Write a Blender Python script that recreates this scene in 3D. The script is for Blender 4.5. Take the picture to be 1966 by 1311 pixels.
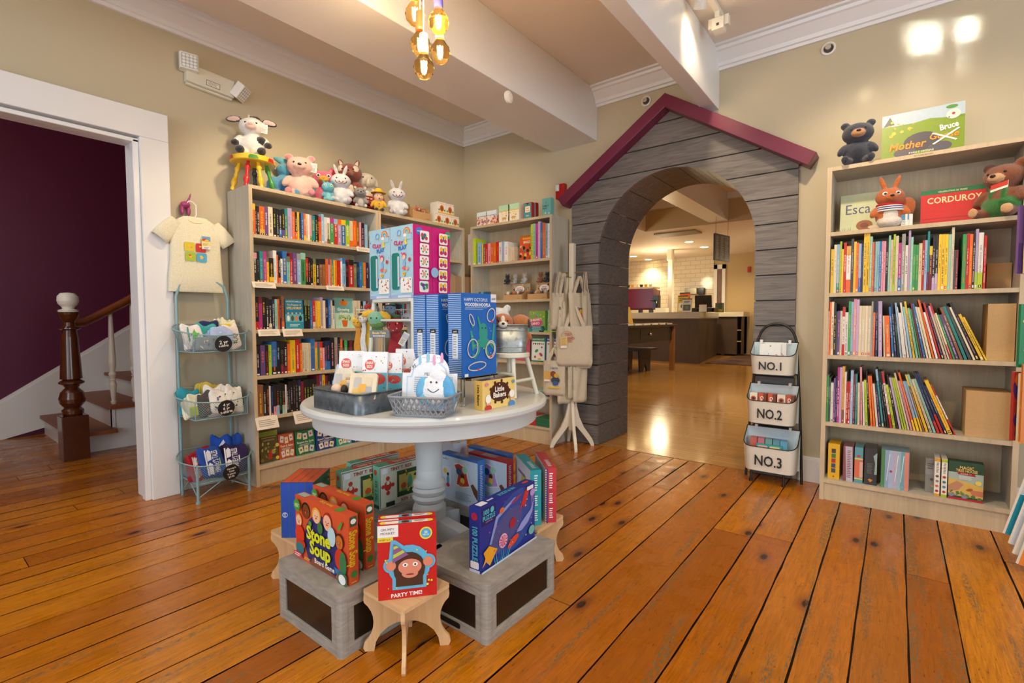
import bpy, bmesh, math, random
from math import *
from mathutils import Vector, Matrix
for o in list(bpy.data.objects): bpy.data.objects.remove(o)
S = bpy.context.scene
COL = S.collection
random.seed(7)

# ---------------------------------------------------------------- camera
F_PX, YAW, PITCH, ROLL, CAM_H = 942.337, 0.663830, 0.046633, -0.002968, 1.08
fw = Vector((-sin(YAW)*cos(PITCH), cos(YAW)*cos(PITCH), -sin(PITCH)))
_r = Vector((cos(YAW), sin(YAW), 0)); _u = _r.cross(fw)
rt = cos(ROLL)*_r + sin(ROLL)*_u
up = -sin(ROLL)*_r + cos(ROLL)*_u
cam = bpy.data.objects.new('camera', bpy.data.cameras.new('camera')); COL.objects.link(cam)
cam.matrix_world = Matrix(((rt.x, up.x, -fw.x, 0), (rt.y, up.y, -fw.y, 0), (rt.z, up.z, -fw.z, CAM_H), (0, 0, 0, 1)))
cam.data.sensor_width = 36; cam.data.lens = F_PX/1966*36; cam.data.clip_start = 0.05; cam.data.clip_end = 100
S.camera = cam
S.view_settings.view_transform = 'Standard'; S.view_settings.look = 'None'
S.view_settings.gamma = 1; S.view_settings.use_curve_mapping = False
S.view_settings.exposure = -0.05

# ---------------------------------------------------------------- daylight and room light
w = bpy.data.worlds.new('world'); S.world = w; w.use_nodes = True
bg = w.node_tree.nodes['Background']; bg.inputs[0].default_value = (0.80, 0.90, 1.0, 1); bg.inputs[1].default_value = 2.2

def area(name, loc, rot, sx, sy, power, col, spread=180):
    l = bpy.data.lights.new(name, 'AREA'); l.shape = 'RECTANGLE'; l.size = sx; l.size_y = sy
    l.energy = power; l.color = col; l.spread = radians(spread)
    o = bpy.data.objects.new(name, l); COL.objects.link(o); o.location = loc; o.rotation_euler = rot
    return o
# daylight entering by the shop windows behind and to the right of the camera
area('daylight_rear', (-1.6, -2.45, 1.65), (radians(90), 0, 0), 2.6, 2.0, 46, (0.82, 0.91, 1.0))
area('daylight_rear', (1.9, -2.45, 1.65), (radians(90), 0, 0), 2.2, 2.0, 22, (0.82, 0.91, 1.0))
area('daylight_side', (3.15, 0.9, 1.65), (radians(90), 0, radians(90)), 2.6, 2.0, 60, (0.84, 0.92, 1.0))
def point(name, loc, power, col, r=0.06):
    l = bpy.data.lights.new(name, 'POINT'); l.energy = power; l.color = col; l.shadow_soft_size = r
    o = bpy.data.objects.new(name, l); COL.objects.link(o); o.location = loc
    return o
def spot(name, loc, aim, power, col, ang=80, blend=0.7, r=0.05):
    l = bpy.data.lights.new(name, 'SPOT'); l.energy = power; l.color = col; l.spot_size = radians(ang); l.spot_blend = blend; l.shadow_soft_size = r
    o = bpy.data.objects.new(name, l); COL.objects.link(o); o.location = loc
    o.rotation_euler = (Vector(aim)-Vector(loc)).to_track_quat('-Z', 'Y').to_euler()
    return o
# narrow area lights added to mimic the bright reflection patches high on the back wall
for (px, py), sx, sy, pw in (((1772, 75), .10, .16, .30), ((1856, 55), .06, .09, .12), ((1850, 100), .045, .26, .03), ((1768, 165), .11, .22, .03)):
    d_ = fw+(px-983)/F_PX*rt-(py-655.5)/F_PX*up; q_ = Vector((0, 0, CAM_H))+d_*(3.73/d_.y); s_ = Vector((2.9, .9, 1.5))+(q_-Vector((.2, 3.73, 2.7)))*.9
    a_ = area('wall_patch_light', s_, (q_-s_).to_track_quat('-Z', 'Y').to_euler(), sx, sy, pw, (.82, .95, 1.0), 1)
WARM = (1.0, 0.78, 0.50)
for loc, aim, pw in [((-0.25, 2.45, 2.9), (0.1, 3.5, 1.0), 85), ((-1.0, 3.0, 2.85), (-1.6, 3.7, 1.6), 30),
                     ((-2.45, 2.6, 2.85), (-3.3, 3.4, 1.6), 55), ((-2.5, 1.6, 2.85), (-3.3, 2.0, 1.2), 70),
                     ((-0.6, 0.3, 2.85), (-1.6, 1.3, 0.7), 70), ((0.6, 0.9, 2.85), (0.5, 2.2, 0), 55),
                     ((-2.4, -0.4, 2.85), (-2.5, 0.4, 0), 85)]:
    spot('track_spot', loc, aim, pw, WARM, 95)

# ---------------------------------------------------------------- helpers
def lin(c):
    if isinstance(c, str):
        c = tuple(int(c[i:i+2], 16)/255 for i in (0, 2, 4))
    return tuple((x/12.92 if x <= 0.04045 else ((x+0.055)/1.055)**2.4) for x in c[:3])
def ray(px, py): return fw + (px-983)/F_PX*rt - (py-655.5)/F_PX*up
def at(px, py, X=None, Y=None, Z=None, D=None):
    d = ray(px, py)
    t = X/d.x if X is not None else Y/d.y if Y is not None else (Z-CAM_H)/d.z if Z is not None else D
    return Vector((0, 0, CAM_H)) + d*t
MATS = {}
def nmat(name, rough=0.5, metal=0.0, spec=0.5, coat=0.0, coatr=0.1):
    m = bpy.data.materials.new(name); m.use_nodes = True; nt = m.node_tree
    b = nt.nodes['Principled BSDF']
    b.inputs['Roughness'].default_value = rough; b.inputs['Metallic'].default_value = metal
    b.inputs['Specular IOR Level'].default_value = spec
    b.inputs['Coat Weight'].default_value = coat; b.inputs['Coat Roughness'].default_value = coatr
    MATS[name] = m
    return m, nt, b
def N(nt, t, **k):
    n = nt.nodes.new(t)
    for a, v in k.items():
        if a in n.inputs: n.inputs[a].default_value = v
        else: setattr(n, a, v)
    return n
def noisebump(nt, b, scale, strength, dist=0.002, vec=None, detail=3):
    tx = N(nt, 'ShaderNodeTexNoise', Scale=scale, Detail=detail); bp = N(nt, 'ShaderNodeBump', Strength=strength, Distance=dist)
    if vec: nt.links.new(vec, tx.inputs['Vector'])
    else:
        tc = N(nt, 'ShaderNodeTexCoord'); nt.links.new(tc.outputs['Object'], tx.inputs['Vector'])
    nt.links.new(tx.outputs[0], bp.inputs['Height']); nt.links.new(bp.outputs[0], b.inputs['Normal'])
    return tx
def attrcol(nt, b, var=0.0, vscale=20.0, stretch=(1, 1, 1)):
    a = N(nt, 'ShaderNodeAttribute', attribute_name='Col')
    if var:
        tc = N(nt, 'ShaderNodeTexCoord'); mp = N(nt, 'ShaderNodeMapping'); mp.inputs['Scale'].default_value = stretch
        tx = N(nt, 'ShaderNodeTexNoise', Scale=vscale, Detail=4)
        nt.links.new(tc.outputs['Object'], mp.inputs[0]); nt.links.new(mp.outputs[0], tx.inputs['Vector'])
        mr = N(nt, 'ShaderNodeMapRange'); mr.inputs[1].default_value = 0.3; mr.inputs[2].default_value = 0.7
        mr.inputs[3].default_value = 1-var; mr.inputs[4].default_value = 1+var*0.6
        nt.links.new(tx.outputs[0], mr.inputs[0])
        vm = N(nt, 'ShaderNodeVectorMath', operation='SCALE')
        nt.links.new(a.outputs['Color'], vm.inputs[0]); nt.links.new(mr.outputs[0], vm.inputs['Scale'])
        nt.links.new(vm.outputs[0], b.inputs['Base Color'])
    else:
        nt.links.new(a.outputs['Color'], b.inputs['Base Color'])
for nm, rough, var, vs, coat in [('print', .42, .04, 60, 0), ('gloss', .16, .02, 40, 0), ('paper', .8, .05, 90, 0), ('fabric', .95, .10, 140, 0),
                                 ('paint', .35, .03, 6, 0.15), ('plain', .6, .04, 12, 0), ('varnish', .22, .18, 14, 0.4)]:
    m, nt, b = nmat(nm, rough, coat=coat); attrcol(nt, b, var, vs)
    if nm == 'fabric': noisebump(nt, b, 260, .5, .002)
    if nm == 'paint': noisebump(nt, b, 30, .05, .002)
m, nt, b = nmat('plush', .95); attrcol(nt, b, .12, 60); noisebump(nt, b, 330, 1.0, .006, detail=5); b.inputs['Sheen Weight'].default_value = .4
m, nt, b = nmat('metal', .32, metal=.9); attrcol(nt, b, .05, 20)
m, nt, b = nmat('galvanised', .42, metal=.75)
a = N(nt, 'ShaderNodeAttribute', attribute_name='Col'); tc = N(nt, 'ShaderNodeTexCoord')
vo = N(nt, 'ShaderNodeTexVoronoi', Scale=55.0); cr = N(nt, 'ShaderNodeMapRange'); cr.inputs[3].default_value = .65; cr.inputs[4].default_value = 1.15
vm = N(nt, 'ShaderNodeVectorMath', operation='SCALE')
nt.links.new(tc.outputs['Object'], vo.inputs['Vector']); nt.links.new(vo.outputs['Color'], cr.inputs[0])
nt.links.new(a.outputs['Color'], vm.inputs[0]); nt.links.new(cr.outputs[0], vm.inputs['Scale']); nt.links.new(vm.outputs[0], b.inputs['Base Color'])
m, nt, b = nmat('glow', .5); a = N(nt, 'ShaderNodeAttribute', attribute_name='Col')
nt.links.new(a.outputs['Color'], b.inputs['Emission Color']); nt.links.new(a.outputs['Color'], b.inputs['Base Color']); b.inputs['Emission Strength'].default_value = 30
m, nt, b = nmat('clear', .05); b.inputs['Transmission Weight'].default_value = 1; b.inputs['IOR'].default_value = 1.3; b.inputs['Base Color'].default_value = (.93, .97, .98, 1)
m, nt, b = nmat('amber_glass', .03); b.inputs['Transmission Weight'].default_value = 1; b.inputs['IOR'].default_value = 1.12
b.inputs['Base Color'].default_value = (1, .66, .22, 1)
# wood grain: attribute colour modulated along the stretch direction
def woodmat(name, stretch, amt, rough=.5, scale=6.0, coat=0.0, knots=False):
    m, nt, b = nmat(name, rough, coat=coat)
    a = N(nt, 'ShaderNodeAttribute', attribute_name='Col'); tc = N(nt, 'ShaderNodeTexCoord')
    pr = N(nt, 'ShaderNodeAttribute', attribute_name='pr'); cx = N(nt, 'ShaderNodeCombineXYZ')
    mp = N(nt, 'ShaderNodeMapping'); mp.inputs['Scale'].default_value = stretch
    ml = N(nt, 'ShaderNodeMath', operation='MULTIPLY'); ml.inputs[1].default_value = 37.0
    nt.links.new(pr.outputs['Fac'], ml.inputs[0])
    for i in range(3): nt.links.new(ml.outputs[0], cx.inputs[i])
    ad = N(nt, 'ShaderNodeVectorMath', operation='ADD')
    nt.links.new(tc.outputs['Object'], mp.inputs[0]); nt.links.new(mp.outputs[0], ad.inputs[0]); nt.links.new(cx.outputs[0], ad.inputs[1])
    tx = N(nt, 'ShaderNodeTexNoise', Scale=scale, Detail=6, Distortion=1.2); nt.links.new(ad.outputs[0], tx.inputs['Vector'])
    mr = N(nt, 'ShaderNodeMapRange'); mr.inputs[1].default_value = .3; mr.inputs[2].default_value = .7
    mr.inputs[3].default_value = 1-amt; mr.inputs[4].default_value = 1+amt*.5
    nt.links.new(tx.outputs[0], mr.inputs[0])
    vm = N(nt, 'ShaderNodeVectorMath', operation='SCALE')
    nt.links.new(a.outputs['Color'], vm.inputs[0]); nt.links.new(mr.outputs[0], vm.inputs['Scale']); nt.links.new(vm.outputs[0], b.inputs['Base Color'])
    bp = N(nt, 'ShaderNodeBump', Strength=.15, Distance=.002); nt.links.new(tx.outputs[0], bp.inputs['Height']); nt.links.new(bp.outputs[0], b.inputs['Normal'])
    return m, nt, b
woodmat('oak_v', (9, 9, .7), .12, .5, 4)
woodmat('wood_x', (1, 12, 12), .12, .45, 5)
woodmat('wood_y', (12, 1, 12), .3, .45, 5)
woodmat('wood_z', (12, 12, 1), .12, .4, 5, .2)
woodmat('clad', (1.3, 8, 20), .42, .45, 3)
woodmat('grey_wood', (3, 3, 14), .22, .7, 5)

def euler(rx=0, ry=0, rz=0): return Matrix.Rotation(rz, 4, 'Z') @ Matrix.Rotation(ry, 4, 'Y') @ Matrix.Rotation(rx, 4, 'X')
class MB:
    def __init__(s): s.v = []; s.f = []; s.c = []; s.m = []; s.s = []; s.M = Matrix(); s.pr = []
    def add(s, vs, fs, c, m='plain', smooth=False, pr=None):
        n = len(s.v); s.v += [s.M @ Vector(p) for p in vs]; c = lin(c)
        for f in fs:
            s.f.append([n+i for i in f]); s.c.append(c); s.m.append(m); s.s.append(smooth); s.pr.append(pr if pr is not None else 0.0)
        return s
    def box(s, x0, x1, y0, y1, z0, z1, c, m='plain', pr=None, cols=None):
        vs = [(x, y, z) for x in (x0, x1) for y in (y0, y1) for z in (z0, z1)]
        fs = [(0, 1, 3, 2), (4, 6, 7, 5), (0, 4, 5, 1), (2, 3, 7, 6), (0, 2, 6, 4), (1, 5, 7, 3)]  # -x +x -y +y -z +z
        if cols:
            for f, cc in zip(fs, cols): s.add([vs[i] for i in f], [(0, 1, 2, 3)], cc, m, pr=pr)
        else: s.add(vs, fs, c, m, pr=pr)
        return s
    def rbox(s, x0, x1, y0, y1, z0, z1, c, m='plain', r=.01, n=3, axis='z'):
        # box with rounded vertical edges (about axis z)
        pts = []
        for cx, cy, a0 in ((x1-r, y1-r, 0), (x0+r, y1-r, 90), (x0+r, y0+r, 180), (x1-r, y0+r, 270)):
            for k in range(n+1):
                a = radians(a0+90*k/n); pts.append((cx+r*cos(a), cy+r*sin(a)))
        s.prism(pts, z0, z1, c, m); return s
    def prism(s, pts, z0, z1, c, m='plain', smooth=False):
        k = len(pts); vs = [(x, y, z0) for x, y in pts]+[(x, y, z1) for x, y in pts]
        s.add(vs, [tuple(range(k-1, -1, -1)), tuple(range(k, 2*k))], c, m)
        s.add(vs, [(i, (i+1) % k, k+(i+1) % k, k+i) for i in range(k)], c, m, smooth); return s
    def lathe(s, prof, c, m='plain', n=24, smooth=True, cap=True, cen=(0, 0, 0), cols=None):
        vs = []; L = len(prof)
        for r, z in prof:
            for k in range(n):
                a = 2*pi*k/n; vs.append((cen[0]+r*cos(a), cen[1]+r*sin(a), cen[2]+z))
        for i in range(L-1):
            s.add([vs[j] for j in range(i*n, (i+2)*n)], [(k, (k+1) % n, n+(k+1) % n, n+k) for k in range(n)], cols[i] if cols else c, m, smooth)
        if cap:
            if prof[0][0] > 1e-4: s.add(vs[:n], [tuple(range(n-1, -1, -1))], cols[0] if cols else c, m)
            if prof[-1][0] > 1e-4: s.add(vs[-n:], [tuple(range(n))], cols[-1] if cols else c, m)
        return s
    def tube(s, pts, r, c, m='plain', n=8, closed=False):
        pts = [Vector(p) for p in pts]; L = len(pts); vs = []; prev = None
        for i, p in enumerate(pts):
            if closed: d = pts[(i+1) % L]-pts[i-1]
            else: d = pts[min(i+1, L-1)]-pts[max(i-1, 0)]
            d.normalize()
            if prev is None:
                ref = Vector((0, 0, 1)) if abs(d.z) < .9 else Vector((1, 0, 0)); a = d.cross(ref).normalized()
            else: a = (prev-d*prev.dot(d)).normalized()
            prev = a; b = d.cross(a); rr = r[i] if isinstance(r, (list, tuple)) else r
            for k in range(n):
                t = 2*pi*k/n; vs.append(p+(a*cos(t)+b*sin(t))*rr)
        fs = []
        for i in range(L if closed else L-1):
            j = (i+1) % L
            fs += [(i*n+k, i*n+(k+1) % n, j*n+(k+1) % n, j*n+k) for k in range(n)]
        s.add(vs, fs, c, m, True)
        if not closed: s.add(vs, [tuple(range(n-1, -1, -1)), tuple(range((L-1)*n, L*n))], c, m)
        return s
    def ell(s, cen, rad, c, m='plain', R=None, n=16, k=10):
        vs = []; R = R or Matrix()
        for i in range(k+1):
            t = pi*i/k
            for j in range(n):
                a = 2*pi*j/n; q = R @ Vector((rad[0]*sin(t)*cos(a), rad[1]*sin(t)*sin(a), rad[2]*cos(t))); vs.append((q.x+cen[0], q.y+cen[1], q.z+cen[2]))
        s.add(vs, [(i*n+j, (i+1)*n+j, (i+1)*n+(j+1) % n, i*n+(j+1) % n) for i in range(k) for j in range(n)], c, m, True); return s
    def build(s, name, parent=None, bevel=0, **tags):
        me = bpy.data.meshes.new(name); me.from_pydata([tuple(p) for p in s.v], [], s.f)
        at_ = me.attributes.new('Col', 'FLOAT_COLOR', 'FACE')
        at_.data.foreach_set('color', [x for c in s.c for x in (*c, 1.0)])
        if any(s.pr):
            p_ = me.attributes.new('pr', 'FLOAT', 'FACE'); p_.data.foreach_set('value', s.pr)
        names = []
        for m in s.m:
            if m not in names: names.append(m)
        for m in names: me.materials.append(MATS[m])
        me.polygons.foreach_set('material_index', [names.index(m) for m in s.m])
        me.polygons.foreach_set('use_smooth', s.s)
        me.update()
        o = bpy.data.objects.new(name, me); COL.objects.link(o)
        if parent: o.parent = parent
        if bevel:
            b = o.modifiers.new('bevel', 'BEVEL'); b.width = bevel; b.segments = 2; b.limit_method = 'ANGLE'; b.angle_limit = radians(40)
        for k_, v_ in tags.items(): o[k_] = v_
        return o
def struct(name, mb, bevel=0): return mb.build(name, bevel=bevel, kind='structure')
def thing(name, label, cat, loc=(0, 0, 0), rz=0, group=None):
    o = bpy.data.objects.new(name, None); o.empty_display_size = .05; COL.objects.link(o); o.location = loc; o.rotation_euler = (0, 0, rz)
    o['label'] = label; o['category'] = cat
    if group: o['group'] = group
    return o
def tagged(o, label, cat, group=None):
    o['label'] = label; o['category'] = cat
    if group: o['group'] = group
    return o
# lettering: outlines of the built-in font, cached as flat triangles
_TC = {}
def text_geo(s, bold=0.0, shear=0.0, sp=1.0, align='CENTER'):
    key = (s, bold, shear, sp, align)
    if key not in _TC:
        cu = bpy.data.curves.new('t', 'FONT'); cu.body = s; cu.size = 1; cu.align_x = align; cu.offset = bold; cu.shear = shear; cu.space_character = sp
        cu.resolution_u = 2; cu.fill_mode = 'BOTH'
        o = bpy.data.objects.new('t', cu); COL.objects.link(o); bpy.context.view_layer.update()
        me = o.evaluated_get(bpy.context.evaluated_depsgraph_get()).to_mesh()
        _TC[key] = ([(v.co.x, v.co.y) for v in me.vertices], [tuple(p.vertices) for p in me.polygons])
        o.to_mesh_clear(); bpy.data.objects.remove(o); bpy.data.curves.remove(cu)
    return _TC[key]
class Face:
    """a printed face: origin o (lower left), unit vectors u (right) and v (up), size w by h; coordinates 0..1"""
    def __init__(s, mb, o, u, v, w, h, m='print', lift=.0004):
        s.mb = mb; s.o = Vector(o); s.u = Vector(u).normalized(); s.v = Vector(v).normalized(); s.w = w; s.h = h; s.n = s.u.cross(s.v); s.k = 0; s.m = m; s.l = lift
    def P(s, x, y): return s.o+s.u*(x*s.w)+s.v*(y*s.h)+s.n*(s.l*(s.k+1))
    def poly(s, pts, c, m=None): s.mb.add([s.P(x, y) for x, y in pts], [tuple(range(len(pts)))], c, m or s.m); s.k += .5; return s
    def rect(s, x0, y0, x1, y1, c, m=None): return s.poly([(x0, y0), (x1, y0), (x1, y1), (x0, y1)], c, m)
    def rrect(s, x0, y0, x1, y1, c, r=.02):
        a = s.w/s.h; pts = []
        for cx, cy, a0 in ((x1-r, y1-r*a, 0), (x0+r, y1-r*a, 90), (x0+r, y0+r*a, 180), (x1-r, y0+r*a, 270)):
            pts += [(cx+r*cos(radians(a0+30*k)), cy+r*a*sin(radians(a0+30*k))) for k in range(4)]
        return s.poly(pts, c)
    def disc(s, x, y, r, c, ry=None, rot=0, n=18):
        """r as a fraction of width"""
        ry = r if ry is None else ry; a = s.w/s.h; ca, sa = cos(radians(rot)), sin(radians(rot)); pts = []
        for k in range(n):
            t = 2*pi*k/n; X, Y = r*cos(t), ry*sin(t); pts.append((x+X*ca-Y*sa, y+(X*sa+Y*ca)*a))
        return s.poly(pts, c)
    def ring(s, x, y, r, th, c, ry=None, rot=0, n=24):
        ry = r if ry is None else ry; a = s.w/s.h; ca, sa = cos(radians(rot)), sin(radians(rot)); vs = []
        for q in (0, 1):
            for k in range(n):
                t = 2*pi*k/n; X, Y = (r-q*th)*cos(t), (ry-q*th)*sin(t); vs.append(s.P(x+X*ca-Y*sa, y+(X*sa+Y*ca)*a))
        s.mb.add(vs, [(k, (k+1) % n, n+(k+1) % n, n+k) for k in range(n)], c, s.m); s.k += .5; return s
    def text(s, t, x, y, size, c, bold=.0, rot=0, shear=0, sp=1.0, align='CENTER', sx=1.0, fit=None):
        """size = letter height as a fraction of the face height; fit = maximum width as a fraction of the face width"""
        vs, fs = text_geo(t, bold, shear, sp, align)
        if not vs: return s
        k = size*s.h/.72
        if fit:
            wd = (max(p[0] for p in vs)-min(p[0] for p in vs))*k; L = (s.w if rot % 180 == 0 else s.h)*fit
            if wd > L: sx = L/wd
        ca, sa = cos(radians(rot)), sin(radians(rot)); off = .36
        out = []
        for X, Y in vs:
            X *= k*sx; Y = (Y-off)*k; out.append(s.o+s.u*(x*s.w+X*ca-Y*sa)+s.v*(y*s.h+X*sa+Y*ca)+s.n*(s.l*(s.k+1)))
        s.mb.add(out, fs, c, s.m); s.k += .5; return s
    def lines(s, x0, y0, x1, y1, n, c, jitter=.3, seed=1):
        """illegible small print as thin broken bars"""
        rr = random.Random(seed)
        for i in range(n):
            y = y1-(y1-y0)*(i+.5)/n; e = x1-(x1-x0)*jitter*rr.random(); hh = (y1-y0)/n*.22
            s.rect(x0+(x1-x0)*.04*rr.random(), y-hh, e, y+hh, c); s.k -= .5
        s.k += .5; return s
# ---------------------------------------------------------------- room shell
XL, YB, ZC, ZCR = -3.54, 3.73, 2.97, 2.83
XR, YF = 3.3, -2.6
def wallmat(name, c, rough=.45, coat=0.0):
    m, nt, b = nmat(name, rough, coat=coat, coatr=.12); b.inputs['Base Color'].default_value = (*lin(c), 1)
    noisebump(nt, b, 55, .06, .003)
wallmat('wall_beige', 'c0b498', .5, .04); wallmat('ceiling_white', 'e9dfd2', .7); wallmat('trim_white', 'e6e6e6', .35, .1)
wallmat('wall_maroon', '5c0d3a', .55, .0); wallmat('wall_tan', 'c4ac80', .6)
def S1(mb, m, *b): 
    mb.box(*b, 'ffffff', m); return mb
# left wall with the wide cased opening to the stair hall
DY0, DY1, DZ = -1.1, 0.95, 2.14
mb = MB(); S1(mb, 'wall_beige', XL-.14, XL, DY1, YB+.5, 0, ZC); S1(mb, 'wall_beige', XL-.14, XL, YF, DY0, 0, ZC); S1(mb, 'wall_beige', XL-.14, XL, DY0, DY1, DZ, ZC); struct('wall_left', mb)
# back wall with the opening behind the playhouse arch
AX0, AX1 = -1.98, -0.79
mb = MB(); S1(mb, 'wall_beige', XL, AX0-.06, YB, YB+.5, 0, ZC); S1(mb, 'wall_beige', AX1+.06, XR, YB, YB+.5, 0, ZC); S1(mb, 'wall_beige', AX0-.06, AX1+.06, YB, YB+.5, 2.24, ZC); struct('wall_back', mb)
# rear and right walls with shop windows
def holewall(name, along, pos, a0, a1, holes, th=.2):
    mb = MB(); cur = a0
    def seg(s, e, z0, z1):
        if along == 'x': S1(mb, 'wall_beige', s, e, pos-th, pos, z0, z1)
        else: S1(mb, 'wall_beige', pos, pos+th, s, e, z0, z1)
    for h0, h1, z0, z1 in holes:
        seg(cur, h0, 0, ZC); seg(h0, h1, 0, z0); seg(h0, h1, z1, ZC); cur = h1
    seg(cur, a1, 0, ZC); struct(name, mb)
    for i, (h0, h1, z0, z1) in enumerate(holes):
        fm = MB(); d0, d1 = (pos-th*.7, pos-th*.3) if along == 'x' else (pos+th*.3, pos+th*.7)
        bars = [(h0, h0+.06, z0, z1), (h1-.06, h1, z0, z1), (h0, h1, z0, z0+.07), (h0, h1, z1-.07, z1), ((h0+h1)/2-.025, (h0+h1)/2+.025, z0, z1), (h0, h1, (z0+z1)/2-.02, (z0+z1)/2+.02)]
        for s_, e_, b0, b1 in bars:
            if along == 'x': S1(fm, 'trim_white', s_, e_, d0, d1, b0, b1)
            else: S1(fm, 'trim_white', d0, d1, s_, e_, b0, b1)
        struct('window_%d' % (len([o for o in bpy.data.objects if o.name.startswith('window_')])+1), fm)
holewall('wall_front', 'x', YF, XL-4.2, XR+.2, [(-2.9, -.3, .6, 2.65), (.8, 3.0, .6, 2.65)])
holewall('wall_right', 'y', XR, YF, YB+.5, [(-.4, 2.2, .6, 2.65)])
# ceiling
mb = MB(); S1(mb, 'ceiling_white', XL-.14, XR+.2, YF-.2, YB+.5, ZC, ZC+.1); struct('ceiling', mb)
mb = MB(); S1(mb, 'trim_white', -2.45, -2.007, YF, YB, 2.56, ZC); struct('trim_1', mb, .004)
mb = MB(); S1(mb, 'trim_white', -1.135, -1.035, YF, YB, 2.565, ZC); struct('trim_2', mb, .004)
# crown moulding swept along a wall
CP = [(0, 0), (.018, 0), (.022, .018), (.034, .022), (.040, .045), (.085, .098), (.098, .104), (.104, .122), (.125, .126), (.125, .14), (0, .14)]
def crown(name, a, b, nrm, inset=0):
    a = Vector(a); b = Vector(b); n = Vector(nrm); mb = MB(); vs = []
    for p, sg in ((a, 1), (b, -1)):
        d = (b-a).normalized()
        for o_, z in CP: vs.append(p+n*o_+d*(sg*o_*inset)+Vector((0, 0, z)))
    k = len(CP)
    mb.add(vs, [(i, (i+1) % k, k+(i+1) % k, k+i) for i in range(k)]+[tuple(range(k)), tuple(range(2*k-1, k-1, -1))], 'ffffff', 'trim_white'); struct(name, mb)
crown('trim_3', (XL, YF, ZCR), (XL, YB, ZCR), (1, 0, 0)); crown('trim_4', (XL, YB, ZCR), (-2.45, YB, ZCR), (0, -1, 0))
crown('trim_5', (-2.007, YB, ZCR), (-1.135, YB, ZCR), (0, -1, 0)); crown('trim_6', (-1.035, YB, ZCR), (XR, YB, ZCR), (0, -1, 0))
# baseboards
def baseb(name, x0, x1, y0, y1):
    mb = MB(); S1(mb, 'trim_white', x0, x1, y0, y1, 0, .15)
    if x1-x0 > y1-y0: S1(mb, 'trim_white', x0, x1, y0+.006, y1, .15, .165)
    else: S1(mb, 'trim_white', x0, x1-.006, y0, y1, .15, .165)
    struct(name, mb, .002)
baseb('baseboard_back', AX1+.3, XR, YB-.02, YB); baseb('baseboard_left', XL, XL+.02, 1.1, YB)
# casing of the opening in the left wall
mb = MB(); CX = -3.47
S1(mb, 'trim_white', XL-.0, CX, DY1, DY1+.145, 0, DZ); S1(mb, 'trim_white', XL, CX, DY0-.145, DY0, 0, DZ)
mb.add([(x, y, z) for x in (XL, CX) for y, z in ((DY0-.145, DZ), (DY1+.145, DZ), (DY1+.145, DZ+.16), (DY0-.145, DZ+.16))], [(0, 1, 2, 3), (7, 6, 5, 4), (0, 4, 5, 1), (1, 5, 6, 2), (2, 6, 7, 3), (3, 7, 4, 0)], 'ffffff', 'trim_white')
S1(mb, 'trim_white', XL-.14, XL, DY1-.018, DY1, 0, DZ); S1(mb, 'trim_white', XL-.14, XL, DY0, DY0+.018, 0, DZ); S1(mb, 'trim_white', XL-.14, XL, DY0, DY1, DZ-.018, DZ)
S1(mb, 'trim_white', XL-.012, CX-.02, DY1-.03, DY1, 0, DZ-.018); S1(mb, 'trim_white', XL-.012, CX-.02, DY0, DY1, DZ-.035, DZ-.012)
struct('door_1', mb, .004)

# ---------------------------------------------------------------- plank floor
m, nt, b = nmat('old_pine', .2, coat=.12, coatr=.10)
tc = N(nt, 'ShaderNodeTexCoord'); pr = N(nt, 'ShaderNodeAttribute', attribute_name='pr')
mul = N(nt, 'ShaderNodeMath', operation='MULTIPLY'); mul.inputs[1].default_value = 53
cx = N(nt, 'ShaderNodeCombineXYZ'); ad = N(nt, 'ShaderNodeVectorMath', operation='ADD')
nt.links.new(pr.outputs['Fac'], mul.inputs[0]); [nt.links.new(mul.outputs[0], cx.inputs[i]) for i in (0, 1)]
nt.links.new(tc.outputs['Object'], ad.inputs[0]); nt.links.new(cx.outputs[0], ad.inputs[1])
def nz(scale_vec, sc, det=5, dist=.5, src=ad):
    mp = N(nt, 'ShaderNodeMapping'); mp.inputs['Scale'].default_value = scale_vec; nt.links.new(src.outputs[0] if src is ad else src, mp.inputs[0])
    t = N(nt, 'ShaderNodeTexNoise', Scale=sc, Detail=det, Distortion=dist); nt.links.new(mp.outputs[0], t.inputs['Vector']); return t.outputs[0]
def ramp(fac, stops):
    r = N(nt, 'ShaderNodeValToRGB'); e = r.color_ramp.elements
    e[0].position, e[0].color = stops[0][0], (*lin(stops[0][1]), 1); e[1].position, e[1].color = stops[-1][0], (*lin(stops[-1][1]), 1)
    for p_, c_ in stops[1:-1]:
        x = e.new(p_); x.color = (*lin(c_), 1)
    nt.links.new(fac, r.inputs[0]); return r.outputs[0]
def mix(f, a_, b_, bt='MIX'):
    mx = N(nt, 'ShaderNodeMix', data_type='RGBA', blend_type=bt)
    if isinstance(f, float): mx.inputs[0].default_value = f
    else: nt.links.new(f, mx.inputs[0])
    for i, v in ((6, a_), (7, b_)):
        if isinstance(v, str): mx.inputs[i].default_value = (*lin(v), 1)
        else: nt.links.new(v, mx.inputs[i])
    return mx.outputs[2]
def rng(f, a0, a1, b0=0.0, b1=1.0):
    r = N(nt, 'ShaderNodeMapRange'); r.inputs[1].default_value = a0; r.inputs[2].default_value = a1; r.inputs[3].default_value = b0; r.inputs[4].default_value = b1
    nt.links.new(f, r.inputs[0]); return r.outputs[0]
base = ramp(pr.outputs['Fac'], [(0, 'ae6208'), (.35, 'be7008'), (.7, 'cc800a'), (1, 'a05606')])
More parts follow.
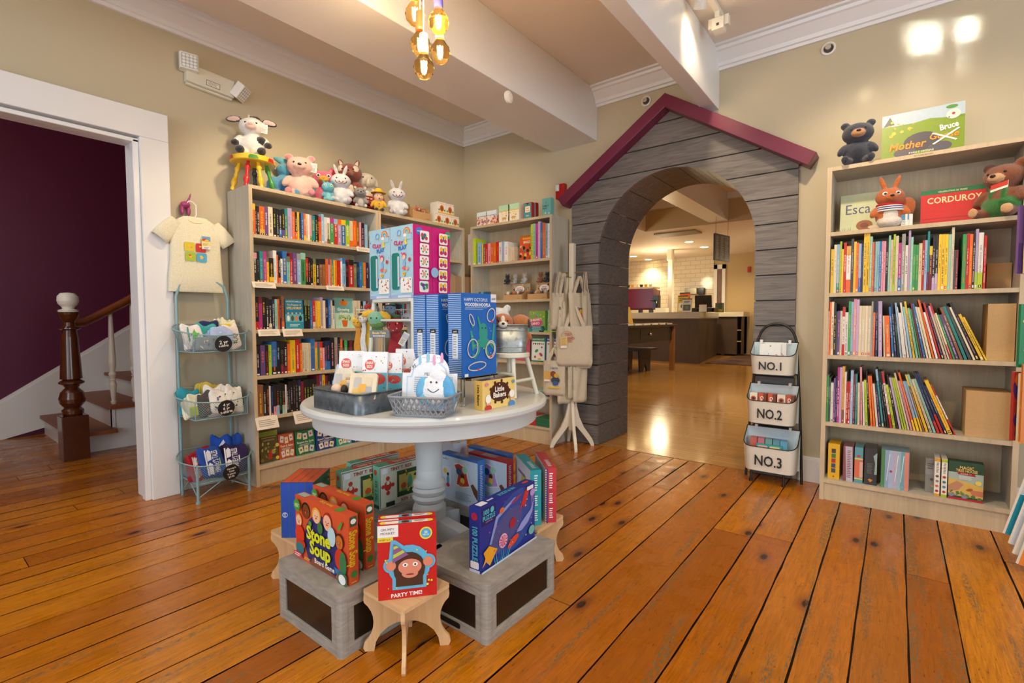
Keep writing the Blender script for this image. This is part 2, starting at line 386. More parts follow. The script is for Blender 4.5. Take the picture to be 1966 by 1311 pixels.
grain = nz((26, 1.6, 1), 4, 6, 1.0); fineg = nz((150, 3.2, 1), 4, 3, .3); c0 = mix(rng(fineg, .46, .66, 0, .42), base, '6e3a04'); c1 = mix(rng(grain, .42, .72, 0, .55), c0, '7a4204')
blot = nz((1.2, .5, 1), 2.2, 4, .6); c2 = mix(rng(blot, .45, .75, 0, .45), c1, '8c4c06')
dots = nz((60, 9, 1), 3.0, 2, .2); c3 = mix(rng(dots, .66, .72, 0, .85), c2, '4a2208')
# knots
mpk = N(nt, 'ShaderNodeMapping'); mpk.inputs['Scale'].default_value = (3.0, 1.35, 1); nt.links.new(ad.outputs[0], mpk.inputs[0])
vo = N(nt, 'ShaderNodeTexVoronoi', Scale=1.0); vo.voronoi_dimensions = '2D'; nt.links.new(mpk.outputs[0], vo.inputs['Vector'])
c4h = mix(rng(vo.outputs['Distance'], .03, .13, .7, 0), c3, '6a2c06'); c4 = mix(rng(vo.outputs['Distance'], .028, .05, .95, 0), c4h, '241004')
# worn grey patches, only here and there, drawn out along the boards
wear = nz((9, .55, 1), 2.0, 7, .3, tc.outputs['Object']); fine = nz((40, 10, 1), 5, 6, .3, tc.outputs['Object'])
sxyz = N(nt, 'ShaderNodeSeparateXYZ'); nt.links.new(tc.outputs['Object'], sxyz.inputs[0])
xr = rng(sxyz.outputs[0], -.9, -.15, 0, .09); xr2 = rng(sxyz.outputs[0], .15, .5, 0, -.09)
sm = N(nt, 'ShaderNodeMath', operation='ADD'); nt.links.new(wear, sm.inputs[0]); nt.links.new(xr, sm.inputs[1])
sm2 = N(nt, 'ShaderNodeMath', operation='ADD'); nt.links.new(sm.outputs[0], sm2.inputs[0]); nt.links.new(xr2, sm2.inputs[1])
wf = N(nt, 'ShaderNodeMath', operation='MULTIPLY'); nt.links.new(rng(sm2.outputs[0], .605, .68), wf.inputs[0]); nt.links.new(rng(fine, .47, .56), wf.inputs[1])
c5 = mix(wf.outputs[0], c4, '6e5c3c')
fl = nz((70, 24, 1), 3.2, 3, .4, tc.outputs['Object']); c6 = mix(rng(fl, .69, .73, 0, .8), c5, '6a5a40')
nt.links.new(c6, b.inputs['Base Color'])
rr_ = nz((3, 3, 1), 3, 4, 0, tc.outputs['Object']); nt.links.new(rng(rr_, .3, .7, .20, .40), b.inputs['Roughness'])
bp = N(nt, 'ShaderNodeBump', Strength=.25, Distance=.002); nt.links.new(grain, bp.inputs['Height']); nt.links.new(bp.outputs[0], b.inputs['Normal'])
mb = MB(); rr = random.Random(3)
XS = []; x = -7.6
known = [-.935, -.715, -.535, -.365, -.23, -.085, .06, .20]   # seams seen nearest the camera
while x < 3.4:
    XS.append(x); x += rr.choice((.118, .13, .142, .155, .165))
XS = [a for a in XS if a < -1.03 or a > .3]+known; XS.sort()
def gapw(): return rr.choice((.0018, .0025, .0035, .005))
for i in range(len(XS)-1):
    y = -2.8-rr.random()*2
    while y < 3.72:
        L = rr.uniform(1.6, 4.2); y1 = min(y+L, 3.715); y0 = max(y, -2.8); g = gapw()
        if y1 > y0+.02:
            # ragged long edges
            xa, xb = XS[i]+g, XS[i+1]-g; n = max(2, int((y1-y0)/.12)); w1 = []; w2 = []
            for k in range(n+1):
                yy = y0+(y1-y0-.003)*k/n; w1.append((xa+rr.uniform(-.0012, .0016), yy, 0)); w2.append((xb+rr.uniform(-.0016, .0012), yy, 0))
            prv = rr.random()
            mb.add(w1+w2, [(k, n+1+k, n+2+k, k+1) for k in range(n)], 'ffffff', 'old_pine', pr=prv)
            mb.add([(w1[0][0], y0, -.012), (w2[0][0], y0, -.012), (w2[0][0], y0, 0), (w1[0][0], y0, 0)], [(0, 1, 2, 3)], '20140a', 'plain')
        y += L
mb.box(-7.7, 3.5, -2.8, 3.73, -.06, -.010, '1a1008', 'plain')
struct('floor', mb)

# ---------------------------------------------------------------- stair hall beyond the left opening
mb = MB(); S1(mb, 'wall_maroon', -7.7, -6.36, .9-.0, 4.5, 0, 4.2)
mb.v.clear(); mb.f.clear(); mb.c.clear(); mb.m.clear(); mb.s.clear(); mb.pr.clear()
S1(mb, 'wall_maroon', -6.5, -6.36, -2.8, 4.2, 0, 4.2); struct('wall_stair', mb)
mb = MB(); S1(mb, 'wall_maroon', -6.5, XL-.14, 4.0, 4.2, 0, 4.2); struct('wall_stair_end', mb)
mb = MB(); S1(mb, 'ceiling_white', -6.5, XL-.14, -2.8, 4.2, 3.0, 3.1); struct('ceiling_stair', mb)
# skirting: level, then climbing with the stairs
SX = -6.345; mb = MB()
def skirt(pts, zt, zb):
    for (y0, b0, t0), (y1, b1, t1) in zip(pts, pts[1:]):
        for xx, dz, hh in ((SX, 0, 0), (SX+.012, -.035, 0)):
            mb.box(0, 0, 0, 0, 0, 0, 'ffffff', 'trim_white')
            vs = [(x_, y, z) for x_ in (-6.36, xx+.0) for (y, z) in ((y0, b0), (y1, b1), (y1, t1+dz), (y0, t0+dz))]
            mb.add(vs, [(0, 1, 2, 3), (7, 6, 5, 4), (0, 4, 5, 1), (1, 5, 6, 2), (2, 6, 7, 3), (3, 7, 4, 0)], 'ffffff', 'trim_white')
skirt([(-2.8, 0, .30), (.35, 0, .30), (.62, 0, .36), (2.9, .5, 1.93)], 0, 0); struct('trim_7', mb)
st = thing('staircase', 'wooden staircase with white risers and turned white balusters rising in the stair hall', 'stairs', (-5.7, .9, 0))
def par(o, p):
    o.parent = p; o.matrix_parent_inverse = p.matrix_basis.inverted(); return o
bpy.context.view_layer.update()
TR = 'a9764a'
rise, run = .182, .245
for i in range(5):
    y0 = .90+i*run; z = rise*(i+1); xe = -5.05 if i == 0 else -5.14
    t = MB(); t.rbox(-6.345, xe+.03, y0-.03, y0+run+.01, z-.028, z, '8a4a22', 'wood_x', .012); par(t.build('tread', bevel=.004), st)
    r_ = MB(); S1(r_, 'trim_white', -6.345, xe-.0, y0, y0+.02, z-rise, z-.028); par(r_.build('riser'), st)
k_ = MB(); pts = []
for i in range(5): pts += [(.90+i*run, rise*i), (.90+i*run, rise*(i+1)-.028)]
pts += [(.90+5*run, rise*5-.028), (.90+5*run, 0)]
k_.M = Matrix(((0, 0, 1, 0), (1, 0, 0, 0), (0, 1, 0, 0), (0, 0, 0, 1)))
pts = [(a, b) for i, (a, b) in enumerate(pts) if i > 0] + [(.90, 0)]
k_.prism(pts, -5.19, -5.15, 'ffffff', 'trim_white'); par(k_.build('stringer'), st)
bl = [(.016, 0), (.022, .02), (.022, .03), (.015, .035), (.022, .16), (.026, .20), (.016, .24), (.024, .25), (.016, .26), (.024, .29), (.030, .31), (.024, .33), (.018, .34), (.027, .42), (.014, .95)]
def railz(y): return 1.03+(max(0, y-1.0))*.62+max(0, y-1.3)*.12
for i, (y, z0) in enumerate([(1.18, rise*2), (1.33, rise*2), (1.47, rise*3), (1.60, rise*3), (1.74, rise*4)]):
    m_ = MB(); zt = railz(y); sc = (zt-z0)/.95; m_.lathe([(r, z*sc) for r, z in bl], 'e9e0cf', 'paint', 14, cen=(-5.23, y, z0)); par(m_.build('baluster'), st)
m_ = MB(); m_.tube([(-5.2, y, railz(y)+.03+(.0 if y > 1 else -.0)) for y in (.90, 1.0, 1.1, 1.25, 1.4, 1.6, 1.9, 2.2)], .034, '7a3d1a', 'varnish', 12); par(m_.build('handrail'), st)
npz = MB(); npz.box(-5.115-.0, -4.955, .80, .96, 0, .34, '4f2413', 'varnish'); c_ = (-5.035, .88, 0)
npz.lathe([(.055, .34), (.066, .355), (.068, .38), (.05, .40), (.078, .44), (.082, .47), (.07, .52), (.04, .555), (.052, .575), (.078, .59), (.078, .60), (.05, .62), (.068, .625), (.052, .95), (.045, 1.0), (.07, 1.01), (.07, 1.02), (.04, 1.03), (.036, 1.06), (.055, 1.09), (.068, 1.12), (.07, 1.14)], '54260f', 'varnish', 24, cen=c_)
nw = npz.build('newel_post', bevel=.004, label='dark varnished newel post with white ball finial'); par(nw, st)
m_ = MB(); m_.lathe([(.06, 1.14), (.062, 1.155), (.035, 1.165), (.04, 1.18), (.058, 1.20), (.066, 1.225), (.064, 1.26), (.045, 1.285), (.001, 1.292)], 'e9e4d6', 'paint', 24, cen=c_); par(m_.build('finial', label='white ball finial'), nw)
nw.matrix_parent_inverse = st.matrix_basis.inverted()
point('hall_lamp', (-4.6, -.6, 2.6), 30, (1, .93, .86), .2)

# ---------------------------------------------------------------- playhouse arch
arch = thing('playhouse_archway', 'grey board-clad playhouse archway with maroon gabled roof around the doorway', 'archway', (-1.37, 3.70, 0))
bpy.context.view_layer.update()
FX0, FX1, FYF, FYB = -2.235, -.525, 3.70, 3.729
CXA, RA, ZS = (AX0+AX1)/2+.01, (AX1-AX0)/2+.005, 1.60     # arch centre, radius, spring height
AXL, AXR = CXA-RA, CXA+RA
def arch_pts(n=28): return [(CXA-RA*cos(pi*k/n), ZS+RA*1.02*sin(pi*k/n)) for k in range(n+1)]
ZEAVE, ZAP, XAP = 2.085, 2.66, -1.39
mb = MB()
# front boards as horizontal bands, clipped by gable and opening
rows = [i*.171 for i in range(17)]
def gx(z):  # outer limits of the facade at height z
    if z <= ZEAVE: return FX0, FX1
    t = min(1, (z-ZEAVE)/(ZAP-ZEAVE)); return FX0+(XAP-FX0)*t, FX1+(XAP-FX1)*t
def hx(z):
    if z <= ZS: return AXL, AXR
    h = (z-ZS)/(RA*1.02)
    if h >= 1: return None
    d = RA*sqrt(1-h*h); return CXA-d, CXA+d
rr = random.Random(11)
for z0 in rows:
    z1 = min(z0+.171, ZAP); n = 8; zs = [z0+.0045+(z1-z0-.009)*k/n for k in range(n+1)]
    if z0 < ZS+RA*1.02 < z1: zs = sorted(zs+[ZS+RA*1.02-.0008, ZS+RA*1.02+.0008])
    if z0 >= ZAP-.01: break
    pv = rr.random()
    for za, zb in zip(zs, zs[1:]):
        ga, gb = gx(za), gx(zb); ha, hb = hx(za), hx(zb)
        def q(xa0, xa1, xb0, xb1):
            vs = [(xa0, FYF, za), (xa1, FYF, za), (xb1, FYF, zb), (xb0, FYF, zb), (xa0, FYB, za), (xa1, FYB, za), (xb1, FYB, zb), (xb0, FYB, zb)]
            mb.add(vs, [(0, 1, 2, 3), (0, 3, 7, 4), (1, 5, 6, 2), (0, 4, 5, 1), (3, 2, 6, 7)], '736d69', 'clad', pr=pv)
        if ha and hb: q(ga[0], ha[0], gb[0], hb[0]); q(ha[1], ga[1], hb[1], gb[1])
        elif ha: q(ga[0], ha[0], gb[0], CXA); q(ha[1], ga[1], CXA, gb[1])
        else: q(ga[0], ga[1], gb[0], gb[1])
# dark backing seen in the grooves
for x0_, x1_ in ((FX0+.004, AXL-.012), (AXR+.012, FX1-.004)): mb.box(x0_, x1_, FYF+.006, FYB, 0, ZS+.3, '15130f', 'plain')
par(mb.build('cladding', bevel=.0), arch)
# lined reveal through the wall
mb = MB(); YR0, YR1 = FYB+.0008, YB+.56
path = [(AXL, z) for z in [r for r in rows if r < ZS]]+[(x_, z) for x_, z in arch_pts(36)]+[(AXR, z) for z in reversed([r for r in rows if r < ZS])]
acc = 0; pv = .1
for (xa, za), (xb, zb) in zip(path, path[1:]):
    L = hypot(xb-xa, zb-za); n_ = Vector((-(zb-za), 0, xb-xa)).normalized() * .012
    seam = (za < ZS-.01 or zb < ZS-.01)
    if seam or acc > .17: pv = rr.random(); acc = 0; gap = .005
    else: gap = 0
    acc += L; d = Vector((xb-xa, 0, zb-za)).normalized()*gap
    A, B = Vector((xa, YR0, za))+d, Vector((xb, YR0, zb))
    vs = [A, B, B+Vector((0, YR1-YR0, 0)), A+Vector((0, YR1-YR0, 0))]; vs += [p+n_ for p in vs]
    mb.add(vs, [(0, 1, 2, 3), (7, 6, 5, 4), (0, 4, 5, 1), (1, 5, 6, 2), (2, 6, 7, 3), (3, 7, 4, 0)], '646262', 'clad', pr=pv)
par(mb.build('reveal'), arch)
# wall mass between reveal lining and wall
mb = MB(); ap = arch_pts(36)
for (xa, za), (xb, zb) in zip(ap, ap[1:]):
    mb.add([(xa, YB+.001, za), (xb, YB+.001, zb), (xb, YB+.001, 2.3), (xa, YB+.001, 2.3), (xa, YB+.5, za), (xb, YB+.5, zb), (xb, YB+.5, 2.3), (xa, YB+.5, 2.3)], [(0, 1, 2, 3), (4, 7, 6, 5)], 'ffffff', 'wall_beige')
par(mb.build('head_lining'), arch)
# gabled roof board
mb = MB(); YRF = 3.60; W_ = .085
apx = Vector((-1.385, 0, 2.735))
for ex, ez, sg in ((-2.315, 2.105, -1), (-.415, 2.105, 1)):
    e = Vector((ex, 0, ez)); d = (e-apx).normalized(); nn = Vector((d.z, 0, -d.x))*(1 if sg < 0 else -1)
    if nn.z > 0: nn = -nn
    tk = W_/abs(nn.z)
    a0, a1 = apx, apx+Vector((0, 0, -tk)); b0, b1 = e, e+nn*W_
    vs = [a0, b0, b1, a1]; vs = [Vector((p.x, YRF, p.z)) for p in vs]+[Vector((p.x, YB-.001, p.z)) for p in vs]
    mb.add(vs, [(0, 1, 2, 3), (7, 6, 5, 4), (0, 4, 5, 1), (1, 5, 6, 2), (2, 6, 7, 3)], '6e1c3c', 'paint')
par(mb.build('roof', bevel=.003, label='maroon painted gable roof board'), arch)

# ---------------------------------------------------------------- room beyond the arch
m, nt, b = nmat('maple', .16, coat=.3, coatr=.08)
tc = N(nt, 'ShaderNodeTexCoord'); br = N(nt, 'ShaderNodeTexBrick', Scale=1.0); mp = N(nt, 'ShaderNodeMapping'); nt.links.new(tc.outputs['Object'], mp.inputs[0]); nt.links.new(mp.outputs[0], br.inputs['Vector'])
br.inputs['Color1'].default_value = (*lin('b07c3a'), 1); br.inputs['Color2'].default_value = (*lin('c08c48'), 1); br.inputs['Mortar'].default_value = (*lin('7a5020'), 1)
br.inputs['Brick Width'].default_value = 1.1; br.inputs['Row Height'].default_value = .057; br.inputs['Mortar Size'].default_value = .0012; br.offset = .37
nt.links.new(br.outputs['Color'], b.inputs['Base Color']); noisebump(nt, b, 14, .06, .003)
mb = MB(); S1(mb, 'maple', -9.5, 3.5, 3.73, 19, -.06, 0.0); struct('floor_cafe', mb)
m, nt, b = nmat('subway_tile', .12)
tc = N(nt, 'ShaderNodeTexCoord'); sp = N(nt, 'ShaderNodeSeparateXYZ'); cb = N(nt, 'ShaderNodeCombineXYZ'); nt.links.new(tc.outputs['Object'], sp.inputs[0])
nt.links.new(sp.outputs[0], cb.inputs[0]); nt.links.new(sp.outputs[2], cb.inputs[1])
br = N(nt, 'ShaderNodeTexBrick', Scale=1.0); nt.links.new(cb.outputs[0], br.inputs['Vector'])
br.inputs['Color1'].default_value = (*lin('e6ddc6'), 1); br.inputs['Color2'].default_value = (*lin('ded4bc'), 1); br.inputs['Mortar'].default_value = (*lin('b5a88e'), 1)
br.inputs['Brick Width'].default_value = .30; br.inputs['Row Height'].default_value = .13; br.inputs['Mortar Size'].default_value = .005
nt.links.new(br.outputs['Color'], b.inputs['Base Color']); bp = N(nt, 'ShaderNodeBump', Strength=.4, Distance=.004); nt.links.new(br.outputs['Fac'], bp.inputs['Height']); bp.invert = True; nt.links.new(bp.outputs[0], b.inputs['Normal'])
YT = at(1300, 496, Z=2.97).y
mb = MB(); S1(mb, 'subway_tile', -9.5, at(1370, 560, Y=YT).x, YT, YT+.2, 0, 3.6); struct('wall_cafe_tiled', mb)
mb = MB(); S1(mb, 'wall_tan', at(1370, 560, Y=YT).x, 3.5, YT+.05, YT+.25, 0, 3.6); struct('wall_cafe_back', mb)
mb = MB(); S1(mb, 'wall_tan', 3.3, 3.5, 4.23, 19, 0, 3.6); struct('wall_cafe_right', mb)
mb = MB(); S1(mb, 'wall_tan', -9.5, -9.3, 4.23, 19, 0, 3.6); struct('wall_cafe_left', mb)
mb = MB(); S1(mb, 'trim_white', -2.5, 3.3, YT+.03, YT+.05, 0, .2); struct('baseboard_cafe', mb)
ZF = 2.97; YH = 10.36
mb = MB(); S1(mb, 'ceiling_white', -4.37, 3.5, 4.23, YH, 3.53, 3.6); S1(mb, 'ceiling_white', -9.5, -4.37, 4.23, YH, ZF, 3.6); S1(mb, 'ceiling_white', -9.5, 3.5, YH, 19, ZF, 3.6); struct('ceiling_cafe', mb)
mb = MB(); S1(mb, 'wall_tan', -4.37, 3.3, YH-.02, YH, ZF, 3.53); struct('wall_cafe_header', mb)
mb = MB(); S1(mb, 'trim_white', -3.02, -2.66, 4.23, YH, 2.995, 3.53); struct('trim_8', mb)
mb = MB(); S1(mb, 'trim_white', -4.37, 3.3, YH-.12, YH-.02, 3.41, 3.53); struct('trim_9', mb)
p0 = at(1271, 454, Z=ZF); p1 = at(1351, 447, Z=ZF); mb = MB(); mb.box(p0.x, p1.x, p0.y-.5, p0.y+.0, ZF-.03, ZF, '8f7f60'); struct('trim_10', mb)
# ---------------------------------------------------------------- bookcases
OAK, OAK_LIT = 'bdb7a8', 'c9b594'  # second tone puts the warm room light into the front edges
def frameL(x): return Matrix.Translation((x, 0, 0)) @ Matrix.Rotation(radians(90), 4, 'Z')   # local x runs along +Y, local y into the left wall
def frameB(y): return Matrix.Translation((0, y, 0))
def bookcase(name, label, M, x0, x1, dep, shelves, top, dark=0):
    """M frame, x0..x1 width along the local x axis, front at local y = 0, shelf tops at the given heights"""
    t = thing(name, label, 'bookcase'); t.matrix_world = M @ Matrix.Translation((x0, 0, 0)); w = x1-x0; T = .022
    def pt(nm, *b, mat='oak_v', c=OAK, fc=None, bevel=.0012):
        mb = MB(); mb.box(*b, c, mat, pr=random.random(), cols=[c, c, fc or OAK_LIT, c, c, c]); return mb.build(nm, t, bevel=bevel)
    pt('side_panel', 0, T, 0, dep, 0, top); pt('side_panel', w-T, w, 0, dep, 0, top)
    pt('top_panel', T, w-T, 0, dep, top-T, top); pt('back_panel', T, w-T, dep-.006, dep, .05, top-T)
    pt('kickboard', T, w-T, .012, .03, 0, shelves[-1]-.022)
    for z in shelves: pt('shelf', T, w-T, .0 if z == shelves[-1] else .004, dep-.006, z-T, z)
    mb = MB(); rr = random.Random(int(x0*50))
    for xx in (T+.0003, w-T-.0003):
        for yy in (.035, dep-.05):
            for k in range(int((top-.3)/.032)):
                zz = .2+k*.032; s = 1 if xx < w/2 else -1
                mb.add([(xx, yy-.0022, zz-.0022), (xx, yy+.0022, zz-.0022), (xx, yy+.0022, zz+.0022), (xx, yy-.0022, zz+.0022)], [(0, 1, 2, 3)], '5a4c3a')
    o = mb.build('peg_holes', t); o['kind'] = 'stuff'
    return t
ML = frameL(-3.21); MR = frameB(3.40); MC = frameB(3.45)
SL = [1.620, 1.317, 1.013, .715, .447, .130]; SR = [1.574, 1.223, .861, .466, .126]; SC = [1.589, 1.247, .965, .705, .415, .149]
bookcase('bookcase', 'tall pale oak bookcase full of paperbacks beside the blue wire basket rack', ML, 1.435, 2.412, .305, SL, 1.925)
bookcase('bookcase', 'pale oak bookcase in the corner, half hidden behind the clay kit boxes', ML, 2.414, 3.385, .305, SL, 1.925)
bookcase('bookcase', 'pale oak bookcase against the back wall, left of the tote bag stand', MC, -3.195, -2.275, .255, SC, 1.945)
bookcase('bookcase', 'wide pale oak bookcase of thin picture books at the right', MR, -.335, .49, .303, SR, 1.945)

# ---------------------------------------------------------------- books
PAL = dict(K='1c1a1c', W='e9e6df', C='ddcfae', G='9a9a94', R='c3241f', O='e4681c', Y='f0c31a', L='b5cc28', E='3f9a52', F='6b7350', T='1f8a8a', A='8fc9b8', B='2d6fb5', N='1d2a55',
           S='8fb8d8', P='6b4a86', V='b9a3c6', M='b5358a', I='e59aa8', H='8a5a3a', Z='d9a64a', D='4a4a4c', U='7a1e32')
CN = dict(K='black', W='white', C='cream', G='grey', R='red', O='orange', Y='yellow', L='lime green', E='green', F='olive', T='teal', A='pale green', B='blue', N='navy',
          S='sky blue', P='purple', V='lilac', M='magenta', I='pink', H='brown', Z='tan', D='dark grey', U='maroon')
def ordinal(n):
    a = ['first', 'second', 'third', 'fourth', 'fifth', 'sixth', 'seventh', 'eighth', 'ninth', 'tenth', 'eleventh', 'twelfth', 'thirteenth', 'fourteenth', 'fifteenth', 'sixteenth', 'seventeenth', 'eighteenth', 'nineteenth']
    if n < 20: return a[n-1]
    d = ['twent', 'thirt', 'fort', 'fift', 'sixt'][n//10-2]
    return d+'ieth' if n % 10 == 0 else d+'y-'+a[n % 10-1]
def book_mesh(w, h, dep, code, rnd, name, hard=True):
    mc = PAL[code[0]]; ac = PAL[code[1]]; mb = MB(); t = min(.0018, w*.15); k = rnd.uniform(.92, 1.06)
    mc = '%02x%02x%02x' % tuple(min(255, int(int(mc[i:i+2], 16)*k)) for i in (0, 2, 4))
    mb.box(0, w, 0, t, 0, h, mc, 'print')                                  # spine
    mb.box(0, t, t, dep, 0, h, mc, 'print'); mb.box(w-t, w, t, dep, 0, h, mc, 'print')
    mb.box(t, w-t, t, dep-.003, .002, h-.003, 'e6ddc8', 'paper')            # page block
    f = Face(mb, (0, 0, 0), (1, 0, 0), (0, 0, 1), w, h, lift=.0002)
    if len(code) > 2 and code[2] not in '.': f.rect(0, .80, 1, 1, PAL[code[2]])
    if len(code) > 3: f.rect(0, 0, 1, rnd.uniform(.18, .32), PAL[code[3]])
    if rnd.random() < .35: f.rect(.02, rnd.uniform(.5, .7), .98, rnd.uniform(.72, .8), '%02x%02x%02x' % tuple(int(int(mc[i:i+2], 16)*.8+40) for i in (0, 2, 4)))
    # title set as a column of small strokes
    y = .84-rnd.random()*.12; yb = .25+rnd.random()*.2; wide = rnd.uniform(.22, .46)
    while y > yb:
        s = rnd.uniform(.006, .020)
        a, b_ = .5-wide/2*rnd.uniform(.6, 1), .5+wide/2*rnd.uniform(.6, 1)
        f.rect(a, y-s, b_, y, ac); f.k -= .5; y -= s+rnd.uniform(.006, .014)
        if rnd.random() < .16: y -= .03
    f.k += .5
    if rnd.random() < .5:
        y = yb-.04
        while y > .12: f.rect(.36, y-.012, .64, y, ac); f.k -= .5; y -= .018
        f.k += .5
    if w > .008 and rnd.random() < .5: f.rect(.2, .02, .8, .07, PAL['KWRY'[rnd.randrange(4)]]); f.rect(.4, .03, .6, .06, 'f0ead8')
    return mb
NB = [0]
def book_row(M, plane, zs, segs, kind, label_tail, group, setback, dep, lean=None, end=None):
    """segs: list of (ox, oy, scale, 'x:top:CODE ...'); x is the left edge of each spine at its foot"""
    items = []
    for ox, oy, s, txt in segs:
        for tk in txt.split():
            a, b_, c = tk.split(':'); items.append((ox+float(a)/s, oy+float(b_)/s, c))
    iM = M.inverted()
    def loc(px, py):
        d = ray(px, py); o = Vector((0, 0, CAM_H)); lo = iM @ o; ld = iM.to_3x3() @ d; t = (setback-lo.y)/ld.y; return lo+ld*t
    def base(px):
        py = 600.0
        for _ in range(6):
            p = loc(px, py); wv = M @ Vector((p.x, setback, zs))-Vector((0, 0, CAM_H)); py = 655.5-F_PX*(wv.dot(up))/wv.dot(fw)
        return p.x
    xs = [base(i[0]) for i in items]+[base(end)]
    n = 0; real = [i for i in items if i[2] != 'g']; x0, x1 = xs[0], xs[-1]
    for i, (px, pt, c) in enumerate(items):
        if c == 'g': continue
        n += 1; w = xs[i+1]-xs[i]; rnd = random.Random(NB[0]*7+5); NB[0] += 1
        al = radians(lean((xs[i]-x0)/(x1-x0))) if lean else 0.0
        ptop = loc(px-(sin(al)*80), pt); h = (ptop.z-zs)/cos(al)
        if w < .0035: w = .0035
        al2 = radians(lean(min(1, (xs[i+1]-x0)/(x1-x0)))) if lean else 0.0
        w = max(.003, w*cos(al)-.0006-h*sin(al2-al))
        if w > .045: w = .045
        h = max(.10, min(.345, h))
        mb = book_mesh(w, h, dep*rnd.uniform(.93, 1.0) if h > .15 else dep*.85, c, rnd, kind)
        o = mb.build(kind)
        # a leaning book rests on its left lower edge, tipped towards the left
        o.matrix_world = M @ Matrix.Translation((xs[i], setback+rnd.uniform(0, .006), zs+.0004)) @ Matrix.Rotation(-al, 4, 'Y')
        tagged(o, '%s-spined %s with %s lettering, %s from left, %s' % (CN[c[0]], kind.replace('_', ' '), CN[c[1]], ordinal(n), label_tail), 'book', group)
    return xs
A_ = 'of the bookcase by the doorway'
def paper(z, segs, end, which, lean=None):
    return book_row(ML, 'X', z, segs, 'paperback', '%s shelf by the basket rack' % which, 'paperbacks on the %s shelf of the tall left bookcase' % which, .016, .13, lean, end)
paper(SL[0], [(474, 380, 13.11, '115:130:OYYO 225:205:KW 270:205:KW 330:205:OY.Z 465:225:PW 555:220:CK 670:250:KL 765:270:KW 820:290:KW.B 895:290:KY.P 965:270:TYTE 1045:255:VP 1110:260:VW 1150:345:OI 1225:355:KW.O 1280:355:YK 1330:385:NB 1385:380:BW 1445:390:OW.Y 1495:400:CR 1550:410:WC'),
              (590, 400, 13.11, '75:170:IY.E 120:175:TY 215:160:KY 260:175:KY 300:200:ORR 370:140:SW 440:220:WC 505:230:CKWH 585:240:EWM 680:260:RWS 775:275:VWO 875:285:BWY 980:295:LWE 1075:310:CZ.O 1160:310:OYO 1250:345:HY 1325:350:IC 1365:365:KI 1450:400:SC')], 590+1530/13.11, 'top')
paper(SL[1], [(476, 470, 13.11, '150:190:KWI 240:185:KG 310:160:TS 400:165:MI 485:300:YOF 550:330:KY.Y 660:140:WS 745:250:OW 780:260:KW.O 840:350:WK 895:155:BY 1000:290:AEF 1080:210:RWU 1150:200:PI 1250:220:SWG 1350:200:EKA 1470:330:RY.K 1530:310:KI 1600:330:KY'),
              (590, 480, 13.11, '90:210:KZ 160:220:YKF 235:220:KW 320:220:HZK 400:220:HZK 475:225:OR 540:235:VIP 585:235:OY 630:240:EWT 680:250:YL 720:250:OY 765:260:RO 810:260:RO 855:290:WS 895:200:SBB 975:290:KR 1055:240:RWK 1180:340:FL 1260:300:NB 1320:300:BS 1385:310:EF 1430:315:OZ 1490:315:NW')], 590+1550/13.11, 'second')
xs3 = paper(SL[2], [(480, 560, 13.11, '150:140:KO.R 235:130:MRU 325:130:KY 420:150:KW 500:190:KC.C 570:190:NC 640:190:AE 710:190:OR 765:200:NO 810:110:HO.O 885:180:g 1385:210:KLF 1465:210:KLF 1530:230:BV'),
              (590, 560, 13.11, '150:220:RW.C 215:225:ZY 275:230:YZ 345:140:VG 410:220:CW 470:210:NI 540:180:BS 600:215:CB 650:215:WKK 705:180:g 1190:225:CR 1250:225:CT 1300:225:CZ 1350:240:KW 1420:240:SW 1490:240:UO')], 590+1560/13.11, 'third')
paper(SL[3], [(484, 640, 13.11, '120:330:KW.N 225:300:PO 345:300:KR 430:290:LK 510:210:BO.K 640:220:KS 730:215:KH.U 815:210:KW.U 900:260:OZ 980:170:YE 1105:150:RW 1215:250:OY 1275:240:CT 1330:240:CG 1385:240:CG 1440:240:CG'),
              (590, 640, 13.11, '100:140:BP 205:220:YOO 265:215:TBB 325:210:OWR 395:220:IWK 455:200:NO.B 520:190:NO.B 590:110:KI 700:100:GR 780:100:KW 845:150:OK 905:180:KW 945:170:EW 1020:200:KU 1080:190:UK 1150:190:KG 1230:190:NW 1330:190:UI 1420:190:KW 1500:190:DC')], 590+1590/13.11, 'fourth')
paper(SL[4], [(486, 710, 11.915, '130:350:HY 250:370:KW 330:330:KO 385:370:WC 425:380:NB 485:340:KU.I 550:340:KO.S 615:310:KE 680:320:KO.A 750:340:WC 780:350:KW 835:280:KG 870:270:KV 930:220:KG 985:230:KG 1045:230:KWN 1110:270:UR.O 1170:230:KL 1240:230:KL 1300:220:KL 1360:210:KL 1420:205:KL 1470:120:UK 1540:110:PW 1600:110:YK 1660:130:UI 1720:130:KG 1790:120:KS 1860:120:DW 1930:115:KR')], 660, 'fifth')
def mixrow(M, zs, px0, px1, n, hts, kind, tail, group, setback, seed, pal='KNBRTUHWCOSGP', dep=.13):
    rr = random.Random(seed); e = [0]
    for i in range(n): e.append(e[-1]+rr.uniform(.6, 1.4))
    txt = ''; iM = M.inverted()
    for i in range(n):
        px = px0+(px1-px0)*e[i]/e[-1]
        hh = rr.uniform(*hts)
        # top pixel for that height
        def yy(z):
            d = ray(px, 600); lo = iM @ Vector((0, 0, CAM_H)); ld = iM.to_3x3() @ d; p = lo+ld*((setback-lo.y)/ld.y); wv = M @ Vector((p.x, setback, z))-Vector((0, 0, CAM_H)); return 655.5-F_PX*wv.dot(up)/wv.dot(fw)
        txt += '%.2f:%.2f:%s%s ' % (px, yy(zs+hh), rr.choice(pal), rr.choice('WYOGC'))
    book_row(M, '', zs, [(0, 0, 1, txt)], kind, tail, group, setback, dep, None, px1)
